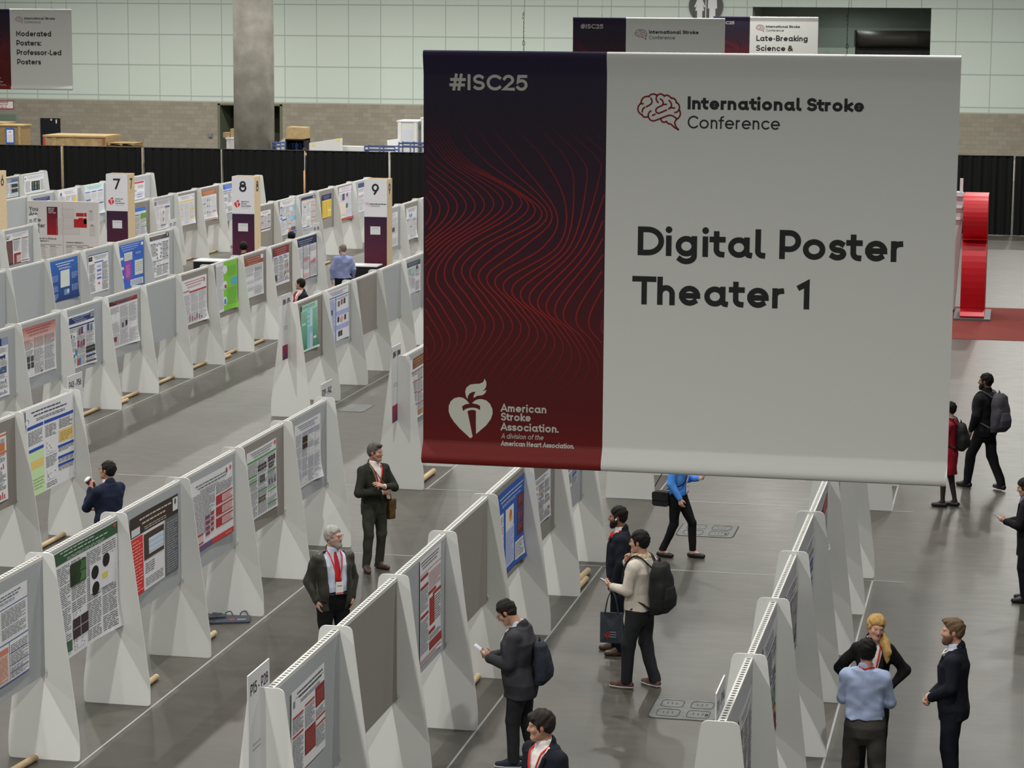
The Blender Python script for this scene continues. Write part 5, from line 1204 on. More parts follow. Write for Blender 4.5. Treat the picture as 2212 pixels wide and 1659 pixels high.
M_COVER = mat('dull_steel_cover', (.135, .14, .135), .55, metal=0.0, noise=.2, nscale=9)
M_GAP = mat('cover_gap', (.035, .034, .03), .8)
def floor_cover(cx, cy, w, d, label, cells):
    t = thing('floor_cover', label, 'floor box cover', (cx, cy, 0), 0, 'utility covers set in the floor')
    rp = roundpoly([(-w / 2, -d / 2), (w / 2, -d / 2), (w / 2, d / 2), (-w / 2, d / 2)], .10)
    mb = MB(); mb.prism(rp, 0, .003, lambda u, v, z: (u * 1.04, v * 1.04, z)); mb.build('rim', M_GAP, t)
    mb = MB(); mb.prism(rp, .0, .006, lambda u, v, z: (u, v, z)); mb.build('plate', M_COVER, t)
    if cells:
        mb = MB()
        for i in range(2):
            for j in range(2):
                ox, oy = (i - .5) * w * .46, (j - .5) * d * .46
                q = roundpoly([(-w * .17, -d * .17), (w * .17, -d * .17), (w * .17, d * .17), (-w * .17, d * .17)], .06)
                mb.tube([(ox + a, oy + b, .0065) for a, b in q], .004, 5, closed=True)
                for k in range(3): mb.box((ox - .06 + .05 * k, oy - .02, .006), (ox - .05 + .05 * k, oy + .05, .0072))
        mb.box((w * .33, -d * .3, .006), (w * .38, -d * .18, .0072))
        mb.build('lids', M_GAP, t)
floor_cover(-3.36, 25.68, .72, .78, 'large metal floor cover beside the near end of the rightmost front row', True)
floor_cover(-4.30, 35.0, .82, .86, 'metal floor cover behind the walking woman in blue', True)
floor_cover(-12.28, 44.5, .5, .86, 'pale floor cover below the green gradient poster row', False)
M_TUBE = mat('kraft_cardboard_tube', C('#9a876b'), .8, noise=.08, nscale=30)
def ctube(x, y0, y1, label, r=.034, rz=0.0):
    t = thing('cardboard_tube', label, 'tube', (x, y0, r + .001), rz, 'cardboard tubes lying under the rows')
    L = y1 - y0
    mb = MB(); mb.tube([(0, .012, 0), (0, L - .012, 0)], r, 14); mb.build('tube_body', M_TUBE, t, True)
    for y in (0, L - .012):
        mb = MB(); mb.tube([(0, y, 0), (0, y + .012, 0)], r * 1.03, 14); mb.build('end_cap', mat('tube_cap', C('#b3a68c'), .6), t, True)
ctube(-9.64, 21.45, 22.37, 'cardboard tube at the lower left corner, before the nearest divider', .036, -.1)
ctube(-9.40, 24.6, 25.50, 'cardboard tube tip right of the second P29 row divider')
ctube(-9.39, 26.7, 27.52, 'cardboard tube tip right of the third P29 row divider')
ctube(-13.32, 31.3, 32.42, 'cardboard tube under the P43 row end, left of the man with the cup')
ctube(-5.60, 30.75, 31.85, 'thicker of two cardboard tubes beside the man in navy suit', .042, -.06)
ctube(-5.50, 30.72, 31.42, 'thinner of two cardboard tubes beside the man in navy suit', .034, -.03)
ctube(-9.27, 37.3, 38.36, 'cardboard tube on the aisle below the largest banner left corner', .045)
ctube(-5.84, 25.5, 26.37, 'cardboard tube tip behind the man with the phone')
for i, (x, a, b) in enumerate(((-16.97, 42.3, 43.14), (-16.93, 44.25, 45.14), (-16.95, 46.2, 47.28), (-16.98, 48.4, 49.42), (-16.95, 50.6, 51.37), (-16.87, 52.3, 53.2))):
    ctube(x, a, b, 'cardboard tube under the green poster row, %s from the left' % ORD[i])
ctube(-16.80, 43.75, 44.2, 'short cardboard tube tip beside the second green poster row tube')
ctube(-16.82, 50.15, 50.56, 'short cardboard tube tip beside the fifth green poster row tube')
ctube(-24.6, 69.4, 70.5, 'cardboard tube under the row behind tower 7, nearer one'); ctube(-24.61, 71.97, 72.95, 'cardboard tube under the row behind tower 7, farther one')
ctube(-20.27, 69.6, 70.45, 'cardboard tube on the floor left of the man in the blue shirt')

# ------------------------------------------------------------------ red carpet, red sculpture, white sculpture
mb = MB(); mb.box((-9, 57.65, .0), (6, 64.1, .008)); tag(mb.build('red_carpet', mat('red_carpet', C('#5a211c'), .95, noise=.15, nscale=60)), 'dark red carpet at the right edge under the red sculpture', 'carpet')
t = thing('red_sculpture', 'tall red two-lobed sculpture standing on the red carpet', 'sculpture', (-1.025, 61.3, .0085))
prof = [(.02, .06), (.0, .1)] + [(.02 + .38 - .38 * math.cos(q), 1.98 - .95 + .95 * math.sin(q)) for q in np.linspace(-.95, 1.35, 14)] + [(.10, 2.0)] + [(.06 + .34 - .34 * math.cos(q), 2.53 + .55 * math.sin(q)) for q in np.linspace(-1.2, 1.57, 14)] + [(1.5, 3.08), (1.9, 2.9), (1.9, .06)]
mb = MB(); mb.prism(prof, -.30, .30, lambda u, v, d: (d, u, v)); o = mb.build('red_body', mat('glossy_red', C('#a80f1c', 1.5), .35, spec=.5), t)
mb = MB(); mb.box((-.45, -.15, 0), (.45, 2.0, .05)); mb.build('base_plate', mat('grey_base', C('#4a4c4d'), .5), t)
t = thing('white_sculpture', 'white panelled sculpture half hidden between the banner edge and red sculpture', 'sculpture', (-1.75, 63.0, .008))
mb = MB(); mb.prism(roundpoly([(-.5, 0), (.24, 0), (.42, 3.05), (-.3, 3.05)], .12), 0, .5, lambda u, v, d: (u, d, v)); mb.build('white_body', mat('white_foam_sculpture', C('#8f9192'), .6), t)
mb = MB()
for i in range(3): mb.box((-.1 + .0, -.04, 2.95 - .3 * i), (.38 - .02 * i, 0, 3.0 - .3 * i))
mb.box((.28, .1, 3.04), (.36, .2, 3.4)); mb.build('trim_strips', mat('white_strip', C('#a5a6a8'), .5), t)

# ------------------------------------------------------------------ crates, boxes and carts behind the drapes
M_OSB = mat('crate_plywood', C('#8b7550', 1.1), .75, noise=.12, nscale=9)
M_PLY2 = mat('pale_plywood', C('#a48d66', 1.1), .7, noise=.1, nscale=6)
M_WB = mat('white_crate', C('#b4b5b3', 1.35), .6)
def span(xa, ya, xb, yb, Y): a, b = on(xa, ya, Y=Y), on(xb, yb, Y=Y); return float(a[0]), float(b[0]), float(min(a[2], b[2])), float(max(a[2], b[2]))
def crate(xa, ya, xb, Y, d, m, name, label, cat, lid=None, extra=None):
    x0, x1, _, z1 = span(xa, ya, xb, ya, Y)
    t = thing(name, label, cat, ((x0 + x1) / 2, Y + d / 2, 0)); w = x1 - x0
    mb = MB(); mb.box((-w / 2, -d / 2, 0), (w / 2, d / 2, z1 - .04)); mb.build('body', m, t)
    mb = MB(); mb.box((-w / 2 - .04, -d / 2 - .04, z1 - .04), (w / 2 + .04, d / 2 + .04, z1 + .02)); mb.build('lid', lid or m, t)
    mb = MB()
    for sx in (-1, 1): mb.box((sx * (w / 2 - .09) - .06, -d / 2 - .025, 0), (sx * (w / 2 - .09) + .06, -d / 2, z1 - .04))
    mb.build('battens', lid or m, t)
    return t, w, z1
crate(-60, 266, 8, 102.6, 1.2, M_OSB, 'wooden_crate', 'taller wooden crate at the left edge behind the drape', 'crate', M_PLY2)
t, w_, z_ = crate(-8, 271, 46, 100, 1.0, M_OSB, 'wooden_crate', 'wooden crate with a blue-bordered notice behind the drape', 'crate', M_PLY2)
s = Print(); s.rect(0, 0, .40, .70, C('#284a90'), 0); s.rect(.05, .08, .35, .62, C('#b3b4b6'), 1); s.text('AHA', .2, .5, .06, C('#55565a'), .2, 2, align='c')
for q in range(6): s.rect(.08, .1 + .055 * q, .30, .12 + .055 * q, C('#8a8b8f'), 2)
o = s.build('crate_notice', M_PRINT, lambda u, v, l: (u - .14, -.53 - l * LAYER, z_ - .82 + v), t)
x0, x1, _, z1 = span(92, 294, 228, 294, 98.0)
t = thing('wrapped_pallet', 'long plywood load wrapped in clear film behind the drape', 'pallet load', ((x0 + x1) / 2, 98.9, 0)); w = x1 - x0
mb = MB(); mb.box((-w / 2, -.9, z1 - .07), (w / 2, .9, z1)); mb.build('plywood_lid', M_PLY2, t)
mb = MB()
for i in range(14):
    a, b = -w / 2 + w * i / 14, -w / 2 + w * (i + 1) / 14; r_ = random.Random(i)
    mb.box((a, -.85 - .03 * r_.random(), 0), (b, .85, z1 - .07))
mb.build('wrapped_body', mat('film_wrapped_wood', C('#97815d', 1.2), .25, spec=.6, noise=.2, nscale=5, bump=.4, bscale=7), t)
mb = MB(); mb.box((-w / 2 + .02, -.92, z1 - .45), (-w / 2 + .1, -.9, z1 - .12)); mb.box((w / 2 - .12, -.92, z1 - .4), (w / 2 - .06, -.9, z1 - .1)); mb.build('red_tape', mat('red_tape', C('#8e3030'), .5), t)
x0, x1, _, z1 = span(232, 309, 289, 309, 98.0)
t = thing('wooden_pallet', 'low wooden pallets right of the wrapped plywood load', 'pallet', ((x0 + x1) / 2, 98.6, 0)); w = x1 - x0
for k in range(5):
    mb = MB(); z = z1 - .14 * (k + 1) + .03
    mb.box((-w / 2, -.55, z + .07), (w / 2, .55, z + .10))
    for q in (-1, 0, 1): mb.box((q * (w / 2 - .06) - .05, -.55, z - .01), (q * (w / 2 - .06) + .05, .55, z + .07))
    mb.build('pallet_deck', M_OSB, t)
mb = MB(); mb.box((-w / 2, -.5, 0), (w / 2, .5, z1 - .7)); mb.build('lower_stack', M_OSB, t)
# clutter right of the column
t, w_, z_ = crate(489, 299, 516, 104, .8, M_WB, 'white_box', 'white box in front of the recessed doorway left of the column', 'box')
x0, x1, _, z1 = span(484, 291, 498, 291, 104.3); zb = z_ + .02
mb = MB(); mb.box((x0, 104.15, zb), (x1, 104.6, zb + .22)); tag(mb.build('small_carton', mat('kraft_carton', C('#75654c'), .8)), 'small brown carton on the white box left of the column', 'box')
x0, x1, _, z1 = span(499, 278, 508, 278, 104.3)
mb = MB(); mb.box((x0, 104.2, zb), (x1, 104.5, z1)); tag(mb.build('tall_carton', mat('kraft_carton', C('#75654c'), .8)), 'taller brown carton beside the column edge', 'box')
x0, x1, zl, z1 = span(616, 300, 658, 275, 99.0)
t = thing('open_case', 'black open equipment case under the square plywood box', 'case', ((x0 + x1) / 2, 99.4, 0)); w = x1 - x0
mb = MB()
for lo, hi in (((-w / 2, -.4, 0), (-w / 2 + .05, .4, zl)), ((w / 2 - .05, -.4, 0), (w / 2, .4, zl)), ((-w / 2, .36, 0), (w / 2, .4, zl)), ((-w / 2, -.4, zl - .05), (w / 2, .4, zl)), ((-w / 2, -.4, 0), (w / 2, .4, .6))): mb.box(lo, hi)
mb.build('case_shell', mat('black_case', (.015, .015, .017), .6), t)
mb = MB()
for k in range(5): mb.tube([(-.25 + .12 * k + .08 * math.cos(q), -.1, zl - .3 + .1 * math.sin(q)) for q in np.linspace(0, 6.28, 9)], .015, 6)
mb.box((-.05, -.12, .6), (.02, -.05, zl - .12), 0); mb.build('blue_cables', mat('navy_cable', C('#23335c'), .5), t)
mb = MB(); mb.prism(roundpoly([(-w / 2 + .02, 0), (w / 2, 0), (w / 2, z1 - zl - .02), (-w / 2 + .05, z1 - zl)], .02), 0, .75, lambda u, v, d: (u + (x0 + x1) / 2, 99.05 + d, v + zl + .001))
tag(mb.build('plywood_box', M_PLY2), 'square plywood box on the black open case right of the column', 'box')
def slab(pts, Y, d, m, name, label, cat):
    P = [on(*q, Y=Y) for q in pts]; x_, = [min(p[0] for p in P)]
    poly = [(float(p[0]), float(max(p[2], 0))) for p in P]
    mb = MB(); mb.prism(poly[::-1], 0, d, lambda u, v, q: (u, Y + q, v)); return tag(mb.build(name, m), label, cat)
slab([(596, 311), (612, 300), (617, 300), (617, 440), (596, 440)], 99.6, .5, M_WB, 'white_slab', 'white slanted slab right of the column foot, beside the blue cart', 'slab')
o = slab([(668, 309), (734, 299), (736, 440), (668, 440)], 98.6, .4, M_WB, 'white_slab', 'white slanted slab with yellow stickers right of the plywood box', 'slab')
pr = Print()
for q in ((677, 312), (730, 302)): p = on(*q, Y=98.58); pr.rect(p[0] - .05, p[2] - .06, p[0] + .05, p[2] + .06, C('#b5a83a'), 1)
ob = pr.build('yellow_sticker', M_PRINT, lambda u, v, l: (u, 98.59, v)); ob.parent = o
slab([(736, 316), (790, 317), (856, 318), (856, 440), (736, 440)], 99.2, .5, M_WB, 'white_counter', 'long low white counter behind the drape left of the white cabinets', 'counter')
slab([(836, 303), (858, 300), (858, 330), (838, 330)], 99.0, .18, mat('white_plastic', C('#bcbcbc'), .4), 'plastic_bundle', 'bundle of white plastic left of the white cabinets', 'bundle')
t, w_, z_ = crate(859, 262, 902, 100, 1.2, M_WB, 'white_cabinet', 'tall white cabinet with a grey notice, left of the largest banner', 'cabinet', mat('white_lid', C('#bdbebb', 1.35), .5))
mb = MB(); mb.box((-.33, -.606, z_ - 1.0), (.20, -.602, z_ - .36)); mb.build('paper_notice', mat('grey_paper', C('#9a9da2'), .7), t)
crate(910, 256, 962, 100, 1.0, M_WB, 'white_cabinet', 'white cabinet cut by the left edge of the largest banner', 'cabinet', mat('white_lid', C('#bdbebb', 1.35), .5))
M_BLUE = mat('blue_rail', C('#27375f', 1.1), .45)
def cart(xa, xb, y, Y, label, n=3):
    x0, x1, _, z1 = span(xa, y, xb, y, Y)
    t = thing('blue_cart', label, 'cart', ((x0 + x1) / 2, Y, 0), 0, 'blue carts behind the drape'); w = (x1 - x0) / 2
    for z in (z1, z1 - .14):
        mb = MB(); mb.tube([(-w, -.3, z), (w, -.3, z)], .028, 8); mb.tube([(-w, .3, z), (w, .3, z)], .028, 8); mb.build('rail', M_BLUE, t, True)
    for k in range(n):
        u = -w + 2 * w * k / (n - 1)
        mb = MB(); mb.tube([(u, -.3, .0), (u, -.3, z1 + .05)], .03, 8); mb.tube([(u, .3, .0), (u, .3, z1 + .05)], .03, 8); mb.build('post', M_BLUE, t, True)
    mb = MB(); mb.box((-w, -.35, .12), (w, .35, .2)); mb.build('deck', M_BLUE, t)
cart(592, 611, 309, 96.5, 'small blue rail cart beside the foot of the column'); cart(792, 857, 317, 96.5, 'blue rail cart left of the white cabinet'); cart(866, 940, 310, 96.0, 'blue rail cart in front of the white cabinets', 4)

# ------------------------------------------------------------------ people: implicit surfaces polygonised into one continuous mesh per garment / body
def smin(a, b, k):
    h = np.clip(.5 + .5 * (b - a) / k, 0, 1)
    return b * (1 - h) + a * h - k * h * (1 - h)
class Field:
    def __init__(s, lo, hi, h):
        s.lo = np.array(lo, np.float32); s.h = h
        n = np.ceil((np.array(hi) - np.array(lo)) / h).astype(int) + 1
        s.n = n
        s.ax = [s.lo[i] + h * np.arange(n[i], dtype=np.float32) for i in range(3)]
        s.F = np.full(n, .2, np.float32)
    def sl(s, lo, hi, pad):
        out = []
        for i in range(3):
            a = int(max(0, math.floor((lo[i] - pad - s.lo[i]) / s.h))); b = int(min(s.n[i], math.ceil((hi[i] + pad - s.lo[i]) / s.h) + 1))
            if b - a < 1: return None
            out.append(slice(a, b))
        return tuple(out)
    def xyz(s, q):
        return s.ax[0][q[0]][:, None, None], s.ax[1][q[1]][None, :, None], s.ax[2][q[2]][None, None, :]
    def put(s, fn, lo, hi, k=.02, mode='u'):
        q = s.sl(lo, hi, k + 2.5 * s.h)
        if q is None: return
        d = fn(*s.xyz(q)).astype(np.float32)
        F = s.F[q]
        if mode == 'u': s.F[q] = smin(F, d, k) if k > 1e-6 else np.minimum(F, d)
        elif mode == 's': s.F[q] = -smin(-F, d, k) if k > 1e-6 else np.maximum(F, -d)
    def cone(s, a, b, ra, rb, k=.02, mode='u', sx=None):
        a = np.array(a, float); b = np.array(b, float); R = max(ra, rb)
        ba = b - a; L2 = float(ba @ ba) + 1e-12
        def fn(x, y, z):
            px_, py_, pz_ = x - a[0], y - a[1], z - a[2]
            t = np.clip((px_ * ba[0] + py_ * ba[1] + pz_ * ba[2]) / L2, 0, 1)
            dx, dy, dz = px_ - t * ba[0], py_ - t * ba[1], pz_ - t * ba[2]
            if sx is not None: dx = dx * sx[0]; dy = dy * sx[1]; dz = dz * sx[2]
            return np.sqrt(dx * dx + dy * dy + dz * dz) - (ra + (rb - ra) * t)
        s.put(fn, np.minimum(a, b) - R, np.maximum(a, b) + R, k, mode)
    def ell(s, c, r, k=.02, mode='u', R=None):
        c = np.array(c, float); r = np.array(r, float); m = r.max()
        def fn(x, y, z):
            x, y, z = x - c[0], y - c[1], z - c[2]
            if R is not None:
                x, y, z = (R[0, 0] * x + R[1, 0] * y + R[2, 0] * z, R[0, 1] * x + R[1, 1] * y + R[2, 1] * z, R[0, 2] * x + R[1, 2] * y + R[2, 2] * z)
            k0 = np.sqrt((x / r[0]) ** 2 + (y / r[1]) ** 2 + (z / r[2]) ** 2); k1 = np.sqrt((x / r[0] ** 2) ** 2 + (y / r[1] ** 2) ** 2 + (z / r[2] ** 2) ** 2) + 1e-9
            return k0 * (k0 - 1) / k1
        s.put(fn, c - m, c + m, k, mode)
    def loft(s, prof, k=.02, mode='u', grow=0.0, z0=None, z1=None, px_=2.3):
        """stack of super-ellipses: rows (z, half width, half depth, centre y[, centre x])"""
        P = np.array([tuple(r) + (0,) * (5 - len(r)) for r in prof], float)
        z0 = P[0, 0] if z0 is None else z0; z1 = P[-1, 0] if z1 is None else z1
        def fn(x, y, z):
            zc = np.clip(z, P[0, 0], P[-1, 0])
            a = np.interp(zc, P[:, 0], P[:, 1]) + grow; b = np.interp(zc, P[:, 0], P[:, 2]) + grow
            yc = np.interp(zc, P[:, 0], P[:, 3]); xc = np.interp(zc, P[:, 0], P[:, 4])
            d = ((np.abs((x - xc) / a) ** px_ + np.abs((y - yc) / b) ** px_) ** (1 / px_) - 1) * np.minimum(a, b) * .95
            return np.maximum(d, np.maximum(z0 - z, z - z1))
        m = P[:, 1].max() + grow; n = P[:, 2].max() + grow
        s.put(fn, (P[:, 4].min() - m, P[:, 3].min() - n, z0), (P[:, 4].max() + m, P[:, 3].max() + n, z1), k, mode)
    def noise(s, amp, seed, f=1.0):
        r = np.random.RandomState(seed); x, y, z = s.xyz((slice(None),) * 3)
        w = 0
        for i in range(3):
            k = r.uniform(14, 34, 3) * f; p = r.uniform(0, 6, 3)
            w = w + np.sin(k[0] * x + 1.3 * np.sin(k[1] * z * .6 + p[0]) + p[1]) * np.sin(k[1] * y + k[2] * z + 1.1 * np.sin(k[0] * x * .5 + p[2]))
        s.F = s.F + (amp / 2 * w).astype(np.float32) * (np.abs(s.F) < .06)
    def mesh(s):
        F = s.F; m = F < 0
        n = s.n
        c = np.zeros(n - 1, np.int8)
        off = [(i, j, k) for i in (0, 1) for j in (0, 1) for k in (0, 1)]
        def cut(A, o): return A[o[0]:n[0] - 1 + o[0], o[1]:n[1] - 1 + o[1], o[2]:n[2] - 1 + o[2]]
        for o in off: c += cut(m, o)
        act = (c > 0) & (c < 8)
        idx = np.full(n - 1, -1, np.int64); ids = np.argwhere(act); idx[act] = np.arange(len(ids))
        if len(ids) == 0: return np.zeros((0, 3)), []
        val = np.stack([F[ids[:, 0] + o[0], ids[:, 1] + o[1], ids[:, 2] + o[2]] for o in off], 1)
        pos = np.zeros((len(ids), 3)); cnt = np.zeros(len(ids))
        oa = np.array(off, float)
        for a in range(8):
            for b in range(a + 1, 8):
                if abs(oa[a] - oa[b]).sum() != 1: continue
                va, vb = val[:, a], val[:, b]; x = (va < 0) != (vb < 0)
                t = np.where(x, va / np.where(x, va - vb, 1), 0)
                pos += np.where(x[:, None], oa[a] + t[:, None] * (oa[b] - oa[a]), 0); cnt += x
        V = s.lo + s.h * (ids + pos / cnt[:, None])
        Q = []
        for ax in range(3):
            u, v = [(1, 2), (2, 0), (0, 1)][ax]
            sl0 = [slice(None)] * 3; sl1 = [slice(None)] * 3; sl0[ax] = slice(0, n[ax] - 1); sl1[ax] = slice(1, n[ax])
            e = m[tuple(sl0)] != m[tuple(sl1)]
            e = np.argwhere(e)
            e = e[(e[:, u] > 0) & (e[:, v] > 0) & (e[:, u] < n[u] - 1) & (e[:, v] < n[v] - 1)]
            ins = m[e[:, 0], e[:, 1], e[:, 2]]
            g = []
            for du, dv in ((-1, -1), (0, -1), (0, 0), (-1, 0)):
                q = e.copy(); q[:, u] += du; q[:, v] += dv; g.append(idx[q[:, 0], q[:, 1], q[:, 2]])
            g = np.stack(g, 1); g[~ins] = g[~ins][:, ::-1]
            Q.append(g)
        return V, np.concatenate(Q)
def field_object(name, f, m, parent, scale, vcol=None, smooth_it=1):
    V, Q = f.mesh()
    if len(V) == 0: return None
    if smooth_it:
        e = np.concatenate([Q[:, [0, 1]], Q[:, [1, 2]], Q[:, [2, 3]], Q[:, [3, 0]]]); e = np.concatenate([e, e[:, ::-1]])
        for _ in range(smooth_it):
            S = np.zeros_like(V); np.add.at(S, e[:, 0], V[e[:, 1]]); cn = np.bincount(e[:, 0], minlength=len(V))[:, None]
            V = V * .45 + .55 * S / np.maximum(cn, 1)
    me = bpy.data.meshes.new(name)
    VV = V * scale
    me.vertices.add(len(VV)); me.vertices.foreach_set('co', VV.astype(np.float32).ravel())
    me.loops.add(Q.size); me.loops.foreach_set('vertex_index', Q.astype(np.int32).ravel())
    me.polygons.add(len(Q)); me.polygons.foreach_set('loop_start', np.arange(0, Q.size, 4, dtype=np.int32)); me.polygons.foreach_set('loop_total', np.full(len(Q), 4, np.int32))
    me.update(calc_edges=True)
    me.polygons.foreach_set('use_smooth', np.ones(len(Q), bool))
    me.materials.append(m)
    if vcol is not None:
        a = me.color_attributes.new('Col', 'FLOAT_COLOR', 'POINT'); c = np.ones((len(V), 4), np.float32); c[:, :3] = vcol(V); a.data.foreach_set('color', c.ravel())
    o = bpy.data.objects.new(name, me); COL.objects.link(o); o.parent = parent
    return o
M_SKIN = mat('skin', rough=.55, spec=.35, attr=True)
def cloth(name, hexc, rough=.85, k=ALB, bump=.15, noise=.10, spec=.2):
    return mat(name, C(hexc, k), rough, spec, noise=noise, nscale=45, bump=bump, bscale=240)
M_SOLE = mat('white_sole', C('#a9a8a2'), .6)
M_LANYARD = mat('red_lanyard', C('#a8261f'), .6)
M_SHIRTW = mat('white_shirt', C('#b5b3b0'), .8)
M_PHONE = mat('phone_dark', C('#3a3a40'), .25, spec=.5)
M_LENS = mat('glasses_frame', (.05, .045, .04), .4)
def rotm(yaw, pitch, roll=0):
    """columns: right, forward, up of a head turned left by yaw and nodded down by pitch (degrees)"""
    a, b, c = math.radians(yaw), math.radians(pitch), math.radians(roll)
    Rz = np.array([[math.cos(a), -math.sin(a), 0], [math.sin(a), math.cos(a), 0], [0, 0, 1]])
    Rx = np.array([[1, 0, 0], [0, math.cos(-b), -math.sin(-b)], [0, math.sin(-b), math.cos(-b)]])
    Ry = np.array([[math.cos(c), 0, math.sin(c)], [0, 1, 0], [-math.sin(c), 0, math.cos(c)]])
    return Rz @ Rx @ Ry
TORSO = [(.80, .150, .105, -.01), (.90, .168, .115, -.01), (.98, .160, .108, 0), (1.08, .146, .100, .005), (1.20, .156, .106, .005), (1.32, .170, .108, 0), (1.40, .165, .095, -.01), (1.46, .105, .070, -.015), (1.50, .062, .058, -.015)]
def person(name_label, loc, face, height, P, res=.0075, cat='person', group=None):
    """P: pose and outfit. Local axes: x right, y forward, z up, drawn for a 1.75 m figure and scaled."""
    sc = height / 1.75
    t = thing('person', name_label, cat, (loc[0], loc[1], 0), math.radians(face - 90), group)
    bulk = P.get('bulk', 1.0); lean = P.get('lean', 0.0); female = P.get('female', False)
    shx = .178 * (0.90 if female else 1.0) * (.6 + .4 * bulk)
    def ly(z): return lean * max(0, z - .95)
    tor = [(z, a * (bulk if z < 1.38 else 1) * (.93 if female else 1), b * (bulk if z < 1.38 else 1) * (.95 if female else 1), y + ly(z) + (P.get('belly', 0) * math.exp(-((z - 1.08) / .13) ** 2))) for z, a, b, y in TORSO]
    SH = {s: np.array([s * shx, ly(1.42) - .01, 1.388]) for s in (-1, 1)}
    HIP = {s: np.array([s * .088 * bulk, 0, .92]) for s in (-1, 1)}
    el = {-1: np.array(P.get('LE', (-.235, -.03, 1.14))), 1: np.array(P.get('RE', (.235, -.03, 1.14)))}
    wr = {-1: np.array(P.get('LW', (-.235, .05, .89))), 1: np.array(P.get('RW', (.235, .05, .89)))}
    kn = {-1: np.array(P.get('LK', (-.10, .02, .50))), 1: np.array(P.get('RK', (.10, .02, .50)))}
    an = {-1: np.array(P.get('LA', (-.11, -.02, .085))), 1: np.array(P.get('RA', (.11, -.02, .085)))}
    fa = {-1: P.get('LF', 8), 1: P.get('RF', -8)}
    hy, hp = P.get('head', (0, 0)); R = rotm(hy, hp, P.get('roll', 0))
    neck0 = np.array([0, ly(1.46) - .015, 1.455])
    hc = neck0 + np.array([0, P.get('neckf', .025), .055]) + R @ np.array([0, .012, .125])
    def HP(x, y, z): return hc + R @ np.array([x, y, z])
    near = res <= .008
    pts = [HP(0, 0, .14), HP(0, .13, 0), HP(0, -.12, 0), np.array([-.24, -.2, 0]), np.array([.24, .2, 0])] + [v for d in (el, wr, kn, an) for v in d.values()]
    lo = np.min(pts, 0) - .16; hi = np.max(pts, 0) + .16; lo[2] = -.02
    # ---- body
    f = Field(lo, hi, res)
    f.loft([r for r in tor if r[0] > .85], k=.001, grow=-.016, z0=.87)
    f.cone(neck0 + (0, -.005, -.03), HP(0, -.028, -.055), .062 if not female else .05, .054 if not female else .045, .03)
    skull = [((0, -.018, .038), (.074, .094, .082)), ((0, .012, -.01), (.064, .078, .085))]
    for c, r in skull: f.ell(HP(*c), r, .02, R=R)
    f.cone(HP(0, .03, -.03), HP(0, .058, -.088), .05, .026, .03)
    for s in (-1, 1):
        f.cone(HP(s * .045, -.005, -.045), HP(s * .018, .062, -.092), .024, .022, .03)
        f.ell(HP(s * .036, .062, -.018), (.024, .022, .022), .02, R=R)
        f.ell(HP(s * .032, .092, .014), (.017, .014, .011), .012, 's', R=R)
        f.ell(HP(s * .031, .078, .013), (.0125, .011, .010), .003, R=R)
        f.cone(HP(s * .014, .086, .030), HP(s * .045, .076, .030), .008, .007, .012)
        f.ell(HP(s * .077, -.008, .0), (.010, .020, .031), .008, R=R)
    f.cone(HP(0, .084, .022), HP(0, .106, -.020), .008, .0125, .012)
    f.ell(HP(0, .094, -.028), (.017, .012, .009), .008, R=R)
    f.cone(HP(-.016, .080, -.050), HP(.016, .080, -.050), .008, .008, .006); f.cone(HP(-.012, .079, -.059), HP(.012, .079, -.059), .0085, .0085, .006)
    f.ell(HP(0, .076, -.089), (.018, .016, .015), .015, R=R)
    HD = {-1: P.get('LH'), 1: P.get('RH')}
    for s in (-1, 1):
        f.cone(SH[s], el[s], .048, .040, .03); f.cone(el[s], wr[s], .043, .029, .02)
        f.cone(neck0 + (s * .03, 0, -.04), SH[s] + (0, 0, -.01), .040, .042, .03)
        f.cone(HIP[s], kn[s], .080, .054, .03); f.cone(kn[s], an[s] + (0, 0, .02), .056, .036, .02)
        a = math.radians(fa[s]); fd = np.array([-math.sin(a), math.cos(a), 0])
        if s < 0: pass
        lift = an[s][2] - .085
        tp = P.get('LT' if s < 0 else 'RT', 0.0)   # toe drop
        f.cone(an[s] + (0, 0, 0), an[s] + fd * .13 + (0, 0, -.055 - tp), .036, .026, .03); f.cone(an[s] + (0, 0, 0), an[s] - fd * .04 + (0, 0, -.045), .034, .03, .02)
        # hand
        h = HD[s] or {}
        fore = wr[s] - el[s]; fore /= np.linalg.norm(fore)
        d = np.array(h.get('d', fore), float); d /= np.linalg.norm(d)
        nrm = np.array(h.get('n', (-s, 0, 0)), float); nrm = nrm - d * (nrm @ d); nrm /= np.linalg.norm(nrm) + 1e-9
        side = np.cross(d, nrm)          # across the knuckles
        if 'thumb' in h:
            if side @ np.array(h['thumb'], float) < 0: side = -side
        elif side @ np.array([0, 1, 0]) < 0 and abs(side[1]) > .3: side = -side
        elif side[2] < 0 and abs(side[1]) <= .3: side = -side
        curl = h.get('curl', 28)
        w0 = wr[s]
        for q in (-.026, 0, .024): f.cone(w0 + d * .012 + side * q * .6, w0 + d * .082 + side * q, .017, .0145, .014)
        if near:
            for i, (q, L, dr) in enumerate(((.032, .070, .088), (.011, .080, .092), (-.011, .074, .088), (-.031, .058, .080))):
                p = w0 + d * dr + side * q; ang = 0; dd = d.copy(); r0 = .0092
                for j, fr in enumerate((.45, .31, .24)):
                    ang += math.radians(curl * (1, 1.15, .8)[j] + (i - 1) * 3)
                    dd = d * math.cos(ang) + nrm * math.sin(ang); p2 = p + dd * L * fr
                    f.cone(p, p2, r0, r0 * .92, .0035); p = p2; r0 *= .93
            tb = w0 + d * .03 + side * .026; td = d * .62 + side * .62 + nrm * .42; td /= np.linalg.norm(td)
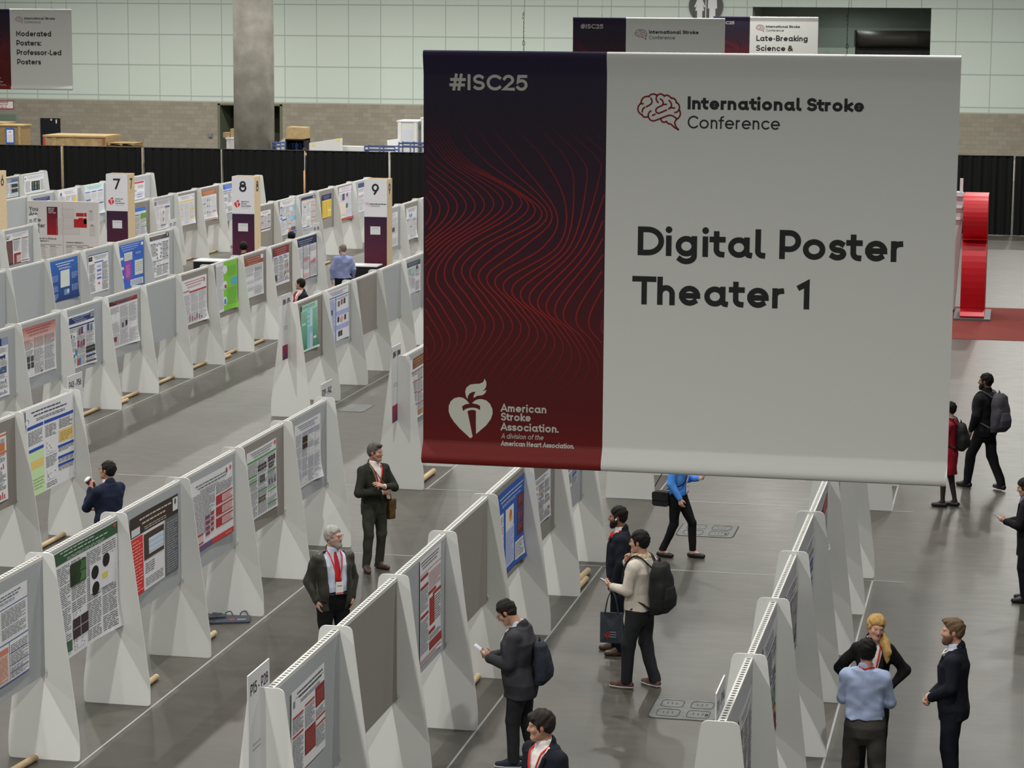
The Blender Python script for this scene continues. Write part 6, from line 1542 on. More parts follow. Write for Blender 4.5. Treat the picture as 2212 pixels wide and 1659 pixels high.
            f.cone(tb - d * .005, tb + td * .038, .0145, .0115, .010); td2 = d * .9 + side * .15 + nrm * .5; td2 /= np.linalg.norm(td2)
            f.cone(tb + td * .038, tb + td * .038 + td2 * .032, .0110, .0088, .004)
        else:
            f.cone(w0 + d * .08, w0 + d * .15 + nrm * .03, .026, .016, .012, sx=None); f.cone(w0 + d * .03 + side * .025, w0 + d * .08 + side * .045 + nrm * .02, .012, .009, .006)
    sk = np.array(C(P.get('skin', '#a58473'), 1.55)); hairc = np.array(C(P.get('hair', ('short', '#1d1916'))[1], 1.5))
    Rt = R.T
    legc = np.array(C(P['tights'])) if 'tights' in P else None
    def vcol(V):
        q = (V - hc) @ R
        col = np.tile(sk, (len(V), 1))
        rr_ = np.random.RandomState(5).uniform(.97, 1.03, len(V)); col = col * rr_[:, None]
        inh = np.linalg.norm(q, axis=1) < .17
        fr = inh & (q[:, 1] > .03)
        for s in (-1, 1):
            e = fr & (((q[:, 0] - s * .031) / .012) ** 2 + ((q[:, 2] - .013) / .0055) ** 2 < 1) & (q[:, 1] > .06); col[e] = sk * .4 + .12
            e = fr & (((q[:, 0] - s * .031) / .0058) ** 2 + ((q[:, 2] - .013) / .0062) ** 2 < 1) & (q[:, 1] > .06); col[e] = (.02, .014, .01)
            e = fr & (np.abs(q[:, 0] - s * .032) < .020) & (np.abs(q[:, 2] - .033 + .12 * np.abs(np.abs(q[:, 0]) - .028)) < .0032); col[e] = hairc * .45 + sk * .38
            e = inh & (np.abs(q[:, 0] - s * .078) < .012) & (np.abs(q[:, 1] + .005) < .012); col[e] = sk * np.array([.9, .78, .75])
        e = fr & (np.abs(q[:, 0]) < .024) & (np.abs(q[:, 2] + .0545) < .0085 - .0002 * 0) & (q[:, 1] > .06); col[e] = sk * np.array([.82, .55, .52])
        e = fr & (np.abs(q[:, 0]) < .022) & (np.abs(q[:, 2] + .0545) < .0018) & (q[:, 1] > .06); col[e] = sk * .3
        if P.get('stubble'):
            e = inh & (q[:, 2] < -.028) & (q[:, 1] > .0 - .3 * 0) & (q[:, 2] > -.115) & ~(fr & (np.abs(q[:, 0]) < .024) & (np.abs(q[:, 2] + .0545) < .0085))
            col[e] = col[e] * (1 - P['stubble']) + hairc * P['stubble']
        if legc is not None:
            col[(V[:, 2] < .62) & (V[:, 2] > .06)] = legc
        return col
    field_object('body', f, M_SKIN, t, sc, vcol, 1)
    # ---- hair
    kind, hcx = P.get('hair', ('short', '#1d1916'))[:2]
    hm = mat('hair_' + hcx.strip('#'), C(hcx, 1.5), .6, spec=.18, noise=.35, nscale=120, bump=.6, bscale=260)
    g = Field(hc - .22, hc + .20, min(res, .0065)) if kind not in ('long', 'tail') else Field(hc - (.22, .24, .48), hc + .20, .0075)
    th = P.get('hth', (.014, .018))
    if kind != 'none':
        g.ell(HP(0, -.020, .040), (.074 + th[0], .094 + th[0] * .8, .082 + th[1]), .001, R=R)
        g.ell(HP(0, -.028, -.01), (.071 + th[0] * .7, .074 + th[0] * .6, .075), .02, R=R)
        if kind == 'quiff': g.ell(HP(.01, .05, .105), (.06, .05, .028), .02, R=R)
        if kind == 'fringe': g.ell(HP(-.01, .062, .085), (.066, .038, .034), .02, R=R)
        g.noise(.007, hash(hcx) % 97 if False else 11, 2.6)
        # cut away the face below the hairline plane
        fz, nz = P.get('hairline', (.074, -.085))     # height of the forehead line, of the nape line
        p0 = np.array([0, .085, fz]); p1 = np.array([0, -.085, nz]); dv = p1 - p0; nn = np.array([0, dv[2], -dv[1]]); nn /= np.linalg.norm(nn)
        if nn[2] > 0: nn = -nn
        def plane(x, y, z):
            X, Y, Z = x - hc[0], y - hc[1], z - hc[2]
            lx, ly_, lz = R[0, 0] * X + R[1, 0] * Y + R[2, 0] * Z, R[0, 1] * X + R[1, 1] * Y + R[2, 1] * Z, R[0, 2] * X + R[1, 2] * Y + R[2, 2] * Z
            d = -((ly_ - p0[1]) * nn[1] + (lz - p0[2]) * nn[2])
            side_ = np.maximum(np.abs(lz + .01) - .035, np.abs(ly_ - .022) - .014)     # sideburn tabs stay
            return np.maximum(d, -side_ * (1 if P.get('burns', True) else 0) - .0) if P.get('burns', True) else d
        if kind not in ('long',):
            g.put(plane, hc - .3, hc + .3, .004, 's')
        if kind == 'bald':
            g.ell(HP(0, .03, .11), (.062, .105, .065), .01, 's', R=R)
        if kind == 'thin':
            g.ell(HP(0, .085, .085), (.05, .05, .05), .012, 's', R=R)
        for s in (-1, 1): g.ell(HP(s * .085, -.004, -.002), (.022, .019, .030), .004, 's', R=R)
        if kind in ('long', 'tail'):
            g.ell(HP(0, .07, -.03), (.058, .075, .092), .01, 's', R=R)
            sgn = P.get('tailside', 1)
            pth = [HP(0, -.09, -.01), HP(sgn * .065, -.05, -.07), hc + np.array([sgn * .095, .04, -.15]), hc + np.array([sgn * .115, .11, -.23]), hc + np.array([sgn * .115, .125, -.33])]
            rr2 = [.045, .048, .046, .040, .018]
            for a, b, r1, r2 in zip(pth, pth[1:], rr2, rr2[1:]): g.cone(a, b, r1, r2, .02, sx=(1, 1.25, 1))
            g.noise(.006, 23, 2.2)
        if kind == 'bun': g.ell(HP(0, -.11, .07), (.042, .04, .04), .012, R=R)
        field_object('hair', g, hm, t, sc, None, 1)
    if 'beard' in P:
        g = Field(hc - .17, hc + .17, .006)
        g.ell(HP(0, .012, -.012), (.070, .083, .088), .01, R=R); g.cone(HP(0, .03, -.035), HP(0, .061, -.094), .056, .034, .03)
        for s in (-1, 1): g.cone(HP(s * .046, 0, -.045), HP(s * .018, .064, -.094), .030, .029, .03)
        g.noise(.004, 5, 3)
        def above(x, y, z):
            X, Y, Z = x - hc[0], y - hc[1], z - hc[2]
            lx, ly_, lz = R[0, 0] * X + R[1, 0] * Y + R[2, 0] * Z, R[0, 1] * X + R[1, 1] * Y + R[2, 1] * Z, R[0, 2] * X + R[1, 2] * Y + R[2, 2] * Z
            top = -.034 + .6 * np.maximum(0, .055 - ly_); 
            d = np.minimum(top - lz, ly_ - .0)
            mouth = ((lx / .024) ** 2 + ((lz + .054) / .010) ** 2 - 1) * .01
            return np.minimum(d, np.where(ly_ > .05, mouth, .05))
        g.put(above, hc - .3, hc + .3, .003, 's')
        field_object('beard', g, mat('beard_' + P['beard'].strip('#'), C(P['beard'], 1.6), .7, noise=.3, nscale=150, bump=.5, bscale=300), t, sc, None, 1)
    # ---- trousers / skirt
    if 'trousers' in P:
        tm = P['trousers']; tw = P.get('tw', 1.0)
        g = Field((lo[0], lo[1], .0), (hi[0], hi[1], 1.12), max(res, .008))
        wz = P.get('waist', 1.02)
        g.loft([(.72, .08, .05, -.01), (.80, .145, .10, -.01)] + [r for r in tor if .85 < r[0] <= 1.09], k=.001, grow=.014, z0=.72, z1=wz)
        for s in (-1, 1):
            g.cone(HIP[s] + (0, 0, -.03), kn[s], .104 * (.5 + .5 * bulk), .074 * tw, .03); g.cone(kn[s], an[s] + (0, -.005, -.01), .074 * tw, .060 * tw, .02)
        g.noise(.007, 3, .8)
        cutz = P.get('cuff', .055)
        for s in (-1, 1):
            zz = an[s][2] - .085 + cutz
            g.put(lambda x, y, z: np.maximum(z - zz, np.sqrt((x - an[s][0]) ** 2 + (y - an[s][1]) ** 2) - .16), (an[s][0] - .16, an[s][1] - .16, -.05), (an[s][0] + .16, an[s][1] + .16, zz), .001, 's')
        field_object('trousers', g, tm, t, sc, None, 1)
        if 'belt' in P:
            mb = MB(); q = np.linspace(0, 2 * math.pi, 33)[:-1]
            zb = wz - .025; a = np.interp(zb, [r[0] for r in tor], [r[1] for r in tor]) + .014; b = np.interp(zb, [r[0] for r in tor], [r[2] for r in tor]) + .014; yc = np.interp(zb, [r[0] for r in tor], [r[3] for r in tor])
            mb.tube([((a * math.copysign(abs(math.cos(w)) ** .87, math.cos(w))) * sc, (yc + b * math.copysign(abs(math.sin(w)) ** .87, math.sin(w))) * sc, zb * sc) for w in q], .016 * sc, 8, closed=True, flat=1.0)
            mb.build('belt', P['belt'], t, True)
    # ---- shoes
    if 'shoes' in P:
        for s in (-1, 1):
            a = math.radians(fa[s]); fd = np.array([-math.sin(a), math.cos(a), 0]); A = an[s]; tp = P.get('LT' if s < 0 else 'RT', 0.0)
            hl = A - fd * .05 + np.array([0, 0, -.045]); to = A + fd * .155 + np.array([0, 0, -.052 - tp])
            g = Field(np.minimum(hl, to) - (.09, .09, .06), np.maximum(hl, to) + (.09, .09, .12), .0065)
            g.cone(hl, (hl + to) / 2, .040, .043, .02); g.cone((hl + to) / 2, to, .045, .034, .02)
            if not P.get('flats'): g.cone(A + (0, -.005, .005), A + fd * .07 + (0, 0, -.035), .046, .036, .03)
            sol = A[2] - .085
            low = min(hl[2], to[2]) - .033
            g.put(lambda x, y, z: z - (low + .002), (-9, -9, -9), (9, 9, 9), .001, 's') if tp < .02 else None
            if P.get('flats'): g.ell(A + fd * .03 + (0, 0, .01), (.030, .065, .030), .006, 's', R=np.stack([np.array([fd[1], -fd[0], 0]), fd, np.array([0, 0, 1.])], 1))
            field_object('shoe', g, P['shoes'], t, sc, None, 1)
            if 'sole' in P:
                g = Field(np.minimum(hl, to) - (.09, .09, .06), np.maximum(hl, to) + (.09, .09, .06), .0065)
                g.cone(hl, (hl + to) / 2, .045, .048, .02); g.cone((hl + to) / 2, to, .050, .040, .02)
                g.put(lambda x, y, z: (low + .028) - z, (-9, -9, -9), (9, 9, 9), .001, 's'); g.put(lambda x, y, z: z - (low + .002), (-9, -9, -9), (9, 9, 9), .001, 's')
                field_object('shoe_sole', g, P['sole'], t, sc, None, 0)
    # ---- inner shirt and tie
    yfront = lambda z, gr: np.interp(z, [r[0] for r in tor], [r[3] + r[2] for r in tor]) + gr
    if 'shirt' in P:
        g = Field((-.26, lo[1], .88), (.26, hi[1], 1.56), max(res, .008))
        g.loft([r for r in tor if r[0] > .88], k=.001, grow=.006, z0=P.get('shirtz', .95), z1=1.475)
        g.noise(.004, 8, 1.0)
        g.cone(neck0 + (0, 0, -.015), neck0 + (0, .012, .040), .079, .072, .02)
        g.cone(neck0 + (0, .01, .02), neck0 + (0, .022, .14), .054, .062, .004, 's')
        field_object('shirt', g, P['shirt'], t, sc, None, 1)
    if 'tie' in P:
        mb = MB(); pts = []
        zs = [1.475, 1.44, 1.36, 1.24, 1.13, 1.06]; ws = [.018, .022, .026, .034, .040, .006]
        for z, w in zip(zs, ws):
            y = yfront(z, .016) if z < 1.42 else neck0[1] + .085 - (z - 1.44) * .2
            pts.append((z, w, y))
        n = len(mb.v)
        for z, w, y in pts:
            mb.v += [(-w * sc, (y) * sc, z * sc), (0, (y + .008) * sc, z * sc), (w * sc, y * sc, z * sc), (w * sc, (y - .006) * sc, z * sc), (-w * sc, (y - .006) * sc, z * sc)]
        for i in range(len(pts) - 1):
            for j in range(5): mb.f.append([i * 5 + j, i * 5 + (j + 1) % 5, (i + 1) * 5 + (j + 1) % 5, (i + 1) * 5 + j]); mb.m.append(0)
        mb.build('tie', P['tie'], t, True)
    # ---- top garment
    if 'top' in P:
        T = P['top']; m = T['m']; gr = T.get('grow', .024); hem = T.get('hem', .80)
        flare = T.get('flare', .0)
        g = Field((lo[0], lo[1], max(0, hem - .06)), (hi[0], hi[1], 1.60), res if near else max(res, .010))
        pr_ = [(z, a + flare * max(0, 1.0 - z) / .3, b + flare * .7 * max(0, 1.0 - z) / .3, y) for z, a, b, y in tor if z < 1.48]
        if hem < .80: pr_ = [(hem, pr_[0][1] + flare, pr_[0][2] + flare * .7, 0)] + pr_
        g.loft(pr_, k=.001, grow=gr, z0=hem, z1=1.47)
        sr = T.get('sleeve', 1.0)
        for s in (-1, 1):
            g.cone(neck0 + (s * .04, -.005, -.025), SH[s] + (0, 0, .002), .060, .060, .03)
            g.cone(SH[s], el[s], .068 * sr, .059 * sr, .035)
            e = P.get('cuffat', T.get('cuffat', .97)); w2 = el[s] + (wr[s] - el[s]) * e
            g.cone(el[s], w2, .060 * sr, .044 * sr, .02)
        if T.get('collar') == 'stand': g.cone(neck0 + (0, 0, -.01), neck0 + (0, .01, .055), .080, .074, .02)
        elif T.get('collar') == 'crew': g.cone(neck0 + (0, 0, -.01), neck0 + (0, .006, .02), .072, .066, .02)
        elif T.get('collar') == 'shirt': g.cone(neck0 + (0, 0, -.01), neck0 + (0, .01, .035), .080, .074, .02)
        elif T.get('collar') == 'jacket': g.cone(neck0 + (0, -.012, -.01), neck0 + (0, -.014, .040), .082, .072, .02)
        g.noise(T.get('wr', .007), T.get('seed', 2), T.get('wf', .8))
        # neck opening
        g.cone(neck0 + (0, .012, .02), neck0 + (0, .03, .16), .056 if T.get('collar') != 'jacket' else .064, .072, .004, 's')
        if 'v' in T:       # open front: (button height, half width at the neck, half width at the hem, offset x)
            zb, wn, wh = T['v'][:3]; y0 = ly(1.2)
            def vee(x, y, z):
                w = np.where(z > zb, wn * (np.clip((z - zb) / (1.46 - zb), 0, 1.2)), wh * np.clip((zb - z) / max(zb - hem, .01), 0, 1.3)) - .002
                w = np.where(np.abs(z - zb) < .02, w - .004, w)
                return np.maximum(np.abs(x) - w, (.02 + y0) - y)
            g.put(vee, (-.2, -.1, hem - .1), (.2, .5, 1.7), .003, 's')
            if T.get('lapel', True):      # turned lapels stand proud along the opening
                for s in (-1, 1):
                    zz = [zb + .01, zb + (1.46 - zb) * .55, 1.40]
                    for za, zc in zip(zz, zz[1:]):
                        xa = s * (wn * (za - zb) / (1.46 - zb) + .022); xb = s * (wn * (zc - zb) / (1.46 - zb) + .030)
                        g.cone((xa, yfront(za, gr - .004), za), (xb, yfront(zc, gr - .004), zc), .017, .022, .006, sx=(1, 2.2, 1))
        # hollow the cuffs
        if T.get('vent'):
            g.put(lambda x, y, z: np.maximum(np.maximum(np.abs(x) - .006 - .05 * np.clip(.97 - z, 0, 1), y + .06), z - .97), (-.1, -.4, .6), (.1, 0, 1.0), .002, 's')
        field_object(T.get('name', 'jacket'), g, m, t, sc, None, 1)
        if T.get('cuffs') is not None:
            for s in (-1, 1):
                e = T.get('cuffat', .97); w2 = el[s] + (wr[s] - el[s]) * e; dd = (wr[s] - el[s]); dd = dd / np.linalg.norm(dd)
                mb = MB(); mb.tube([tuple((w2 + dd * -.01) * sc), tuple((w2 + dd * .028) * sc)], .037 * sr * sc, 14); mb.build('shirt_cuff', T['cuffs'], t, True)
    # ---- scarf, lanyard, glasses, earbuds
    if 'scarf' in P:
        g = Field(neck0 - .2, neck0 + .2, .008)
        q = np.linspace(0, 2 * math.pi, 15)
        for lev, rr3 in ((.0, .082), (.035, .078)):
            p = [neck0 + (rr3 * math.cos(w), .012 + rr3 * .92 * math.sin(w), lev + .01 * math.sin(2 * w + lev * 40)) for w in q]
            for a, b in zip(p, p[1:]): g.cone(a, b, .026, .026, .01)
        g.cone(neck0 + (-.03, .095, .0), neck0 + (-.045, .12, -.12), .03, .028, .02)
        g.noise(.006, 4, 1.3); field_object('scarf', g, P['scarf'], t, sc, None, 1)
    if 'lanyard' in P:
        L = P['lanyard']; lm = L.get('m', M_LANYARD); gr = L.get('grow', .03); zb = L.get('z', 1.14)
        for s in (-1, 1):
            mb = MB(); p = []
            zz = np.linspace(1.43, zb, 9)
            p.append((0 + s * .0, neck0[1] - .078, 1.485)); p.append((s * .055, neck0[1] - .045, 1.500)); p.append((s * .076, neck0[1] + .02, 1.482))
            for z in zz: 
                k = (z - zb) / (1.43 - zb); p.append((s * (.012 + .058 * k), yfront(z, gr) - .0 + .03 * max(0, (1.36 - z)) * 0, z))
            mb.tube([(a * sc, b * sc, c * sc) for a, b, c in p], .0085 * sc, 6); mb.build('lanyard', lm, t, True)
        if L.get('badge', True):
            mb = MB(); y = yfront(zb - .08, gr + .012)
            mb.box((-.045 * sc, (y - .003) * sc, (zb - .15) * sc), (.045 * sc, (y + .003) * sc, (zb - .01) * sc)); mb.box((-.045 * sc, (y + .003) * sc, (zb - .145) * sc), (.045 * sc, (y + .0042) * sc, (zb - .132) * sc), 1); mb.box((-.03 * sc, (y + .003) * sc, (zb - .06) * sc), (.03 * sc, (y + .0042) * sc, (zb - .052) * sc), 2)
            mb.build('badge', [mat('badge_white', C('#bdbcba'), .5), M_LANYARD, mat('badge_ink', C('#55555a'), .6)], t)
    if P.get('glasses'):
        mb = MB()
        for s in (-1, 1):
            mb.tube([tuple(HP(s * .032 + .022 * math.cos(w), .098, .012 + .017 * math.sin(w)) * sc) for w in np.linspace(0, 2 * math.pi, 17)[:-1]], .0015 * sc, 5, closed=True)
            mb.tube([tuple(HP(s * .053, .096, .016) * sc), tuple(HP(s * .079, .06, .016) * sc), tuple(HP(s * .081, -.01, .012) * sc)], .0014 * sc, 5)
        mb.tube([tuple(HP(-.011, .1, .014) * sc), tuple(HP(.011, .1, .014) * sc)], .0014 * sc, 5)
        mb.build('glasses', P.get('gm', M_LENS), t)
    if P.get('earbud'):
        s = P['earbud']; mb = MB(); mb.tube([tuple(HP(s * .087, .008, .0) * sc), tuple(HP(s * .090, .018, -.03) * sc)], [.009 * sc, .004 * sc], 8); mb.build('earbud', mat('white_earbud', C('#c9c9c9'), .3), t, True)
    # handy transform for held things
    cz, sz = math.cos(math.radians(face - 90)), math.sin(math.radians(face - 90))
    def world_pt(p): 
        p = np.array(p, float) * sc; return np.array([loc[0] + cz * p[0] - sz * p[1], loc[1] + sz * p[0] + cz * p[1], p[2]])
    return t, world_pt, sc
def backpack(wp, face, label, m, c=(0, -.23, 1.20), size=(.155, .085, .24), trim=None, straps=True, sling=False, sh=.178, ry=.13):
    base = wp((c[0], c[1], c[2] - size[2]))
    t = thing('backpack', label, 'backpack', base, 0)
    g = Field((-.3, -.5, .75), (.3, .25, 1.62), .009)
    c = np.array(c, float); w, d, h = size
    g.loft([(c[2] - h, w * .80, d * .75, c[1] + .01, c[0]), (c[2] - h * .75, w, d * 1.1, c[1] - .02, c[0]), (c[2] - h * .2, w, d * 1.15, c[1] - .02, c[0]), (c[2] + h * .45, w * .92, d, c[1], c[0]), (c[2] + h * .85, w * .75, d * .8, c[1] + .015, c[0]), (c[2] + h, w * .45, d * .5, c[1] + .03, c[0])], .001, px_=2.8)
    g.noise(.008, 9, .8)
    def place(o):
        o.parent = None; me = o.data; n = len(me.vertices); co = np.empty(n * 3, np.float32); me.vertices.foreach_get('co', co); co = co.reshape(-1, 3)
        me.vertices.foreach_set('co', np.array([wp(q) - base for q in co], np.float32).ravel()); me.update(); o.parent = t
    place(field_object('pack_body', g, m, t, 1.0, None, 1))
    g = Field((-.3, -.6, .75), (.3, .25, 1.62), .009)
    g.loft([(c[2] - h * .72, w * .72, d * .5, c[1] - d * 1.0, c[0]), (c[2] - h * .35, w * .75, d * .55, c[1] - d * 1.05, c[0]), (c[2] + h * .05, w * .6, d * .4, c[1] - d * .95, c[0])], .001, px_=3)
    place(field_object('front_pocket', g, trim or m, t, 1.0, None, 1))
    mb = MB(); mb.tube([(c[0] - .03, c[1] + .02, c[2] + h * .92), (c[0], c[1] + .03, c[2] + h + .045), (c[0] + .03, c[1] + .02, c[2] + h * .92)], .008, 6); place(mb.build('top_handle', m, t, True))
    if straps:
        for s in (-1, 1) if not sling else (sling,):
            mb = MB()
            pth = [(c[0] + s * .06, c[1] + d * .9, c[2] + h * .75), (s * sh * .62, -.07, 1.485), (s * sh * .66, .02, 1.50), (s * sh * .70, ry * .85, 1.42), (s * sh * .80, ry + .012, 1.30), (s * sh * .98, ry * .8, 1.17), (s * (sh + .0), .0, 1.06), (c[0] + s * w * .8, c[1] + d * .6, c[2] - h * .8)]
            mb.tube(smooth_line(pth, 4), .017, 8, flat=.5); place(mb.build('strap', m, t, True))
    return t

# ------------------------------------------------------------------ the people in the hall
J_NAVY = cloth('navy_suiting', '#14161d'); J_BLUE = cloth('blue_jacket_cloth', '#181e2f'); J_CHAR = cloth('charcoal_suiting', '#2d2d31'); J_GREEN = cloth('dark_olive_cloth', '#23241f')
J_LEATHER = mat('dark_leather', C('#26251f'), .45, spec=.5, noise=.15, nscale=30, bump=.25, bscale=60)
J_BLACK = cloth('black_cloth', '#131315'); T_BLACK = cloth('black_trouser_cloth', '#121214'); T_GREY = cloth('grey_trouser_cloth', '#383532'); T_OLIVE = cloth('olive_trouser_cloth', '#2c2e27'); T_NAVY = cloth('navy_trouser_cloth', '#13161e'); T_CHAR = cloth('charcoal_trouser_cloth', '#212225')
S_BLUE = cloth('light_blue_shirt', '#828ea8', bump=.1, noise=.05); S_PALE = cloth('pale_blue_shirt', '#a3abbb', bump=.1, noise=.05); S_SLATE = cloth('slate_blue_shirt', '#6d7596', noise=.06); S_WHITE = M_SHIRTW
K_BEIGE = cloth('beige_knit', '#a09a90', noise=.06); K_BLUE = cloth('bright_blue_knit', '#3f72b5', noise=.06); D_RED = cloth('red_dress_cloth', '#7c1a26')
SH_BROWN = mat('brown_leather_shoe', C('#3c2c24'), .4, spec=.5); SH_BLACK = mat('black_shoe', (.012, .012, .013), .4, spec=.5); SH_NAVY = cloth('navy_sneaker', '#20242f'); SH_TAN = mat('maroon_tan_sneaker', C('#4d3734'), .6, noise=.5, nscale=14)
B_BLACK = mat('black_nylon', (.014, .014, .015), .7, noise=.2, nscale=30, bump=.3, bscale=90); B_GREY = mat('grey_nylon', C('#333238'), .75, noise=.2, nscale=30, bump=.3, bscale=90); B_BROWN = mat('brown_bag_leather', C('#4d3a20'), .5, spec=.4, noise=.25, nscale=20, bump=.3, bscale=60)
TIE_RED = mat('red_dotted_tie', C('#8f1a25'), .6, noise=.2, nscale=160); TIE_STR = mat('striped_tie', C('#57494d'), .6, noise=.4, nscale=70); TIE_GRN = mat('green_plaid_tie', C('#66785c'), .6, noise=.4, nscale=60); BELT = mat('black_belt', (.014, .013, .012), .4)
LAN_WHITE = mat('white_lanyard', C('#b3aeb0'), .6, noise=.2, nscale=60)
def slim_phone(p, nrm, up, label, m=M_PHONE, sz=(.036, .075)):
    n = np.array(nrm, float); n /= np.linalg.norm(n); u = np.array(up, float); u -= n * (u @ n); u /= np.linalg.norm(u); s_ = np.cross(u, n)
    R_ = np.stack([s_, u, n], 1)
    t = thing('mobile_phone', label, 'phone', p)
    mb = MB(); mb.prism(roundpoly([(-sz[0], -sz[1]), (sz[0], -sz[1]), (sz[0], sz[1]), (-sz[0], sz[1])], .012), -.004, .004, lambda a, b, d: tuple(R_ @ np.array([a, b, d]))); mb.build('phone_case', m, t)
    mb = MB(); mb.prism(roundpoly([(-sz[0] + .004, -sz[1] + .005), (sz[0] - .004, -sz[1] + .005), (sz[0] - .004, sz[1] - .005), (-sz[0] + .004, sz[1] - .005)], .01), .0041, .0052, lambda a, b, d: tuple(R_ @ np.array([a, b, d]))); mb.build('phone_screen', mat('phone_glass', C('#8f98a6'), .1, spec=.6), t)
    return t
Zv = (0, 0, 1)
# 1 man with a coffee cup, seen from behind
_, wp, sc = person('person in navy blazer seen from behind, raising a cup beside the blue-barred poster', (-11.42, 29.30), 152, 1.74, dict(
    skin='#a57f6b', hair=('short', '#1b1917'), head=(18, -6), glasses=True, bulk=1.12, LE=(-.20, .20, 1.14), LW=(-.05, .275, 1.37), RE=(.25, .10, 1.13), RW=(.02, .27, 1.10),
    LH=dict(d=(.15, .25, .9), n=(.9, -.1, 0), curl=50, thumb=(0, 1, .3)), RH=dict(d=(-1, .1, .05), n=(0, -.5, .8), curl=25),
    trousers=T_NAVY, shoes=SH_BLACK, shirt=S_WHITE, top=dict(m=J_BLUE, hem=.80, v=(1.08, .085, .04), collar='jacket', seed=4), lanyard=dict(z=1.2, grow=.034)), )
t = thing('coffee_cup', 'maroon paper cup with white lid held by the man in navy blazer', 'cup', wp((-.02, .335, 1.44)), 0)
t.rotation_euler = (math.radians(-18), math.radians(-38), math.radians(62))
mb = MB(); mb.tube([(0, 0, -.075), (0, 0, .05)], [.036, .047], 20); mb.build('paper_cup', mat('maroon_cup', C('#3c1722'), .6), t, True)
mb = MB(); mb.tube([(0, 0, .05), (0, 0, .058)], [.051, .051], 20); mb.tube([(0, 0, .058), (0, 0, .068)], [.047, .043], 20); mb.build('cup_lid', mat('cup_lid', C('#c0bebd'), .4), t, True)
# 2 man with crossed arms
_, wp, sc = person('person in dark olive suit standing with crossed arms', (-8.42, 31.42), -42, 1.74, dict(
    skin='#9c7766', hair=('quiff', '#4c4744'), hairline=(.080, -.08), head=(28, 2), stubble=.18, LE=(-.285, .07, 1.13), LW=(.01, .245, 1.20), RE=(.285, .06, 1.11), RW=(-.02, .215, 1.11),
    LH=dict(d=(.95, -.05, .45), n=(0, -.6, -.7), curl=18, thumb=(0, .2, 1)), RH=dict(d=(-1, -.1, -.02), n=(0, -1, 0), curl=15, thumb=(0, 0, 1)),
    trousers=T_OLIVE, tw=.95, shoes=SH_BROWN, shirt=S_WHITE, belt=BELT, LK=(-.10, .03, .50), LA=(-.10, -.02, .085), RK=(.12, .05, .50), RA=(.16, .05, .085), LF=14, RF=-20,
    top=dict(m=J_GREEN, hem=.78, v=(1.06, .10, .075), collar='jacket', seed=7, cuffat=.88, cuffs=S_WHITE), lanyard=dict(z=1.22, badge=False, grow=.022)))
t = thing('shoulder_bag', 'brown leather shoulder bag at the hip of the man with crossed arms', 'bag', wp((.02, 0, 0)), 0)
def bag_at(t, wp, m, parts):
    """parts: (name, builder of a local MB)"""
    for nm, mb_, mm in parts:
        base = np.array(t.location); mb_.v = [tuple(wp(q) - base) for q in mb_.v]; mb_.build(nm, mm, t, False)
def satchel(t, wp, m, c, w, d, h, strap=None):
    mb_ = MB(); mb_.prism(roundpoly([(-w, -h), (w, -h), (w * .95, h), (-w * .95, h)], .05), -d, d, lambda u, v, q: (c[0] + q, c[1] + u, c[2] + v))
    f_ = MB(); f_.prism(roundpoly([(-w * .98, -h * .1), (w * .98, -h * .1), (w * .98, h + .012), (-w * .98, h + .012)], .04), -d - .012, d + .012, lambda u, v, q: (c[0] + q, c[1] + u, c[2] + v))
    P_ = [('bag_body', mb_, m), ('flap', f_, m)]
    if strap: s_ = MB(); s_.tube(smooth_line(strap, 4), .013, 8, flat=.5); P_.append(('strap', s_, m))
    bag_at(t, wp, m, P_)
satchel(t, wp, B_BROWN, (-.235, -.03, .83), .14, .045, .14, [(-.23, -.12, .95), (-.19, -.17, 1.15), (-.05, -.15, 1.42), (.075, -.05, 1.515), (.10, .06, 1.48), (.03, .165, 1.33), (-.14, .18, 1.08), (-.22, .08, .95)])
# 3 white-haired man in a leather jacket
_, wp, sc = person('person with grey hair in black leather jacket, red tie and badge', (-7.48, 26.10), -52, 1.75, dict(
    skin='#a98474', hair=('short', '#8f8c88'), hairline=(.082, -.08), beard='#8a8078', head=(34, -2), glasses=True, bulk=1.12, belly=.035, LE=(-.265, -.07, 1.13), LW=(-.215, .04, .93), RE=(.265, -.07, 1.13), RW=(.215, .04, .93),
    LH=dict(d=(.1, .15, -1), n=(1, 0, 0), curl=20), RH=dict(d=(-.1, .15, -1), n=(-1, 0, 0), curl=20), trousers=T_BLACK, belt=BELT, shoes=SH_BLACK, shirt=S_PALE, tie=TIE_RED,
    top=dict(m=J_LEATHER, hem=.80, v=(-1.0, .135, .0), collar='jacket', grow=.032, seed=9, sleeve=1.12, wr=.011, lapel=False), lanyard=dict(z=1.16, grow=.03)))
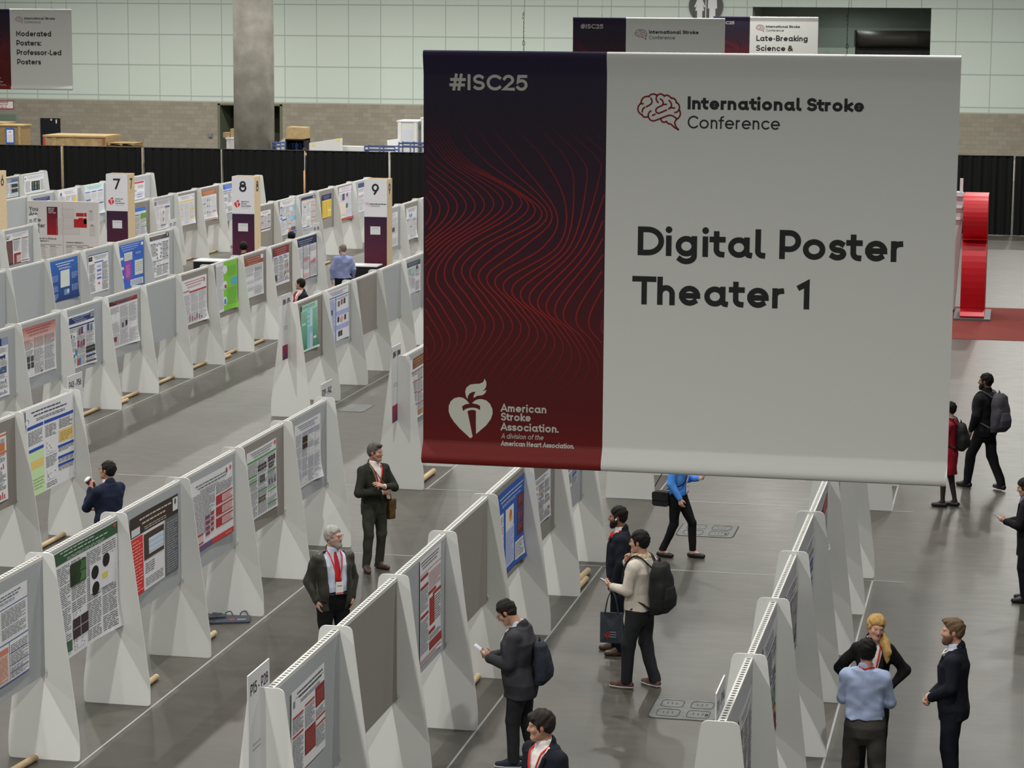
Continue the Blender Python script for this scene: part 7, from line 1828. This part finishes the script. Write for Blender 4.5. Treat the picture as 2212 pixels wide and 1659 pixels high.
# 4 man looking down at his phone
_, wp, sc = person('person in charcoal blazer looking down at a phone, small backpack on one shoulder', (-4.72, 23.30), 176, 1.73, dict(
    skin='#a07b66', hair=('thin', '#1f1b18'), hairline=(.088, -.085), head=(4, 38), neckf=.055, glasses=True, bulk=1.28, belly=.03, lean=.06, LE=(-.23, .07, 1.12), LW=(-.08, .31, 1.13), RE=(.23, .07, 1.12), RW=(.06, .32, 1.12),
    LH=dict(d=(.25, .9, .28), n=(.8, -.1, .5), curl=32, thumb=(0, .2, 1)), RH=dict(d=(-.35, .85, .3), n=(-.8, -.1, .5), curl=36, thumb=(0, .2, 1)), trousers=T_CHAR, shoes=SH_NAVY, sole=M_SOLE, shirt=S_PALE,
    LK=(-.10, .05, .50), LA=(-.10, .05, .085), RK=(.10, -.02, .50), RA=(.11, -.12, .085),
    top=dict(m=J_CHAR, hem=.75, v=(1.08, .075, .06), collar='jacket', seed=3, sleeve=1.2, grow=.032), lanyard=dict(m=LAN_WHITE, z=1.2, badge=False, grow=.034)))
slim_phone(wp((-.01, .425, 1.20)), (wp((0, -.5, .75)) - wp((0, 0, 0))), (wp((0, .75, .5)) - wp((0, 0, 0))), 'white phone held by the man in charcoal blazer', mat('white_phone', C('#b5bac2'), .3))
backpack(wp, 178, 'small navy backpack behind the man in charcoal blazer', mat('navy_nylon', C('#1b1f28'), .75, noise=.2, nscale=30, bump=.3, bscale=90), (-.03, -.225, 1.12), (.13, .075, .215), straps=False)
# 5 young man at the bottom edge
_, wp, sc = person('person with dark fringe in navy jacket at the bottom edge, head and shoulders showing', (-3.71, 19.32), -128, 1.77, dict(
    skin='#a8816d', hair=('fringe', '#241e1b'), hth=(.020, .026), hairline=(.062, -.08), head=(-36, 6), trousers=T_NAVY, shoes=SH_BLACK, shirt=S_WHITE,
    top=dict(m=J_NAVY, hem=.80, v=(1.05, .10, .04), collar='jacket', seed=12), lanyard=dict(z=1.15, grow=.024)))
# 6 bearded man in navy suit
_, wp6, sc6 = person('person with dark beard in navy suit holding a tote bag', (-4.46, 27.85), -172, 1.77, dict(
    skin='#7d5a47', hair=('short', '#15120f'), beard='#15110e', head=(-4, 4), earbud=-1, bulk=1.10, belly=.02, LE=(-.25, -.02, 1.14), LW=(-.25, .06, .90), LH=dict(d=(0, .12, -1), n=(1, .1, 0), curl=62, thumb=(0, 1, 0)),
    trousers=T_NAVY, shoes=SH_BROWN, shirt=S_WHITE, tie=TIE_STR, LA=(-.11, -.02, .085), RA=(.11, .05, .085), top=dict(m=J_NAVY, hem=.78, v=(1.08, .085, .03), collar='jacket', seed=6), lanyard=dict(z=1.37, badge=False, grow=.034)))
M_TOTE = mat('slate_tote_fabric', C('#3a3f47', 1.3), .85, noise=.12, nscale=40, bump=.3, bscale=120)
def tote(t, w, h, d):
    mb = MB()
    v = [(-w, -d, 0), (w, -d, 0), (w, d, 0), (-w, d, 0), (-w * 1.02, -d * .5, h), (w * 1.02, -d * .5, h), (w * 1.02, d * .5, h), (-w * 1.02, d * .5, h), (0, -d * 1.25, h * .5), (0, d * 1.25, h * .5)]
    mb.v = v; mb.f = [[3, 2, 1, 0], [0, 1, 8], [1, 5, 8], [5, 4, 8], [4, 0, 8], [2, 3, 9], [3, 7, 9], [7, 6, 9], [6, 2, 9], [1, 2, 6, 5], [3, 0, 4, 7], [4, 5, 6, 7]]; mb.m = [0] * 12
    mb.build('bag_body', M_TOTE, t)
    s = Print(); heart(s, -w * .55, h * .16, .06, C('#a02a2e'), 1)
    for k in range(3): s.rect(-w * .1, h * (.36 - .08 * k), w * .5, h * (.39 - .08 * k), C('#7d8590'), 1)
    s.build('bag_print', M_PRINT, lambda u, v, l: (u, -d * 1.28 - l * LAYER, v), t)
    return t
hp = wp6((-.25, .08, .80))
t = tote(thing('tote_bag', 'slate grey tote bag hanging from the hand of the bearded man', 'tote bag', (hp[0], hp[1], .20)), .13, .36, .04)
for dy in (-.03, .03):
    mb = MB(); mb.tube(smooth_line([(-.08, dy, .34), (-.05, dy, .52), (0, dy * .4, hp[2] - .19), (.05, dy, .52), (.08, dy, .34)], 4), .010, 6, flat=.5); mb.build('bag_strap', M_TOTE, t, True)
# 7 man in beige sweater with big backpack
_, wp, sc = person('person in beige sweater and scarf, one hand at the chin', (-3.99, 26.45), 158, 1.79, dict(
    skin='#a5806c', hair=('short', '#171412'), hth=(.020, .024), head=(14, 4), glasses=True, bulk=1.15, LE=(-.25, .03, 1.13), LW=(-.15, .27, 1.13), RE=(.15, .20, 1.17), RW=(.02, .20, 1.385),
    LH=dict(d=(.25, .95, .12), n=(.7, 0, .7), curl=35, thumb=(0, 0, 1)), RH=dict(d=(-.15, -.1, 1), n=(0, -.9, -.1), curl=55, thumb=(-1, 0, .2)), trousers=T_CHAR, tw=1.05, shoes=SH_TAN, sole=M_SOLE,
    LK=(-.11, .08, .50), LA=(-.12, .10, .085), RK=(.10, -.01, .50), RA=(.12, -.12, .085), LF=14, RF=-12, waist=1.0,
    top=dict(m=K_BEIGE, hem=.90, name='sweater', collar='crew', grow=.026, sleeve=1.02, seed=5), scarf=mat('checked_scarf', C('#9a8a75'), .9, noise=.5, nscale=45)))
slim_phone(wp((-.10, .40, 1.165)), (wp((.2, -.35, .9)) - wp((0, 0, 0))), (wp((.1, .95, .3)) - wp((0, 0, 0))), 'dark phone held by the man in beige sweater')
backpack(wp, 158, 'large black backpack on the man in beige sweater', B_BLACK, (0, -.255, 1.17), (.165, .10, .29))
# 8 woman walking, head behind the banner
_, wp, sc = person('person in bright blue sweater and black trousers walking right', (-4.50, 33.15), -14, 1.68, dict(
    female=True, skin='#b08a79', hair=('short', '#5a4636'), LE=(-.22, .06, 1.13), LW=(-.12, .27, 1.17), RE=(.24, -.02, 1.13), RW=(.22, .12, .92), LH=dict(d=(.1, .9, .35), n=(.7, -.1, .5), curl=40, thumb=(0, 0, 1)), RH=dict(d=(0, .25, -1), n=(-1, .1, 0), curl=30, thumb=(0, 1, 0)),
    trousers=T_BLACK, tw=.86, shoes=SH_BLACK, flats=True, cuff=.10, LK=(-.08, .20, .52), LA=(-.08, .22, .085), RK=(.08, -.02, .50), RA=(.08, -.20, .085), LF=4, RF=-4, waist=1.04,
    top=dict(m=K_BLUE, hem=.93, name='sweater', collar='crew', grow=.024, sleeve=.95, seed=8), lanyard=dict(m=LAN_WHITE, z=1.12, grow=.038)))
slim_phone(wp((-.09, .40, 1.245)), (wp((.2, -.6, .7)) - wp((0, 0, 0))), (wp((.2, .7, .6)) - wp((0, 0, 0))), 'blue phone held by the walking woman in blue', mat('blue_phone', C('#5a82b5'), .4))
t = thing('handbag', 'small black handbag hanging behind the walking woman in blue', 'bag', wp((.10, -.2, .9)))
satchel(t, wp, B_BLACK, (.15, -.19, .875), .13, .06, .10, [(.16, -.30, 1.05), (.12, -.2, 1.25), (.04, -.13, 1.40), (-.06, -.04, 1.50), (-.07, .06, 1.46), (.02, .15, 1.30), (.15, .14, 1.12), (.18, -.10, 1.03)])
# 9 blonde woman, hands on hips
_, wp, sc = person('person with long blonde hair in black blazer, hands on hips', (-1.24, 23.62), -84, 1.69, dict(
    female=True, skin='#b58a78', hair=('tail', '#a3834f'), tailside=-1, hairline=(.070, -.09), hth=(.018, .018), head=(14, 10), roll=-8, LE=(-.335, -.06, 1.17), LW=(-.20, .07, 1.03), RE=(.335, -.06, 1.17), RW=(.20, .07, 1.02),
    LH=dict(d=(.6, .5, -.5), n=(.3, -.8, 0), curl=30, thumb=(0, -1, .3)), RH=dict(d=(-.6, .5, -.5), n=(-.3, -.8, 0), curl=30, thumb=(0, -1, .3)), trousers=T_BLACK, tw=.95, shoes=SH_BLACK, flats=True, cuff=.10, shirt=S_WHITE,
    top=dict(m=J_BLACK, hem=.84, v=(1.00, .11, .06), collar='jacket', seed=10, sleeve=.95), lanyard=dict(z=1.12, grow=.022, badge=False)))
# 10 man in light blue shirt from behind
_, wp, sc = person('person in light blue shirt and grey trousers seen from behind', (-1.24, 22.55), 84, 1.71, dict(
    skin='#9c7460', hair=('short', '#171413'), hth=(.018, .022), hairline=(.07, -.095), head=(6, -2), bulk=1.06, LE=(-.225, .07, 1.14), LW=(.0, .24, 1.17), RE=(.225, .07, 1.14), RW=(.0, .23, 1.11),
    LH=dict(d=(1, -.1, .1), n=(0, -1, 0), curl=20), RH=dict(d=(-1, -.1, .05), n=(0, -1, 0), curl=20), trousers=T_GREY, tw=1.12, waist=1.005, shoes=SH_BLACK, LK=(-.13, .02, .50), LA=(-.16, -.02, .085), RK=(.13, .02, .50), RA=(.16, -.02, .085),
    top=dict(m=S_BLUE, hem=.985, name='shirt', collar='shirt', grow=.026, wr=.008, wf=1.1, seed=15, sleeve=1.0, cuffat=.93, cuffs=None), lanyard=dict(z=1.15, grow=.03)))
# 11 man in navy suit, green tie
_, wp, sc = person('person in navy suit and green tie with hands clasped, right foreground', (-.44, 23.32), 176, 1.76, dict(
    skin='#ad8573', hair=('quiff', '#5c4a38'), hairline=(.078, -.08), beard='#5a4232', head=(10, 2), bulk=1.14, LE=(-.25, .0, 1.14), LW=(-.06, .21, .98), RE=(.25, .0, 1.14), RW=(.05, .22, .97), LH=dict(d=(.55, .55, -.5), n=(.4, -.8, .1), curl=42, thumb=(0, .5, 1)), RH=dict(d=(-.55, .5, -.5), n=(-.4, -.8, .1), curl=42, thumb=(0, .5, 1)),
    trousers=T_NAVY, shoes=SH_BLACK, shirt=S_PALE, tie=TIE_GRN, top=dict(m=J_NAVY, hem=.79, v=(1.10, .08, .05), collar='jacket', seed=17, cuffat=.93, cuffs=S_WHITE, vent=True), lanyard=dict(m=LAN_WHITE, z=1.39, badge=False, grow=.030)))
# 12 man walking away with a grey backpack
_, wp, sc = person('person in black jacket walking away with a grey backpack', (-.38, 39.25), 140, 1.86, dict(
    skin='#6d5040', hair=('short', '#100e0d'), head=(24, 2), beard='#17120f', LE=(-.25, -.02, 1.14), LW=(-.24, .07, .92), RE=(.25, -.06, 1.15), RW=(.25, .02, .92), trousers=T_BLACK, tw=1.05, shoes=SH_BLACK, LK=(-.10, .18, .52), LA=(-.10, .24, .085), RK=(.10, -.06, .50), RA=(.10, -.27, .10), RT=.0, LF=10, RF=-10,
    top=dict(m=J_BLACK, hem=.82, collar='stand', grow=.035, sleeve=1.1, seed=19)), .009)
backpack(wp, 140, 'grey backpack with front pocket on the man in black jacket', B_GREY, (0, -.27, 1.20), (.165, .10, .29), mat('grey_pocket', C('#3b3a41'), .75))
# 13 woman in a red dress
_, wp, sc = person('person in red dress and dark tights beside the banner corner', (-.90, 37.65), 165, 1.63, dict(
    female=True, skin='#ab8672', hair=('short', '#15120f'), LE=(-.21, .04, 1.14), LW=(-.12, .22, 1.05), tights='#2a2222', flats=True, shoes=SH_BLACK, LK=(-.08, .06, .50), LA=(-.08, .06, .085), RK=(.08, -.02, .50), RA=(.08, -.10, .085),
    top=dict(m=D_RED, hem=.55, name='dress', collar='crew', grow=.02, sleeve=.85, flare=.012, seed=21), lanyard=dict(m=M_POLE, z=1.08, grow=.04)), .009)
backpack(wp, 165, 'black backpack on the woman in red dress', B_BLACK, (0, -.21, 1.20), (.14, .085, .23))
# 14 person at the right edge
_, wp, sc = person('person in long dark coat with phone at the right edge', (.27, 31.62), 172, 1.62, dict(
    female=True, skin='#a8836f', hair=('short', '#191614'), hth=(.02, .02), head=(6, 16), LE=(-.22, .08, 1.12), LW=(-.10, .28, 1.14), RE=(.22, .08, 1.12), RW=(.05, .28, 1.12), LH=dict(d=(.2, .9, .3), n=(.7, -.1, .5), curl=40, thumb=(0, 0, 1)), RH=dict(d=(-.2, .9, .3), n=(-.7, -.1, .5), curl=40, thumb=(0, 0, 1)),
    trousers=T_BLACK, tw=1.05, shoes=SH_BLACK, shirt=S_PALE, top=dict(m=J_BLACK, hem=.68, v=(1.0, .07, .05), collar='jacket', grow=.035, name='coat', seed=22, sleeve=1.1), scarf=mat('grey_scarf', C('#55555c'), .9, noise=.3, nscale=30)), .009)
slim_phone(wp((-.05, .40, 1.20)), (wp((0, -.5, .75)) - wp((0, 0, 0))), (wp((0, .75, .5)) - wp((0, 0, 0))), 'phone held by the person at the right edge', mat('gold_phone', C('#8f8672'), .3))
# 15 balding man in blue shirt far back
_, wp, sc = person('person with bald crown in slate blue shirt by tower 9', (-16.45, 58.40), 118, 1.76, dict(
    skin='#b08c7c', hair=('bald', '#6d6259'), beard='#6d6259', head=(20, 0), bulk=1.15, LE=(-.27, -.03, 1.14), LW=(-.27, .02, .90), RE=(.27, -.03, 1.14), RW=(.27, .05, .92), trousers=T_BLACK, shoes=SH_BLACK, top=dict(m=S_SLATE, hem=.92, name='shirt', collar='shirt', grow=.028, wr=.012, seed=25), lanyard=dict(z=1.1, grow=.036)), .011)
# 16 man looking left between the rows
_, wp, sc = person('person in dark suit with red lanyard looking left behind the LBP61 sign', (-15.22, 50.65), -135, 1.75, dict(
    skin='#a07a66', hair=('short', '#15120f'), head=(-52, -4), trousers=T_NAVY, shoes=SH_BLACK, shirt=S_WHITE, top=dict(m=J_NAVY, hem=.80, v=(1.05, .10, .04), collar='jacket', seed=26), lanyard=dict(z=1.15, grow=.03)), .010)
# 17, 18 tops of heads
person('person whose dark hair shows in front of tower 8', (-19.10, 58.6), 120, 1.72, dict(skin='#8c6a58', hair=('short', '#100e0d'), hth=(.034, .03), hairline=(.04, -.17), trousers=T_BLACK, shoes=SH_BLACK, top=dict(m=J_BLACK, hem=.85, collar='crew', seed=27)), .012)
person('person whose dark hair shows above the brick red titled poster', (-18.72, 61.5), 100, 1.74, dict(skin='#8c6a58', hair=('short', '#100e0d'), hth=(.03, .026), hairline=(.04, -.17), trousers=T_BLACK, shoes=SH_BLACK, top=dict(m=J_BLACK, hem=.85, collar='crew', seed=28)), .012)
p_ = on(660, 313, Y=97.6)
person('person showing head and shoulders beside the open black case', (p_[0], 97.6), 200, 1.84, dict(skin='#9a7460', hair=('short', '#2a211b'), head=(0, 12), trousers=T_BLACK, shoes=SH_BLACK, top=dict(m=J_NAVY, hem=.85, collar='crew', seed=29)), .013)
p_ = on(792, 317, Y=97.4)
person('person in blue top bent behind the blue rail cart', (p_[0], 97.6), 200, 1.80, dict(skin='#9a7460', hair=('short', '#2a211b'), head=(0, 20), trousers=T_BLACK, shoes=SH_BLACK, top=dict(m=cloth('work_blue', '#27335a'), hem=.85, collar='crew', seed=30)), .013)
# flat tote bag left on the floor
t = thing('tote_bag', 'slate grey tote bag lying flat on the floor by the P29 row', 'tote bag', (-9.44, 28.30, .002), math.radians(18))
mb = MB(); mb.prism(roundpoly([(-.26, -.20), (.24, -.17), (.25, .14), (-.12, .16), (-.30, .02)], .03), 0, .022, lambda u, v, d: (u, v, d)); mb.prism(roundpoly([(-.28, -.05), (-.06, .0), (-.10, .17), (-.22, .22)], .02), .022, .05, lambda u, v, d: (u, v, d)); mb.build('bag_body', M_TOTE, t)
for u in (-.02, .17):
    mb = MB(); mb.tube(smooth_line([(u - .05, .13, .012), (u - .04, .18, .05), (u + .02, .20, .06), (u + .05, .13, .012)], 4), .010, 6, flat=.5); mb.build('bag_strap', M_TOTE, t, True)
s = Print(); heart(s, -.02, -.10, .07, C('#a02a2e'), 1); s.rect(.08, -.06, .2, -.045, C('#8a929c'), 1); s.rect(.08, -.09, .18, -.08, C('#8a929c'), 1)
s.build('bag_print', M_PRINT, lambda u, v, l: (u, v, .0235 + l * LAYER), t)
